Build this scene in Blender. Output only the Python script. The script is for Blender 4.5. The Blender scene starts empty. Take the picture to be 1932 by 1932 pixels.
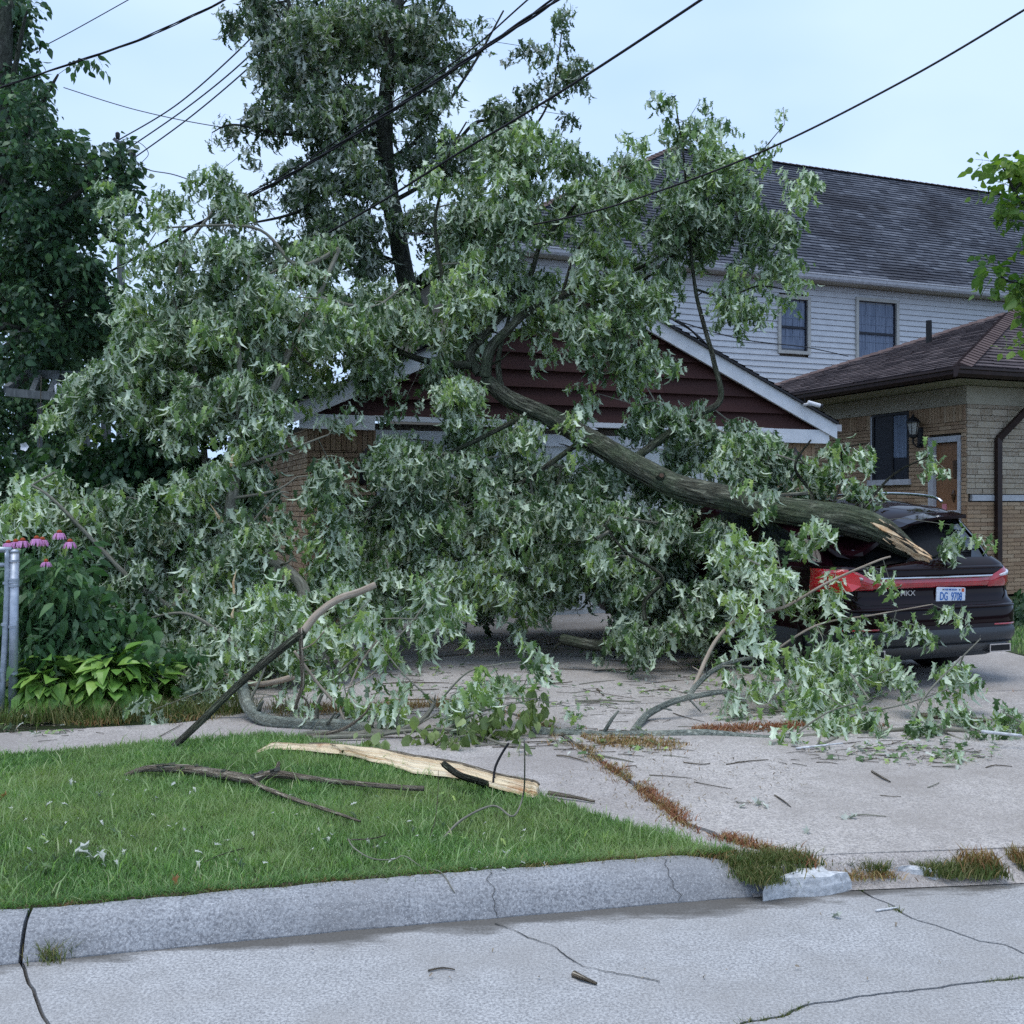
import bpy, bmesh, math, random
import numpy as np
from mathutils import Vector, Matrix, Euler, noise
from mathutils.geometry import tessellate_polygon
R = math.radians
random.seed(7); RNG = np.random.default_rng(7)
C = bpy.context.scene.collection
S = bpy.context.scene
# ---------------------------------------------------------------- camera, world, light
EYE = 1.60; HOR = 952.8; PXW = 1932.0
cam_d = bpy.data.cameras.new('camera'); cam = bpy.data.objects.new('camera', cam_d); C.objects.link(cam)
cam.location = (0, 0, EYE); cam.rotation_euler = (R(90), 0, 0)
cam_d.sensor_width = 36; cam_d.lens = 36; cam_d.shift_y = -0.0068; cam_d.clip_end = 800; cam_d.clip_start = 0.05
S.camera = cam
W = bpy.data.worlds.new('World'); S.world = W; W.use_nodes = True
nt = W.node_tree; nt.nodes.clear()
wo = nt.nodes.new('ShaderNodeOutputWorld'); bg = nt.nodes.new('ShaderNodeBackground')
sky = nt.nodes.new('ShaderNodeTexSky'); sky.sky_type = 'NISHITA'; sky.sun_disc = False
sky.sun_elevation = R(52); sky.sun_rotation = R(150); sky.air_density = 1.0; sky.dust_density = 3.0
# high thin overcast: an even pale blue veil mixed over the clear sky, with faint soft cloud
mx = nt.nodes.new('ShaderNodeMix'); mx.data_type = 'RGBA'; mx.inputs[0].default_value = 0.93
tc = nt.nodes.new('ShaderNodeTexCoord'); nz = nt.nodes.new('ShaderNodeTexNoise'); nz.inputs['Scale'].default_value = 1.6; nz.inputs['Detail'].default_value = 4
mp = nt.nodes.new('ShaderNodeMapping'); mp.inputs['Scale'].default_value = (1, 1, 2.5)
vr = nt.nodes.new('ShaderNodeValToRGB')
vr.color_ramp.elements[0].position = 0.36; vr.color_ramp.elements[0].color = (3.8, 5.6, 8.9, 1)
vr.color_ramp.elements[1].position = 0.62; vr.color_ramp.elements[1].color = (5.3, 6.9, 9.4, 1)
nt.links.new(tc.outputs['Generated'], mp.inputs[0]); nt.links.new(mp.outputs[0], nz.inputs['Vector']); nt.links.new(nz.outputs[0], vr.inputs[0])
nt.links.new(sky.outputs[0], mx.inputs[6]); nt.links.new(vr.outputs[0], mx.inputs[7]); nt.links.new(mx.outputs[2], bg.inputs['Color'])
bg.inputs['Strength'].default_value = 0.084
nt.links.new(bg.outputs[0], wo.inputs[0])
sun_d = bpy.data.lights.new('sun', 'SUN'); sun_d.energy = 1.5; sun_d.angle = R(40); sun_d.color = (1, 0.96, 0.9)
sun = bpy.data.objects.new('sun', sun_d); C.objects.link(sun); sun.rotation_euler = (R(14), 0, R(-60)); sun.location = (0, -5, 20)
S.view_settings.view_transform = 'Standard'; S.view_settings.look = 'None'; S.view_settings.exposure = 0.72; S.view_settings.gamma = 1
S.view_settings.use_curve_mapping = False
S.cycles.max_bounces = 6; S.cycles.diffuse_bounces = 3; S.cycles.glossy_bounces = 3; S.cycles.transparent_max_bounces = 6
S.cycles.use_adaptive_sampling = True; S.cycles.adaptive_threshold = 0.02
S.cycles.use_denoising = False

# ---------------------------------------------------------------- helpers
def P(x, y, Y):                      # a spot seen at photo position x, y (0..1932) and Y metres out
    return Vector(((x - 966.0) / PXW * Y, Y, EYE - (y - HOR) / PXW * Y))
def GX(x, y, z=0.1):                 # the spot on the ground (height z) under photo position x, y
    Y = (EYE - z) * PXW / (y - HOR); return Vector(((x - 966.0) / PXW * Y, Y, z))
def wm(o):
    m = o.matrix_basis.copy()
    while o.parent: o = o.parent; m = o.matrix_basis @ m
    return m
def place(o, parent, m=None):        # link o, put it at world matrix m, under parent
    if o.name not in C.objects: C.objects.link(o)
    m = m if m is not None else Matrix()
    if parent is not None:
        o.parent = parent; o.matrix_basis = wm(parent).inverted() @ m
    else: o.matrix_basis = m
    return o
def tag(o, label=None, cat=None, group=None, kind=None):
    if label: o['label'] = label
    if cat: o['category'] = cat
    if group: o['group'] = group
    if kind: o['kind'] = kind
    return o
def thing(name, label, cat, loc=(0, 0, 0), group=None, rz=0):
    o = bpy.data.objects.new(name, None); C.objects.link(o); o.empty_display_size = .1
    o.matrix_basis = Matrix.Translation(Vector(loc)) @ Matrix.Rotation(rz, 4, 'Z')
    return tag(o, label, cat, group)
class PM:                            # polygon collector
    def __init__(s): s.v = []; s.f = []; s.uv = []; s.t = []; s.mi = []; s.hasuv = False
    def add(s, vs, fs, uvs=None, tone=.5, mi=0):
        b = len(s.v); s.v += [tuple(q) for q in vs]
        for f in fs: s.f.append(tuple(b + i for i in f)); s.t.append(tone); s.mi.append(mi)
        if uvs is not None: s.uv += list(uvs); s.hasuv = True
        else: s.uv += [(0, 0)] * len(vs)
        return s
    def box(s, x0, x1, y0, y1, z0, z1, M=None, tone=.5, mi=0):
        vs = [Vector((x, y, z)) for z in (z0, z1) for y in (y0, y1) for x in (x0, x1)]
        if M is not None: vs = [M @ q for q in vs]
        return s.add(vs, [(0, 2, 3, 1), (4, 5, 7, 6), (0, 1, 5, 4), (2, 6, 7, 3), (0, 4, 6, 2), (1, 3, 7, 5)], None, tone, mi)
    def prism(s, poly, z0, z1, M=None, tone=.5, mi=0):   # poly in xy
        n = len(poly); vs = [Vector((p[0], p[1], z)) for z in (z0, z1) for p in poly]
        if M is not None: vs = [M @ q for q in vs]
        fs = [tuple(range(n - 1, -1, -1)), tuple(range(n, 2 * n))] + [(i, (i + 1) % n, n + (i + 1) % n, n + i) for i in range(n)]
        return s.add(vs, fs, None, tone, mi)
    def tube(s, pts, rads, seg=6, cap=True, tone=.5, bump=0, smooth=0, mi=0, vo=0.):
        if smooth: pts, rads = spline(pts, rads, smooth)
        pts = [Vector(p) for p in pts]; n = len(pts)
        up = None; vs = []; uv = []; L = vo
        for i, p in enumerate(pts):
            t = (pts[min(i + 1, n - 1)] - pts[max(i - 1, 0)])
            if t.length < 1e-9: t = Vector((0, 0, 1))
            t.normalize()
            if up is None:
                up = t.orthogonal().normalized()
            up = (up - t * up.dot(t)); up = up.normalized() if up.length > 1e-6 else t.orthogonal().normalized()
            side = t.cross(up)
            if i: L += (p - pts[i - 1]).length
            for k in range(seg):
                a = 2 * math.pi * k / seg; r = rads[i]
                if bump:
                    q = Vector((math.cos(a) * 3.2, math.sin(a) * 3.2, L * 1.6))
                    rr = 1 - abs(noise.noise(q * 1.7)) * 2
                    fine = (abs(noise.noise(Vector((math.cos(a) * 8.5, math.sin(a) * 8.5, L * 3.0)))) - .2) * 1.6 if seg > 30 else 0
                    r *= 1 + bump * (rr * .9 + .8 * noise.noise(Vector((math.cos(a), math.sin(a), L * 2.2))) - fine)
                vs.append(p + (up * math.cos(a) + side * math.sin(a)) * r); uv.append((k / seg, L))
        fs = []
        for i in range(n - 1):
            for k in range(seg):
                a = i * seg + k; b = i * seg + (k + 1) % seg
                fs.append((a, b, b + seg, a + seg))
        if cap: fs.append(tuple(range(seg - 1, -1, -1))); fs.append(tuple((n - 1) * seg + k for k in range(seg)))
        return s.add(vs, fs, uv, tone, mi)
    def build(s, name, mat, parent=None, smooth=False, m=None, **tg):
        me = bpy.data.meshes.new(name); me.from_pydata(s.v, [], s.f); me.update()
        if s.hasuv:
            ul = me.uv_layers.new(name='UVMap'); vi = np.zeros(len(me.loops), np.int32); me.loops.foreach_get('vertex_index', vi)
            ul.data.foreach_set('uv', np.array(s.uv, np.float32)[vi].ravel())
        at = me.attributes.new('tone', 'FLOAT', 'FACE'); at.data.foreach_set('value', np.array(s.t, np.float32))
        for q in (mat if isinstance(mat, (list, tuple)) else [mat]): me.materials.append(q)
        if any(s.mi): me.polygons.foreach_set('material_index', np.array(s.mi, np.int32))
        if smooth: me.polygons.foreach_set('use_smooth', np.ones(len(me.polygons), bool))
        o = bpy.data.objects.new(name, me); place(o, parent, m); return tag(o, **tg)
def spline(pts, rads, k):
    pts = [Vector(p) for p in pts]; n = len(pts); op = []; orr = []
    for i in range(n - 1):
        p0 = pts[max(i - 1, 0)]; p1 = pts[i]; p2 = pts[i + 1]; p3 = pts[min(i + 2, n - 1)]
        for j in range(k):
            t = j / k; t2 = t * t; t3 = t2 * t
            op.append(.5 * ((2 * p1) + (p2 - p0) * t + (2 * p0 - 5 * p1 + 4 * p2 - p3) * t2 + (3 * p1 - p0 - 3 * p2 + p3) * t3))
            orr.append(rads[i] * (1 - t) + rads[i + 1] * t)
    op.append(pts[-1]); orr.append(rads[-1]); return op, orr
def npmesh(name, V, F, mat, tone=None, parent=None, smooth=False, **tg):   # F: n x k array
    me = bpy.data.meshes.new(name); nV = len(V); nF, k = F.shape
    me.vertices.add(nV); me.vertices.foreach_set('co', V.astype(np.float32).ravel())
    me.loops.add(nF * k); me.loops.foreach_set('vertex_index', F.astype(np.int32).ravel())
    me.polygons.add(nF); me.polygons.foreach_set('loop_start', np.arange(0, nF * k, k, dtype=np.int32)); me.polygons.foreach_set('loop_total', np.full(nF, k, np.int32))
    me.update(calc_edges=True)
    if tone is not None:
        at = me.attributes.new('tone', 'FLOAT', 'FACE'); at.data.foreach_set('value', tone.astype(np.float32))
    me.materials.append(mat)
    if smooth: me.polygons.foreach_set('use_smooth', np.ones(nF, bool))
    o = bpy.data.objects.new(name, me); place(o, parent); return tag(o, **tg)

# ---------------------------------------------------------------- materials
class NT:
    def __init__(s, name):
        s.m = bpy.data.materials.new(name); s.m.use_nodes = True; s.t = s.m.node_tree; s.t.nodes.clear()
        s.out = s.t.nodes.new('ShaderNodeOutputMaterial')
    def n(s, typ, **kw):
        x = s.t.nodes.new('ShaderNode' + typ)
        for k, v in kw.items():
            if k in x.inputs.keys(): x.inputs[k].default_value = v
            else: setattr(x, k, v)
        return x
    def l(s, a, b): s.t.links.new(a, b)
    def ramp(s, src, stops):
        r = s.n('ValToRGB'); e = r.color_ramp.elements
        while len(e) < len(stops): e.new(.5)
        for i, (p, c) in enumerate(stops): e[i].position = p; e[i].color = (*c, 1) if not isinstance(c, (int, float)) else (c, c, c, 1)
        s.l(src, r.inputs[0]); return r.outputs[0]
    def mix(s, fac, a, b, blend='MIX'):
        x = s.n('Mix', data_type='RGBA', blend_type=blend)
        for sock, v in ((x.inputs[0], fac), (x.inputs[6], a), (x.inputs[7], b)):
            if isinstance(v, (int, float)): sock.default_value = v
            elif isinstance(v, tuple): sock.default_value = (*v, 1) if len(v) == 3 else v
            else: s.l(v, sock)
        return x.outputs[2]
    def noise(s, scale, detail=4, rough=.55, co='Object', mapscale=None, dist=0):
        c = s.n('TexCoord'); z = s.n('TexNoise', Scale=scale, Detail=detail, Roughness=rough, Distortion=dist)
        src = c.outputs[co]
        if co == 'Object':
            g = s.n('NewGeometry'); src = g.outputs['Position']
        if mapscale: mpn = s.n('Mapping'); mpn.inputs['Scale'].default_value = mapscale; s.l(src, mpn.inputs[0]); src = mpn.outputs[0]
        s.l(src, z.inputs['Vector']); return z.outputs[0]
    def n_sub(s, a, v): m = s.n('Math', operation='SUBTRACT'); s.l(a, m.inputs[0]); m.inputs[1].default_value = v; return m.outputs[0]
    def attr(s, name='tone'): a = s.n('Attribute', attribute_name=name); return a.outputs['Fac']
    def rand(s): return s.n('ObjectInfo').outputs['Random']
    def bump(s, h, strength, dist=.01):
        b = s.n('Bump', Strength=strength, Distance=dist); s.l(h, b.inputs['Height']); return b.outputs[0]
    def bsdf(s, col, rough=.8, normal=None, spec=.3, metal=0, coat=0):
        b = s.n('BsdfPrincipled')
        if isinstance(col, tuple): b.inputs['Base Color'].default_value = (*col, 1)
        else: s.l(col, b.inputs['Base Color'])
        if isinstance(rough, (int, float)): b.inputs['Roughness'].default_value = rough
        else: s.l(rough, b.inputs['Roughness'])
        b.inputs['Specular IOR Level'].default_value = spec; b.inputs['Metallic'].default_value = metal; b.inputs['Coat Weight'].default_value = coat
        b.inputs['Coat Roughness'].default_value = .04
        if normal is not None: s.l(normal, b.inputs['Normal'])
        s.l(b.outputs[0], s.out.inputs[0]); s.b = b; return s.m
def grained(name, c0, c1, scale=20, rough=.8, bump=.2, bd=.01, detail=5, spec=.3, stretch=None, metal=0, coat=0, objvar=0.0):
    n = NT(name); z = n.noise(scale, detail, mapscale=stretch)
    col = n.ramp(z, [(.3, c0), (.7, c1)])
    if objvar:
        hv = n.ramp(n.rand(), [(0, (1 - objvar,) * 3), (1, (1 + objvar * .6,) * 3)]); col = n.mix(1.0, col, hv, 'MULTIPLY')
    return n.bsdf(col, rough, n.bump(z, bump, bd) if bump else None, spec, metal, coat)
def leafmat(name, stops, back, backmix, trans=.25, rough=.5, patch=None):
    n = NT(name); t = n.attr(); col = n.ramp(t, stops)
    if patch: col = n.mix(n.ramp(n.noise(patch[0], 2), [(.45, 0.), (.7, 1.)]), col, patch[1])
    g = n.n('NewGeometry')
    bcol = n.ramp(t, back); fac = n.n('Math', operation='MULTIPLY'); n.l(g.outputs['Backfacing'], fac.inputs[0]); fac.inputs[1].default_value = backmix
    col = n.mix(fac.outputs[0], col, bcol)
    b = n.n('BsdfPrincipled', Roughness=rough); b.inputs['Specular IOR Level'].default_value = .3
    n.l(col, b.inputs['Base Color']); tr = n.n('BsdfTranslucent')
    tcol = n.mix(1.0, col, (1.0, 1.25, .55), 'MULTIPLY'); n.l(tcol, tr.inputs['Color'])
    ms = n.n('MixShader', Fac=trans); n.l(b.outputs[0], ms.inputs[1]); n.l(tr.outputs[0], ms.inputs[2]); n.l(ms.outputs[0], n.out.inputs[0])
    return n.m
def concrete(name, c0, c1, stain, gutter=False):
    n = NT(name)
    fine = n.noise(95, 3, .7); mid = n.noise(9, 5, .6); big = n.noise(1.3, 5, .6); spk = n.noise(240, 1, .5)
    col = n.ramp(mid, [(.3, c0), (.72, c1)])
    col = n.mix(n.ramp(fine, [(.38, .0), (.62, 1.)]), n.mix(1.0, col, (.60, .60, .62), 'MULTIPLY'), n.mix(1.0, col, (1.30, 1.30, 1.30), 'MULTIPLY'))
    col = n.mix(n.ramp(big, [(.42, 0.), (.66, .75)]), col, stain)
    col = n.mix(n.ramp(spk, [(.62, 0.), (.70, .6)]), col, (.62, .62, .62))
    ps = n.n('TexVoronoi', Scale=26.0); g = n.n('NewGeometry'); n.l(g.outputs['Position'], ps.inputs['Vector'])
    col = n.mix(n.ramp(ps.outputs['Distance'], [(.045, .55), (.075, 0.)]), col, (.09, .085, .08))
    if gutter:       # silt and damp gathered along the foot of the kerb
        sp = n.n('SeparateXYZ'); n.l(g.outputs['Position'], sp.inputs[0]); a = n.n('Math', operation='MULTIPLY_ADD'); n.l(sp.outputs[0], a.inputs[0]); a.inputs[1].default_value = -.205; n.l(sp.outputs[1], a.inputs[2])
        z2 = n.noise(2.2, 4, .6, mapscale=(1, 3.2, 1)); b = n.n('Math', operation='MULTIPLY_ADD'); n.l(z2, b.inputs[0]); b.inputs[1].default_value = .42; n.l(a.outputs[0], b.inputs[2])
        col = n.mix(n.ramp(n.n_sub(b.outputs[0], 3.31), [(.75, 0.), (.78, .5), (.83, .9)]), col, n.mix(fine, (.055, .052, .048), (.12, .112, .10)))
    return n.bsdf(col, .92, n.bump(fine, .6, .004), .2)

M = {}
M['road'] = concrete('road_concrete', (.30, .30, .30), (.375, .375, .375), (.26, .25, .24), True)
M['drive'] = concrete('drive_concrete', (.34, .315, .29), (.42, .39, .365), (.25, .225, .205))
M['kerb'] = concrete('kerb_concrete', (.225, .235, .25), (.31, .32, .335), (.19, .19, .195))
M['walk'] = concrete('walk_concrete', (.31, .285, .265), (.39, .36, .34), (.24, .215, .20))
M['stonewhite'] = grained('broken_concrete', (.36, .37, .38), (.66, .67, .68), 40, .9, .8, .01)
M['dirt'] = grained('dirt', (.035, .027, .02), (.10, .075, .05), 30, .95, .6, .02)
M['crack'] = grained('crack_dark', (.02, .02, .018), (.06, .055, .045), 60, .95, .2)
M['wet'] = grained('damp_silt', (.13, .115, .10), (.24, .22, .20), 16, .7, .2)
M['lawnbase'] = grained('lawn_soil', (.02, .035, .012), (.05, .07, .025), 25, .95, .5, .02)
M['white_paint'] = grained('white_paint', (.60, .62, .66), (.74, .75, .78), 6, .6, .06)
M['cream_door'] = grained('door_paint', (.52, .55, .55), (.62, .64, .64), 8, .6, .05)
M['red_board'] = grained('red_brown_boards', (.040, .014, .012), (.064, .023, .020), 14, .75, .3, .004, stretch=(1, 1, 12), objvar=.22)
M['vinyl'] = grained('pale_siding', (.52, .53, .55), (.60, .61, .63), 5, .6, .05, objvar=.05)
M['soffit'] = grained('soffit_paint', (.34, .31, .26), (.42, .39, .33), 4, .7, .05)
M['frieze'] = grained('frieze_paint', (.36, .32, .25), (.44, .40, .32), 4, .7, .05)
M['gutter_white'] = grained('pale_gutter', (.38, .38, .40), (.52, .52, .55), 9, .5, .05)
M['brown_metal'] = grained('brown_metal', (.022, .012, .011), (.04, .022, .019), 9, .45, .05)
M['black_iron'] = grained('black_iron', (.010, .010, .012), (.022, .022, .026), 40, .5, .2)
M['mortar'] = grained('mortar', (.10, .085, .065), (.17, .145, .115), 60, .95, .4)
n = NT('brick_face'); z = n.noise(45, 4); r_ = n.rand(); t_ = n.attr()
sm = n.n('Math', operation='ADD'); n.l(r_, sm.inputs[0]); n.l(t_, sm.inputs[1]); fr = n.n('Math', operation='FRACT'); n.l(sm.outputs[0], fr.inputs[0])
col = n.ramp(fr.outputs[0], [(0, (.33, .21, .13)), (.35, (.42, .28, .175)), (.6, (.48, .335, .215)), (.8, (.31, .19, .12)), (1, (.50, .37, .25))])
M['brick'] = n.bsdf(n.mix(n.ramp(z, [(.3, .5), (.6, 0.)]), col, (.2, .14, .09)), .9, n.bump(z, .5, .006), .2)
n = NT('ledge_stone'); z = n.noise(30, 5); r_ = n.rand(); t_ = n.attr()
sm = n.n('Math', operation='ADD'); n.l(r_, sm.inputs[0]); n.l(t_, sm.inputs[1]); fr = n.n('Math', operation='FRACT'); n.l(sm.outputs[0], fr.inputs[0])
col = n.ramp(fr.outputs[0], [(0, (.26, .19, .13)), (.4, (.37, .29, .20)), (.7, (.44, .36, .27)), (1, (.32, .24, .16))])
M['stone'] = n.bsdf(n.mix(n.ramp(z, [(.35, .6), (.65, 0.)]), col, (.5, .45, .38)), .9, n.bump(z, .7, .01), .2)
def shingle_mat(name, stops, grit=.5, patch=None):
    n = NT(name); col = n.ramp(n.attr(), stops); z = n.noise(60, 3)
    col = n.mix(n.ramp(z, [(.3, grit), (.7, 0.)]), col, (.02, .02, .025))
    if patch:
        pz = n.noise(.55, 4, .6); col = n.mix(n.ramp(pz, [(.48, 0.), (.62, .75)]), col, patch)
    return n.bsdf(col, .95, n.bump(z, .6, .006), .2)
M['shingle_grey'] = shingle_mat('grey_shingle', [(0, (.055, .062, .080)), (.5, (.092, .102, .128)), (1, (.16, .175, .21))], .4, (.035, .036, .045))
M['shingle_brown'] = shingle_mat('brown_shingle', [(0, (.070, .055, .058)), (.5, (.105, .085, .088)), (1, (.145, .115, .115))], .45)
M['shingle_cap'] = shingle_mat('brown_cap', [(0, (.10, .068, .064)), (1, (.14, .10, .092))], .4)
M['shingle_dark'] = shingle_mat('dark_shingle', [(0, (.025, .025, .028)), (1, (.06, .06, .065))], .4)
def glassm(name, tint, rough=.05):
    n = NT(name); return n.bsdf(tint, rough, None, .6)
M['pane'] = glassm('window_glass', (.035, .045, .07), .06); M['pane'].node_tree.nodes
M['screen'] = grained('window_screen', (.012, .014, .020), (.028, .03, .04), 50, .5, .05)
M['curtain'] = grained('net_curtain', (.10, .13, .19), (.22, .26, .34), 3, .8, .1, stretch=(9, 9, .6))
M['beige_frame'] = grained('beige_frame', (.38, .37, .34), (.46, .45, .42), 9, .6, .05)
M['door_wood'] = grained('door_wood', (.20, .095, .045), (.30, .15, .075), 5, .45, .1, stretch=(9, 9, 1))
M['door_dark'] = grained('door_lite', (.08, .045, .025), (.11, .06, .035), 5, .3, .05)
M['galv'] = grained('galvanised_pipe', (.28, .32, .38), (.46, .50, .57), 25, .45, .2, .003, metal=.55)
M['rust'] = grained('rust', (.16, .06, .03), (.30, .14, .07), 30, .8, .3)
M['greywood'] = grained('weathered_wood', (.07, .078, .08), (.16, .17, .17), 6, .85, .3, stretch=(6, 6, 1))
def barkmat(name, dark, mid, light, lich, lichamt, ridge=1.0, us=9.0, vs=5.0):
    n = NT(name); uvn = n.n('TexCoord'); mpn = n.n('Mapping'); mpn.inputs['Scale'].default_value = (us, vs, 1); n.l(uvn.outputs['UV'], mpn.inputs[0])
    z = n.n('TexNoise', Scale=1.6, Detail=7, Roughness=.65, Distortion=.5); n.l(mpn.outputs[0], z.inputs['Vector'])
    z2 = n.noise(3.0, 5, .6); z3 = n.noise(26, 4, .6)
    col = n.ramp(z.outputs[0], [(.30, dark), (.47, mid), (.68, light)])
    col = n.mix(n.ramp(z2, [(.42, 0.), (.62, lichamt)]), col, n.mix(1.0, lich, n.ramp(z3, [(.3, (.55, .55, .55)), (.7, (1.25, 1.25, 1.25))]), 'MULTIPLY'))
    h = n.ramp(z.outputs[0], [(.3, 0.), (.6, 1.)])
    return n.bsdf(col, .92, n.bump(h, .9 * ridge, .02), .15)
M['bark'] = barkmat('maple_bark', (.012, .012, .010), (.085, .088, .066), (.20, .205, .155), (.10, .135, .078), .65, 1.4, 14.0, 4.0)
M['bark_dark'] = barkmat('standing_bark', (.015, .016, .014), (.055, .058, .050), (.12, .125, .105), (.08, .10, .065), .4)
M['bark_lichen'] = barkmat('lichen_bark', (.05, .055, .05), (.20, .23, .20), (.36, .38, .33), (.42, .44, .37), .8, us=6, vs=16)
M['twig'] = barkmat('twig_bark', (.05, .05, .04), (.16, .155, .125), (.30, .29, .235), (.20, .21, .16), .4, .3)
M['deadtwig'] = barkmat('dead_branch', (.04, .030, .022), (.24, .195, .145), (.52, .46, .37), (.36, .33, .26), .5, 1.2, 7, 6)
M['smoothtwig'] = barkmat('bare_pale_branch', (.17, .13, .10), (.34, .28, .22), (.48, .42, .35), (.14, .12, .09), .5, .3, 3, 2)
M['freshwood'] = grained('torn_fresh_wood', (.52, .31, .15), (.80, .63, .42), 14, .75, .6, .01, stretch=(1, 1, 1))
n = NT('split_sapwood'); uvn = n.n('TexCoord'); mpn = n.n('Mapping'); mpn.inputs['Scale'].default_value = (9, .9, 1); n.l(uvn.outputs['UV'], mpn.inputs[0])
z = n.n('TexNoise', Scale=1.5, Detail=6, Roughness=.65, Distortion=.7); n.l(mpn.outputs[0], z.inputs['Vector']); z2 = n.noise(4.5, 3, .5)
col = n.ramp(z.outputs[0], [(.32, (.30, .15, .07)), (.40, (.58, .40, .22)), (.50, (.74, .60, .40)), (.66, (.82, .72, .54))])
col = n.mix(n.ramp(z2, [(.60, 0.), (.72, .7)]), col, (.42, .17, .07))
M['splitwood'] = n.bsdf(col, .8, n.bump(z.outputs[0], 1.0, .02), .2)
M['maple'] = leafmat('maple_leaf', [(0, (.040, .076, .034)), (.5, (.12, .20, .078)), (.85, (.25, .37, .12)), (1, (.37, .48, .15))],
                     [(0, (.27, .33, .25)), (.6, (.50, .59, .45)), (1, (.70, .78, .64))], .95)
M['maple_dark'] = leafmat('standing_and_shaded_maple_leaf', [(0, (.034, .062, .034)), (.5, (.08, .13, .064)), (.9, (.14, .21, .085)), (1, (.19, .26, .10))],
                     [(0, (.24, .27, .24)), (.6, (.41, .455, .40)), (1, (.56, .61, .54))], .95)  # standing maple's own grey green; also painted shade in the limb's back layer
M['broadleaf'] = leafmat('dark_broadleaf', [(0, (.032, .075, .040)), (.6, (.065, .14, .065)), (1, (.125, .22, .09))],
                     [(0, (.05, .09, .06)), (1, (.10, .16, .10))], .9)
M['vine'] = leafmat('vine_leaf', [(0, (.016, .048, .022)), (.6, (.035, .085, .034)), (1, (.075, .15, .05))], [(0, (.04, .08, .05)), (1, (.09, .15, .09))], .9)
M['coneleaf'] = leafmat('coneflower_leaf', [(0, (.035, .085, .035)), (.6, (.07, .16, .06)), (1, (.13, .24, .09))], [(0, (.05, .10, .05)), (1, (.10, .18, .10))], .9)
M['hosta'] = leafmat('hosta_leaf', [(0, (.07, .17, .035)), (.5, (.14, .28, .05)), (1, (.27, .42, .09))], [(0, (.06, .12, .03)), (1, (.12, .2, .05))], .8, .2, .35)
M['bright'] = leafmat('bright_leaf', [(0, (.06, .14, .02)), (1, (.22, .32, .05))], [(0, (.09, .17, .04)), (1, (.2, .3, .07))], .8, .35)
M['lime'] = leafmat('broad_limp_leaf', [(0, (.10, .15, .05)), (.5, (.22, .29, .10)), (1, (.36, .42, .18))], [(0, (.16, .22, .09)), (1, (.28, .34, .16))], .8, .3)
M['grass'] = leafmat('lawn_grass', [(0, (.05, .115, .04)), (.35, (.15, .27, .095)), (.7, (.31, .46, .19)), (.9, (.48, .58, .32)), (1, (.60, .57, .38))], [(0, (.09, .2, .06)), (1, (.34, .5, .2))], .3, .4, .5, (1.3, (.34, .40, .19)))
M['drygrass'] = leafmat('dry_grass', [(0, (.16, .07, .03)), (.4, (.30, .17, .07)), (.7, (.42, .30, .13)), (1, (.12, .17, .05))], [(0, (.2, .1, .04)), (1, (.4, .3, .14))], .5, .2)
M['redgrass'] = leafmat('rusty_weeds', [(0, (.16, .045, .025)), (.6, (.30, .11, .05)), (1, (.38, .25, .12))], [(0, (.18, .06, .03)), (1, (.3, .14, .06))], .5, .2)
M['weed'] = leafmat('green_weeds', [(0, (.05, .085, .02)), (.5, (.11, .15, .04)), (.8, (.20, .20, .08)), (1, (.30, .22, .10))], [(0, (.05, .09, .02)), (1, (.2, .2, .08))], .5, .2)
M['paleleaf'] = leafmat('fallen_pale_leaf', [(0, (.30, .33, .29)), (1, (.55, .57, .52))], [(0, (.10, .14, .08)), (1, (.4, .43, .37))], .4, .1)
M['petal'] = leafmat('pink_petal', [(0, (.56, .20, .50)), (1, (.72, .36, .66))], [(0, (.5, .2, .45)), (1, (.65, .3, .6))], .7, .25)
M['cone'] = grained('flower_cone', (.18, .03, .015), (.42, .10, .03), 150, .9, .8, .004)
M['cable'] = grained('cable_rubber', (.006, .006, .008), (.018, .017, .020), 60, .6, .3)
M['cable_grey'] = grained('far_cable', (.06, .07, .09), (.09, .10, .12), 60, .6, .1)
n = NT('car_paint'); z = n.noise(600, 1); M['paint'] = n.bsdf(n.ramp(z, [(.3, (.005, .0015, .0025)), (.7, (.011, .003, .005))]), .07, None, .2, 0, 0)
M['cladding'] = grained('bumper_cladding', (.030, .036, .042), (.046, .052, .060), 200, .42, .08)
M['cladding_pale'] = grained('lower_bumper_paint', (.075, .08, .085), (.10, .105, .11), 200, .35, .05, metal=.4)
M['black'] = grained('black_plastic', (.006, .006, .007), (.012, .012, .013), 90, .5, .1)
M['void'] = grained('shadow_black', (.003, .003, .004), (.008, .008, .009), 20, .6, .1)  # near-black for painted shade in openings and for dark joints
M['carglass'] = glassm('car_glass', (.006, .007, .009), .03)
M['chrome'] = grained('chrome', (.55, .56, .58), (.70, .71, .73), 30, .12, 0, metal=1.0)
M['redlens'] = grained('red_lamp', (.30, .002, .010), (.48, .006, .02), 12, .12, .03, spec=.6, coat=1)
M['brightred'] = grained('bright_red_lamp', (.60, .006, .012), (.80, .02, .03), 12, .12, .03, spec=.6, coat=1)
M['clearlens'] = grained('clear_lamp', (.52, .52, .56), (.75, .75, .80), 30, .12, .1, coat=1)
M['tyre'] = grained('tyre_rubber', (.010, .010, .010), (.020, .020, .020), 80, .85, .3)
M['plate'] = grained('plate_white', (.62, .68, .80), (.74, .79, .88), 9, .4, .03)
M['plate_blue'] = grained('plate_blue', (.02, .13, .42), (.03, .16, .48), 9, .4, 0)
M['orange'] = grained('orange_sticker', (.55, .10, .04), (.62, .14, .06), 9, .5, 0)
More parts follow.
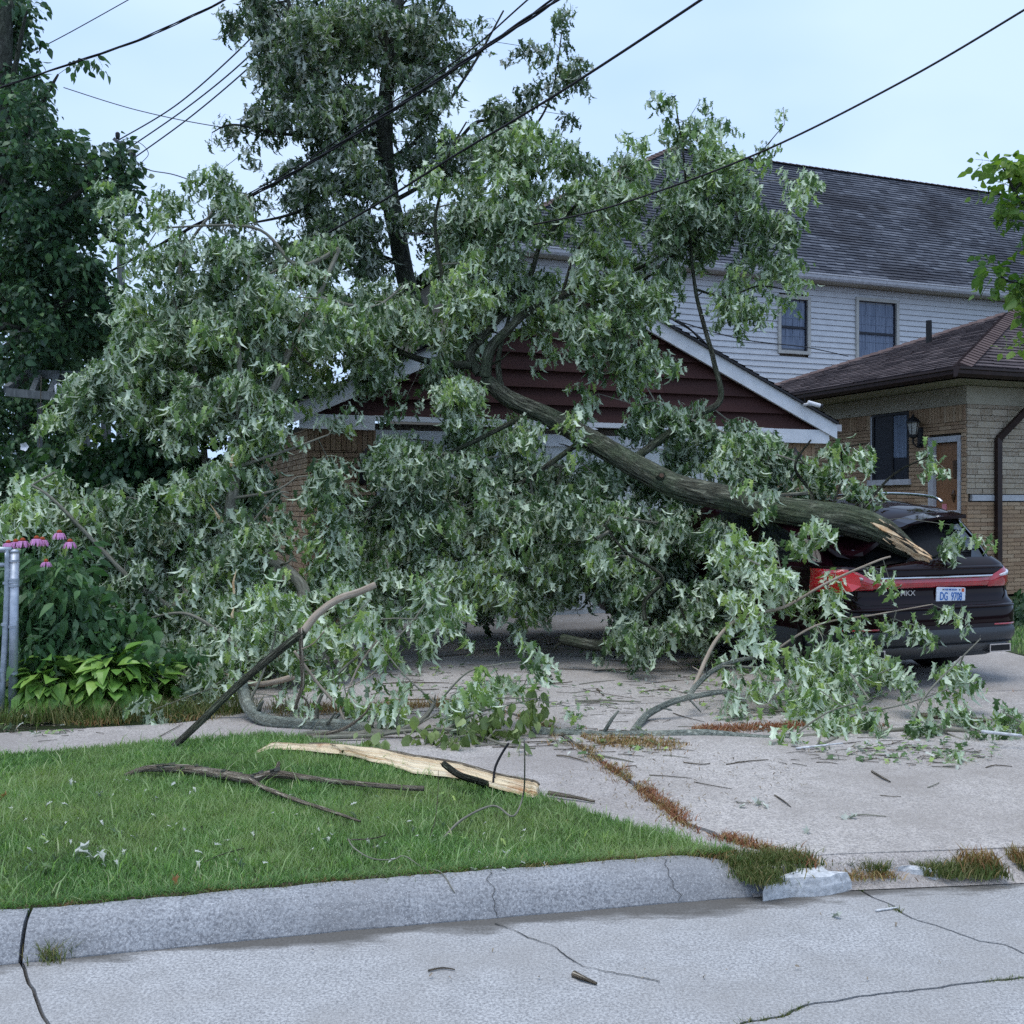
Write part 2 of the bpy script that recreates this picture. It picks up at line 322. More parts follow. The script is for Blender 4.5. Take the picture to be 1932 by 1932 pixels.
M['pink'] = grained('pink_sticker', (.5, .16, .20), (.6, .25, .28), 60, .5, 0)
# ---------------------------------------------------------------- ground, road, kerb, drive
def G4(px, py, z=0.0):
    Y = (EYE - z) * 4096 / (py - 2020); return ((px - 2048) / 4096 * Y, Y)
def jag(pl, step=.06, amp=.012, seed=0):
    out = []
    for i in range(len(pl) - 1):
        a = Vector(pl[i]); b = Vector(pl[i + 1]); k = max(1, int((b - a).length / step)); nn = (b - a).orthogonal().normalized() if (b - a).length > 0 else Vector((0, 1))
        for j in range(k):
            p = a + (b - a) * (j / k); w = noise.noise(Vector((p.x * 9, p.y * 9, seed))) + .5 * noise.noise(Vector((p.x * 40, p.y * 40, seed)))
            out.append(p + nn * w * amp)
    out.append(Vector(pl[-1])); return out
def offs(pl, d):
    out = []
    for i, p in enumerate(pl):
        t = (pl[min(i + 1, len(pl) - 1)] - pl[max(i - 1, 0)]); nn = Vector((-t.y, t.x)).normalized(); out.append(p + nn * d)
    return out
def slab(name, poly, z, mat, parent=None, th=.06, **tg):
    poly = [Vector((p[0], p[1], 0)) for p in poly]; tris = tessellate_polygon([poly]); pm = PM()
    top = [Vector((p.x, p.y, z)) for p in poly]; nrm = []
    for t in tris:
        a, b, c = (top[i] for i in t); nrm.append(t if (b - a).cross(c - a).z > 0 else (t[0], t[2], t[1]))
    pm.add(top, nrm); n_ = len(poly)
    pm.add(top + [Vector((p.x, p.y, z - th)) for p in poly], [(i, (i + 1) % n_, n_ + (i + 1) % n_, n_ + i) for i in range(n_)])
    return pm.build(name, mat, parent, **tg)
def ribbon(name, pl, w, z, mat, parent=None, **tg):
    pm = PM(); vs = []
    for i, p in enumerate(pl):
        t = (pl[min(i + 1, len(pl) - 1)] - pl[max(i - 1, 0)]); nn = Vector((-t.y, t.x)).normalized(); ww = w * (.5 + abs(noise.noise(Vector((p.x * 7, p.y * 7, 3)))) * 1.5) / 2
        vs += [Vector((*(p + nn * ww), z)), Vector((*(p - nn * ww), z))]
    pm.add(vs, [(2 * i, 2 * i + 1, 2 * i + 3, 2 * i + 2) for i in range(len(pl) - 1)]); return pm.build(name, mat, parent, **tg)

pm = PM(); pm.add([(-260, -60, -.08), (260, -60, -.08), (260, 420, -.08), (-260, 420, -.08)], [(0, 1, 2, 3)]); ground = pm.build('ground', M['dirt'], kind='structure')
K = [Vector(p) for p in ((-14, 1.05), (-5, 2.90), (-1.78, 3.56), (-.61, 3.85), (.81, 4.15), (1.4, 4.255), (2.2, 4.34), (5, 4.72), (14, 6.4))]
Kd = jag(K, .12, .004, 1)
LJ = jag([G4(85, 3850), G4(130, 3960), G4(190, 4096), (-.9, 2.3), (.9, -.5), (5, -7)], .05, .012, 2)
cA = jag([G4(*p) for p in ((3440, 3562), (3521, 3603), (3672, 3684), (3808, 3723), (3916, 3761), (4017, 3777), (4092, 3816))] + [(3.2, 3.1), (14, 2.2)], .03, .018, 3)
cB = jag([G4(*p) for p in ((4092, 3912), (3916, 3928), (3762, 3948), (3568, 3971), (3436, 3986), (3266, 4017), (3142, 4056), (2972, 4092))] + [(.45, 2.75), (-.2, 2.3), (-.75, 2.06)], .03, .018, 4)
cB = [Vector((14, 1.6)), Vector((4, 3.0))] + cB
def ky(x):
    for a, b in zip(K, K[1:]):
        if a.x <= x <= b.x: return a.y + (b.y - a.y) * (x - a.x) / (b.x - a.x)
def kseg(x0, x1): return [Vector((x0, ky(x0)))] + [p for p in Kd if x0 < p.x < x1] + [Vector((x1, ky(x1)))]
road = slab('road', [(-40, -30), (40, -30), (40, 11.6), (14, 6.45), *reversed(kseg(-13.9, 13.9)), (-40, -4.3)], -.035, M['crack'], kind='structure')
g = .006
lj_hi = [p for p in LJ]; 
slab('road_slab', kseg(-13.9, LJ[0].x - .006) + offs(LJ, -g) + [(-2, -7), (-14, -7)], 0, M['road'], road)
iB = len(cB)
midLJ = [p for p in LJ if p.y > 2.15]
slab('road_slab', offs(midLJ, g)[::-1] + kseg(LJ[0].x + .006, cA[0].x) + offs(cA, -g) + offs(cB, -g), 0, M['road'], road)
slab('road_slab', kseg(cA[0].x + .01, 13.9) + offs(cA, g)[::-1], 0, M['road'], road)
slab('road_slab', offs(cB, g) + [p for p in offs(LJ, g * 1.6) if p.y < 2.0] + [(14, -7)], 0, M['road'], road)
hair = jag([G4(1985, 3694), G4(2100, 3745), G4(2220, 3790), G4(2330, 3870), G4(2520, 3905), G4(2640, 3930)], .02, .015, 6)
ribbon('hairline_crack', hair, .005, .004, M['crack'], road)

# kerb: two cast lengths that meet at an open joint, the right one running out into broken concrete
kerb = bpy.data.objects.new('kerb', None); C.objects.link(kerb); tag(kerb, kind='structure')
prof = [(0, -.04), (0, .004), (.012, .03), (.03, .062), (.052, .090), (.082, .112), (.12, .124), (.17, .128), (.2, .1), (.2, -.04)]
def kerbpiece(x0, x1, taper=None):
    xs = np.linspace(x0, x1, max(8, int((x1 - x0) / .03))); pm = PM(); vs = []
    for x in xs:
        y = ky(x); t = Vector((1, (ky(min(x + .1, 13)) - ky(max(x - .1, -13))) / .2 if -12.5 < x < 12.5 else .2)).normalized(); nn = Vector((-t.y, t.x))
        s = 1.0
        if taper and x > taper[0]: s = max(.12, 1 - .9 * ((x - taper[0]) / (taper[1] - taper[0])) ** 1.2)
        for (d, z) in prof:
            w = noise.noise(Vector((x * 6, d * 20, z * 20))) * .004 + noise.noise(Vector((x * 25, d * 40, z * 30))) * .003
            vs.append(Vector((x + nn.x * (d + w), y + nn.y * (d + w), z * s + w if z > 0 else z)))
    k = len(prof)
    fs = [(i * k + j, (i + 1) * k + j, (i + 1) * k + j + 1, i * k + j + 1) for i in range(len(xs) - 1) for j in range(k - 1)]
    fs += [tuple(range(k)), tuple((len(xs) - 1) * k + j for j in range(k - 1, -1, -1))]
    pm.add(vs, fs); return pm.build('kerb_length', M['kerb'], kerb, smooth=False)
kerbpiece(-12, LJ[0].x - .007); kerbpiece(LJ[0].x + .007, 1.06, (.72, 1.28))
def rockslab(name, poly, z0, z1, seed, parent, mat='stonewhite', **tg):
    poly = jag(list(poly) + [poly[0]], .04, .02, seed)[:-1]; cx = sum(p[0] for p in poly) / len(poly); cy = sum(p[1] for p in poly) / len(poly); pm = PM(); n_ = len(poly); rings = []
    for (s, z) in ((1.0, z0), (1.0, z0 + (z1 - z0) * .55), (.9, z1 - .008), (.55, z1), (.2, z1 + .004)):
        rings.append([Vector((cx + (p[0] - cx) * s, cy + (p[1] - cy) * s, z + noise.noise(Vector((p[0] * 14 * s, p[1] * 14, seed))) * .012)) for p in poly])
    fs = [(r * n_ + i, r * n_ + (i + 1) % n_, (r + 1) * n_ + (i + 1) % n_, (r + 1) * n_ + i) for r in range(4) for i in range(n_)] + [tuple(4 * n_ + i for i in range(n_))]
    pm.add([q for r in rings for q in r], fs); return pm.build(name, M[mat], parent, **tg)
rockslab('broken_kerb_end', [G4(3050, 3605), G4(3140, 3545, .03), G4(3170, 3480, .07), G4(3290, 3475, .07), G4(3370, 3520, .05), G4(3405, 3560), G4(3330, 3580), G4(3180, 3592)], -.02, .088, 3, kerb)
rockslab('broken_kerb_end', [G4(3370, 3480, .05), G4(3480, 3470, .06), G4(3560, 3480, .05), G4(3620, 3525), G4(3480, 3530)], -.02, .05, 5, kerb)
rockslab('broken_kerb_end', [G4(3540, 3470, .06), G4(3720, 3455, .07), G4(3770, 3480, .05), G4(3740, 3515, .02), G4(3560, 3525)], -.02, .06, 8, kerb)
ribbon('crack', [Vector((*G4(a, b, z), )) for a, b, z in ()] or jag([G4(1920, 3528, .1), G4(1945, 3590, .06)], .02, .006, 2), .001, -.05, M['crack'], kerb)
# vertical cracks down the kerb face
def facecrack(px_top, px_bot, seed):
    pm = PM(); vs = []
    pts = [(.16, .1305), (.12, .1265), (.082, .1145), (.052, .0925), (.030, .0645), (.012, .0325), (.0, .008), (-.004, .004)]
    for i, (d, z) in enumerate(pts):
        for k in range(3):
            if i == len(pts) - 1 and k: break
            f = k / 3; dd = d + ((pts[i + 1][0] - d) * f if i < len(pts) - 1 else 0); zz = z + ((pts[i + 1][1] - z) * f if i < len(pts) - 1 else 0)
            u = (i + f) / (len(pts) - 1); x = px_top + (px_bot - px_top) * u + noise.noise(Vector((u * 6, seed, 0))) * .03; y = ky(x)
            vs += [Vector((x - .0013, y + dd - .004, zz + .002)), Vector((x + .0013, y + dd - .004, zz + .002))]
    pm.add(vs, [(2 * i, 2 * i + 1, 2 * i + 3, 2 * i + 2) for i in range(len(vs) // 2 - 1)]); return pm.build('crack', M['crack'], kerb)
facecrack(-.10, -.05, 1.0); facecrack(.62, .68, 5.0)

# everything above the kerb sits 0.1 m up
kb = lambda x0, x1, d: [Vector((p.x - .2 * d, p.y + .98 * d)) for p in kseg(x0, x1)]
yard = slab('yard', kb(-13.9, 13.9, .1) + [(60, 20), (60, 140), (-60, 140), (-60, 6), (-14, 2.6)], .06, M['lawnbase'], kind='structure', th=.1)
WJ = jag([G4(3240, 3455, .1), G4(3100, 3410, .1), G4(2900, 3350, .1), G4(2750, 3290, .1), G4(2600, 3180, .1), (.60, 5.75), G4(2350, 3000, .1), (.25, 6.95), (-.1, 7.55)], .05, .02, 11)
J1 = [Vector(p) for p in ((-2.1, 7.22), (-.1, 7.55), (-.05, 7.56), (4.15, 8.3), (9, 9.2))]; J2 = [Vector((-3.2, 9.65)), Vector((.38, 10.3)), Vector((9, 11.9))]
drive = slab('driveway', [*kb(1.1, 13.9, .20), (13.9, 8), (13.9, 9.6), (5.1, 9.95), (4.45, 15.3), (4.7, 15.9), (-3, 12.9), (-3.5, 9.6), (-2.2, 7.2)] + WJ[::-1], .075, M['crack'], kind='structure', th=.09)
drs = .1
slab('drive_slab', [*kb(1.20, 13.9, .15), (13.9, 8.6), *offs(J1[1:], -.008)[::-1], *[p + Vector((.012, 0)) for p in WJ[::-1]]], drs, M['drive'], drive, th=.14)
slab('drive_slab', [*offs(J1, .008), (9, 9.6), (5.1, 9.97), (5.0, 11.15), *[p - Vector((0, .008)) for p in (Vector((.38, 10.3)), Vector((-3.2, 9.65)))]], drs, M['drive'], drive, th=.14)
slab('drive_slab', [*[p + Vector((0, .008)) for p in (Vector((-3.2, 9.65)), Vector((.38, 10.3)))], (5.0, 11.17), (4.45, 15.3), (4.7, 15.85), (-2.7, 12.9)], drs, M['drive'], drive, th=.14)
LE = [Vector(p) for p in ((-9, 3.95), (-3.07, 6.12), (-1.61, 6.68), (-1.27, 6.54), (-.55, 5.98), (.07, 5.36), (.42, 4.93), (.66, 4.66), (.90, 4.40), (1.0, 4.24))]
sidewalk = slab('sidewalk', jag(LE, .06, .03, 4) + [(1.12, 4.25)] + [p - Vector((.03, 0)) for p in WJ] + [(-.15, 7.52), (-2.1, 7.2), (-2.3, 7.06), (-3.38, 6.75), (-9, 4.7)], .098, M['walk'], kind='structure')
lawnpoly = kb(-9, .93, .19) + [p for p in jag(LE[::-1], .06, .03, 4)]
lawn = slab('lawn', lawnpoly, .105, M['lawnbase'], kind='structure')
sidelawnpoly = [Vector(p) for p in ((5.1, 10.1), (8.2, 10.9), (8.2, 16.4), (4.6, 15.0))]
sidelawn = slab('side_lawn', sidelawnpoly, .105, M['lawnbase'], kind='structure')
def inpoly(x, y, poly):
    c = np.zeros(len(x), bool); n_ = len(poly)
    for i in range(n_):
        ax, ay = poly[i][0], poly[i][1]; bx, by = poly[(i + 1) % n_][0], poly[(i + 1) % n_][1]
        if ay == by: continue
        cond = ((ay > y) != (by > y)) & (x < (bx - ax) * (y - ay) / (by - ay) + ax); c ^= cond
    return c
def blades(name, x, y, z, h, w, mat, parent, lean=.5, tonef=None, **tg):
    n_ = len(x); th = RNG.uniform(0, 2 * np.pi, n_); ln = RNG.uniform(.1, 1, n_) * lean * h; ld = RNG.uniform(0, 2 * np.pi, n_)
    base = np.stack([x, y, z], 1); side = np.stack([np.cos(th), np.sin(th), 0 * th], 1) * w[:, None] / 2; dl = np.stack([np.cos(ld) * ln, np.sin(ld) * ln, 0 * ln], 1)
    up = np.stack([0 * h, 0 * h, h], 1)
    V = np.stack([base - side, base + side, base + up * .6 + dl * .35 + side * .8, base + up * .6 + dl * .35 - side * .8, base + up + dl], 1).reshape(-1, 3)
    i = np.arange(n_)[:, None] * 5; F = np.concatenate([i + [0, 1, 2], i + [0, 2, 3], i + [3, 2, 4]], 0)
    t = tonef if tonef is not None else RNG.uniform(0, 1, n_); return npmesh(name, V, F, mat, np.tile(t, 3), parent, **tg)
nb = 330000
x = RNG.uniform(-4.2, 1.1, nb); y = RNG.uniform(2.9, 6.8, nb); k = inpoly(x, y, lawnpoly) & (np.abs(x) < y * .53 + .1); x = x[k]; y = y[k]
pz = np.array([noise.noise(Vector((a * 1.3, b * 1.3, 0))) for a, b in zip(x[::1], y[::1])]); pz2 = np.array([noise.noise(Vector((a * 6, b * 6, 5))) for a, b in zip(x, y)])
h = RNG.uniform(.018, .046, len(x)) * (1 + .5 * pz2) * (1 + .25 * pz)
edge = np.clip(1.6 * (x - .1) + .0, 0, 1) * 0.5; h *= 1 + edge
dk = np.array([y_ - (ky(x_) + .19) for x_, y_ in zip(x, y)]); h *= np.clip(.45 + dk * 3, .45, 1)
tone = np.clip(RNG.beta(2.2, 2.6, len(x)) + .22 * pz + .12 * pz2 + (RNG.uniform(0, 1, len(x)) < np.clip(.35 - dk * 1.6, .015, .35)) * .45, 0, 1)
blades('grass', x, y, np.full(len(x), .1), h, RNG.uniform(.0028, .0055, len(x)), M['grass'], None, 1.0, tone, kind='stuff')
# longer stray blades and clover-like tufts
nb = 2600; x = RNG.uniform(-3.6, 1.0, nb); y = RNG.uniform(3.6, 6.7, nb); k = inpoly(x, y, lawnpoly); x = x[k]; y = y[k]
blades('long_grass', x, y, np.full(len(x), .1), RNG.uniform(.05, .11, len(x)), RNG.uniform(.004, .008, len(x)), M['grass'], None, 1.2, RNG.uniform(.5, 1, len(x)), kind='stuff')
nb = 9000; x = RNG.uniform(-4.2, .95, nb); y = np.array([ky(q) for q in x]) + .19 + np.abs(RNG.normal(0, .03, nb)) * (1 + np.array([max(0, noise.noise(Vector((q * 4, 7, 0)))) * 2 for q in x]))
blades('edge_grass', x, y, np.full(nb, .105), RNG.uniform(.02, .06, nb), RNG.uniform(.003, .005, nb), M['grass'], None, 1.6, RNG.uniform(0, .6, nb), kind='stuff')
nb = 9000; x = RNG.uniform(4.6, 7, nb); y = RNG.uniform(10, 15, nb); k = inpoly(x, y, sidelawnpoly); x = x[k]; y = y[k]
blades('grass', x, y, np.full(len(x), .1), RNG.uniform(.03, .08, len(x)), RNG.uniform(.006, .012, len(x)), M['grass'], None, .8, kind='stuff')
def along(pl, n_, w, zz, hr, wr, mat, name, lean=.9, clump=6, thr=-.1, seed=0):
    pl = [Vector((p[0], p[1])) for p in pl]; segs = [(a, b, (b - a).length) for a, b in zip(pl, pl[1:])]; tot = sum(s[2] for s in segs); X = []; Y = []
    for _ in range(n_):
        d = random.uniform(0, tot)
        for a, b, l in segs:
            if d <= l: break
            d -= l
        p = a + (b - a) * (d / max(l, 1e-6)) + Vector((random.gauss(0, w), random.gauss(0, w)))
        if noise.noise(Vector((p.x * clump, p.y * clump, seed))) > thr: X.append(p.x); Y.append(p.y)
    X = np.array(X); Y = np.array(Y); n_ = len(X)
    return blades(name, X, Y, np.full(n_, zz), RNG.uniform(*hr, n_), RNG.uniform(*wr, n_), mat, None, lean, kind='stuff')
along(WJ[:36], 2600, .030, .095, (.012, .035), (.003, .006), M['redgrass'], 'rusty_weeds', 2, 7, -.05, 1)
along(WJ, 3600, .045, .095, (.010, .035), (.003, .006), M['drygrass'], 'dry_grass', 2, 6, .0, 2)
along([G4(2950, 3445, .1), G4(3100, 3440, .1), G4(3200, 3435, .1)], 3800, .045, .08, (.02, .06), (.003, .006), M['weed'], 'green_weeds', 1.0, 6, -.5, 3)
along([G4(3000, 3500, .08), G4(3080, 3540, .05)], 1800, .035, .07, (.02, .05), (.003, .005), M['weed'], 'green_weeds', 1.2, 6, -.6, 3)
along([G4(3350, 3450, .08), G4(3600, 3500, .03), G4(3900, 3480, .05), G4(4096, 3470, .06), (2.9, 4.5)], 6500, .03, .03, (.02, .07), (.003, .006), M['weed'], 'green_weeds', 1.0, 5, -.2, 6)
along([G4(3850, 3470, .05), G4(4096, 3450, .06), (2.7, 4.46)], 1800, .035, .06, (.03, .08), (.004, .008), M['drygrass'], 'dry_grass', 1.0, 5, -.2, 6)
along(cB[2:-3], 2600, .006, -.01, (.008, .022), (.002, .004), M['weed'], 'crack_moss', 1.0, 2.6, .18, 9)
along(cA[:12], 500, .008, -.01, (.008, .025), (.002, .004), M['weed'], 'crack_moss', 1.0, 4, .0, 9)
along([G4(1000, 2850, .1), G4(1500, 2840, .1), G4(1900, 2820, .1)], 2600, .07, .1, (.02, .08), (.003, .006), M['drygrass'], 'dry_grass', 1.8, 4, -.1, 4)
along([(-.05, 7.56), (4.15, 8.3)], 900, .03, .09, (.01, .04), (.003, .006), M['redgrass'], 'rusty_weeds', 1.6, 1.2, .1, 4)
along([G4(2750, 2920, .1), G4(3500, 2900, .1)], 2600, .06, .1, (.01, .04), (.004, .007), M['redgrass'], 'rusty_weeds', 2, 2.0, .0, 4)
along([G4(2250, 2960, .1), G4(2700, 2980, .1)], 1600, .09, .1, (.01, .04), (.004, .007), M['drygrass'], 'dry_grass', 2, 2.0, .0, 4)
along([(-9, 4.8), (-3.6, 6.78), (-3.38, 6.85), (-2.3, 7.14), (-1.6, 7.35)], 2600, .07, .1, (.02, .06), (.003, .007), M['drygrass'], 'dry_grass', 2, 3, -.1, 8)
along([(-6, 6.1), (-3.4, 7.0), (-2.3, 7.3), (-1.6, 7.5)], 6000, .10, .1, (.05, .16), (.003, .007), M['weed'], 'green_weeds', 1.0, 3, -.2, 8)
along([G4(170, 3835), G4(230, 3800, .03)], 160, .03, .0, (.03, .08), (.003, .005), M['weed'], 'green_weeds', 1.2, 3, -1, 8)

# bare earthy fringe along the back of the kerb
fx = np.linspace(-4.4, .95, 400); pm = PM(); vs = []
for q in fx:
    w_ = .03 + .03 * max(0, noise.noise(Vector((q * 3, 0, 1)))) + .03 * max(0, q + .6); yy = ky(q) + .185
    vs += [Vector((q, yy - .004, .10)), Vector((q, yy + w_ * .5, .128 + .008 * noise.noise(Vector((q * 20, 3, 1))))), Vector((q, yy + w_, .104))]
pm.add(vs, [(3 * i + j, 3 * i + 3 + j, 3 * i + 4 + j, 3 * i + 1 + j) for i in range(399) for j in (0, 1)]); pm.build('earth_edge', M['dirt'], lawn)
along([(q, ky(q) + .2) for q in np.linspace(-4.4, .95, 30)], 6000, .025, .105, (.012, .04), (.003, .005), M['drygrass'], 'dry_grass', 1.5, 3, -.1, 12)
along([(q, ky(q) + .2) for q in np.linspace(-4.4, .95, 30)], 5200, .022, .105, (.012, .04), (.003, .005), M['weed'], 'green_weeds', 1.5, 5, -.4, 13)

# worn lip where the drive slopes down to the street
xs_ = np.linspace(.98, 13.8, 220); pm = PM(); vs = []
for q in xs_:
    yy = ky(q)
    for j, (d, z) in enumerate(((-.012, .004), (.03, .018), (.07, .042), (.11, .075), (.155, .0975))):
        w_ = noise.noise(Vector((q * 5, d * 14, 2))) * .010 + noise.noise(Vector((q * 17, d * 40, 5))) * .006
        vs.append(Vector((q - .2 * d, yy + d * .98, max(.003, z + (w_ if 0 < j < 4 else 0)))))
pm.add(vs, [(5 * i + j, 5 * i + 5 + j, 5 * i + 6 + j, 5 * i + 1 + j) for i in range(219) for j in range(4)]); pm.build('apron_lip', M['walk'], drive)
along([(q, ky(q) + .05) for q in np.linspace(1.2, 3.2, 24)], 3000, .022, .03, (.01, .04), (.003, .005), M['drygrass'], 'dry_grass', 1.8, 4, .0, 22)
# ---------------------------------------------------------------- bricks, shingles
GA = R(21); U = Vector((math.cos(GA), math.sin(GA), 0)); Vv = Vector((-math.sin(GA), math.cos(GA), 0))
def frame(x, y, z, a=GA): return Matrix.Translation((x, y, z)) @ Matrix.Rotation(a, 4, 'Z')
_um = {}
def unitbox(mat, key):
    if key not in _um:
        pm = PM(); b = .06; vs = []
        pm.box(-.5, .5, -.5, .5, -.5, .5); me = bpy.data.meshes.new(key); me.from_pydata(pm.v, [], pm.f); me.update()
        at = me.attributes.new('tone', 'FLOAT', 'FACE'); at.data.foreach_set('value', np.zeros(6, np.float32)); me.materials.append(mat); _um[key] = me
    return _um[key]
class Wall:      # bricks on a plane: frame Mx has x along the wall, z up, -y outward
    def __init__(s, parent, cap=300): s.parent = parent; s.left = cap; s.rest = PM(); s.n = 0
    def one(s, Mx, x0, x1, z0, z1, name, mat, single, th=.06):
        j = random.uniform(-.004, .004)
        if single and s.left > 0:
            s.left -= 1; o = bpy.data.objects.new(name, unitbox(M[mat], name))
            place(o, s.parent, Mx @ Matrix.Translation(((x0 + x1) / 2, j - th / 2 + .045, (z0 + z1) / 2)) @ Matrix.Diagonal((x1 - x0, th, z1 - z0, 1)))
        else: s.rest.box(x0, x1, j - th + .045, j + .045, z0, z1, Mx, random.random(), 0 if mat == 'brick' else 1)
    def brick(s, Mx, x0, x1, z0, z1, holes=(), L=.292, H=.0675, single=lambda x, z: False, name='brick', mat='brick', vary=False):
        z = z0; r = 0
        while z < z1 - .02:
            hh = H * (random.choice((.8, 1, 1.25, 1.5)) if vary else 1); zt = min(z + hh, z1); x = x0 - (L * .5 if r % 2 else 0) - (random.uniform(0, L) if vary else 0)
            while x < x1:
                ll = L * (random.uniform(.6, 1.5) if vary else 1); a = max(x, x0); b = min(x + ll, x1); x += ll
                segs = [(a, b)]
                for (hx0, hx1, hz0, hz1) in holes:
                    if zt > hz0 + .01 and z < hz1 - .01:
                        segs = [q for (p, q_) in segs for q in ((p, min(q_, hx0)), (max(p, hx1), q_)) if q[1] - q[0] > .02]
                for (p, q) in segs:
                    if q - p > .03: s.one(Mx, p + .005, q - .005, z + .005, zt - .004, name, mat, single((p + q) / 2, z))
            z = zt; r += 1
    def soldier(s, Mx, x0, x1, z0, z1, single=lambda x, z: False):
        x = x0
        while x < x1 - .03:
            s.one(Mx, x + .004, min(x + .0675, x1) - .004, z0 + .005, z1 - .005, 'brick', 'brick', single(x, z0)); x += .0675
    def finish(s):
        if s.rest.v: s.rest.build('brickwork', [M['brick'], M['stone']], s.parent, kind='stuff')
def shingle_face(name, e0, e1, r0, r1, mat, parent, exp_=.14, tab=.30, th=.012, lift=.02, tonescale=1.0):
    """eave e0-e1 up to ridge r0-r1; tabs laid in courses, each lapping the one below"""
    e0, e1, r0, r1 = map(Vector, (e0, e1, r0, r1)); up0 = r0 - e0; up1 = r1 - e1
    nrm = (e1 - e0).cross(r0 - e0 if up0.length > .1 else up1).normalized(); nrm = nrm if nrm.z > 0 else -nrm
    ax = (e1 - e0).normalized(); hgt = nrm.cross(ax).normalized(); hgt = hgt if hgt.z > 0 else -hgt
    H0 = up0.dot(hgt); rows = max(1, int(H0 / exp_)); pm = PM()
    for r in range(rows + 1):
        t0 = min(r * exp_ / H0, 1); t1 = min((r + 1) * exp_ / H0, 1.0)
        if t1 - t0 < 1e-4: break
        A0 = e0 + up0 * t0; B0 = e1 + up1 * t0; A1 = e0 + up0 * t1; B1 = e1 + up1 * t1
        a0 = (A0 - e0).dot(ax); b0 = (B0 - e0).dot(ax); a1 = (A1 - e0).dot(ax); b1 = (B1 - e0).dot(ax); x = a0 - random.uniform(0, tab)
        h0 = t0 * H0; h1 = t1 * H0
        while x < b0:
            w = tab * random.uniform(.8, 1.2); p = max(x, a0); q = min(x + w, b0); x += w
            if q - p < .01: continue
            pt = min(max(p, a1), b1); qt = min(max(q, a1), b1); j = random.uniform(0, .008); drop = random.choice((0, 0, .02))
            o_ = lambda s_, h_, l_: e0 + ax * s_ + hgt * h_ + nrm * l_
            g_ = .004
            vs = [o_(p + g_, h0 - drop, lift + j), o_(q - g_, h0 - drop, lift + j), o_(qt - g_, h1, .004), o_(pt + g_, h1, .004), o_(p + g_, h0 - drop, 0), o_(q - g_, h0 - drop, 0)]
            pm.add(vs, [(0, 1, 2, 3), (4, 5, 1, 0)], None, min(1, max(0, random.gauss(.5, .24) + .5 * noise.noise(Vector((p * .9, r * .22, e0.x))))))
    pm.add([e0 - nrm * .01, e1 - nrm * .01, r1 - nrm * .01, r0 - nrm * .01], [(0, 1, 2, 3)], None, .1)
    return pm.build(name, mat, parent, kind='stuff')
def caps(name, a, b, w, mat, parent, step=.16, sag=.06):
    a = Vector(a); b = Vector(b); d = (b - a); L = d.length; d.normalize(); s = d.cross(Vector((0, 0, 1))).normalized(); up = s.cross(d); pm = PM(); k = int(L / step)
    for i in range(k):
        p = a + d * (i * step); q = a + d * ((i + 1) * step + .02); t = random.random()
        pm.add([p - s * w + up * (.03 - sag), p + up * .055, p + s * w + up * (.03 - sag), q - s * w + up * (.012 - sag), q + up * .035, q + s * w + up * (.012 - sag)], [(0, 1, 4, 3), (1, 2, 5, 4)], None, t)
        pm.add([p - s * w - up * sag, p + up * .0, p + s * w - up * sag, p - s * w + up * (.03 - sag), p + up * .055, p + s * w + up * (.03 - sag)], [(0, 1, 4, 3), (1, 2, 5, 4)], None, t * .3)
    return pm.build(name, mat, parent)
def beam(pm, a, b, w, h, up=Vector((0, 0, 1)), tone=.5, off=0.):   # box from a to b, w across, h along up
    a = Vector(a); b = Vector(b); d = (b - a).normalized(); s = d.cross(up).normalized(); u2 = s.cross(d)
    pm.add([p + s * (w / 2 * i) + u2 * (h / 2 * j) for p in (a, b) for j in (-1, 1) for i in (-1, 1)], [(0, 1, 3, 2), (4, 6, 7, 5), (0, 4, 5, 1), (2, 3, 7, 6), (0, 2, 6, 4), (1, 5, 7, 3)], None, tone); return pm

def lantern(parent, Mx, s=1.0):      # wall lantern: plate, arm, cage, glass, cap; Mx: -y outward
    f = lambda x, y, z: Mx @ Vector((x * s, y * s, z * s))
    pm = PM(); pm.box(-.05 * s, .05 * s, -.02 * s, .02 * s, -.16 * s, .10 * s, Mx)
    pm.tube([f(0, 0, -.1), f(0, -.07, -.15), f(0, -.13, -.1), f(0, -.13, -.05)], [.012 * s] * 4, 6, smooth=3)
    pm.tube([f(0, -.13, -.05), f(0, -.13, -.03), f(0, -.13, .0)], [.015 * s, .05 * s, .055 * s], 6)
    for k in range(6):
        a = k * math.pi / 3; pm.tube([f(.05 * math.cos(a), -.13 + .05 * math.sin(a), 0), f(.08 * math.cos(a), -.13 + .08 * math.sin(a), .16)], [.005 * s] * 2, 4)
    pm.tube([f(0, -.13, .155), f(0, -.13, .17), f(0, -.13, .215), f(0, -.13, .235), f(0, -.13, .27)], [.095 * s, .092 * s, .05 * s, .02 * s, .006 * s], 8)
    o = pm.build('wall_lantern', M['black_iron'], parent)
    pm = PM(); pm.tube([f(0, -.13, .005), f(0, -.13, .155)], [.045 * s, .072 * s], 6); pm.build('lantern_glass', M['beige_frame'], o); return o

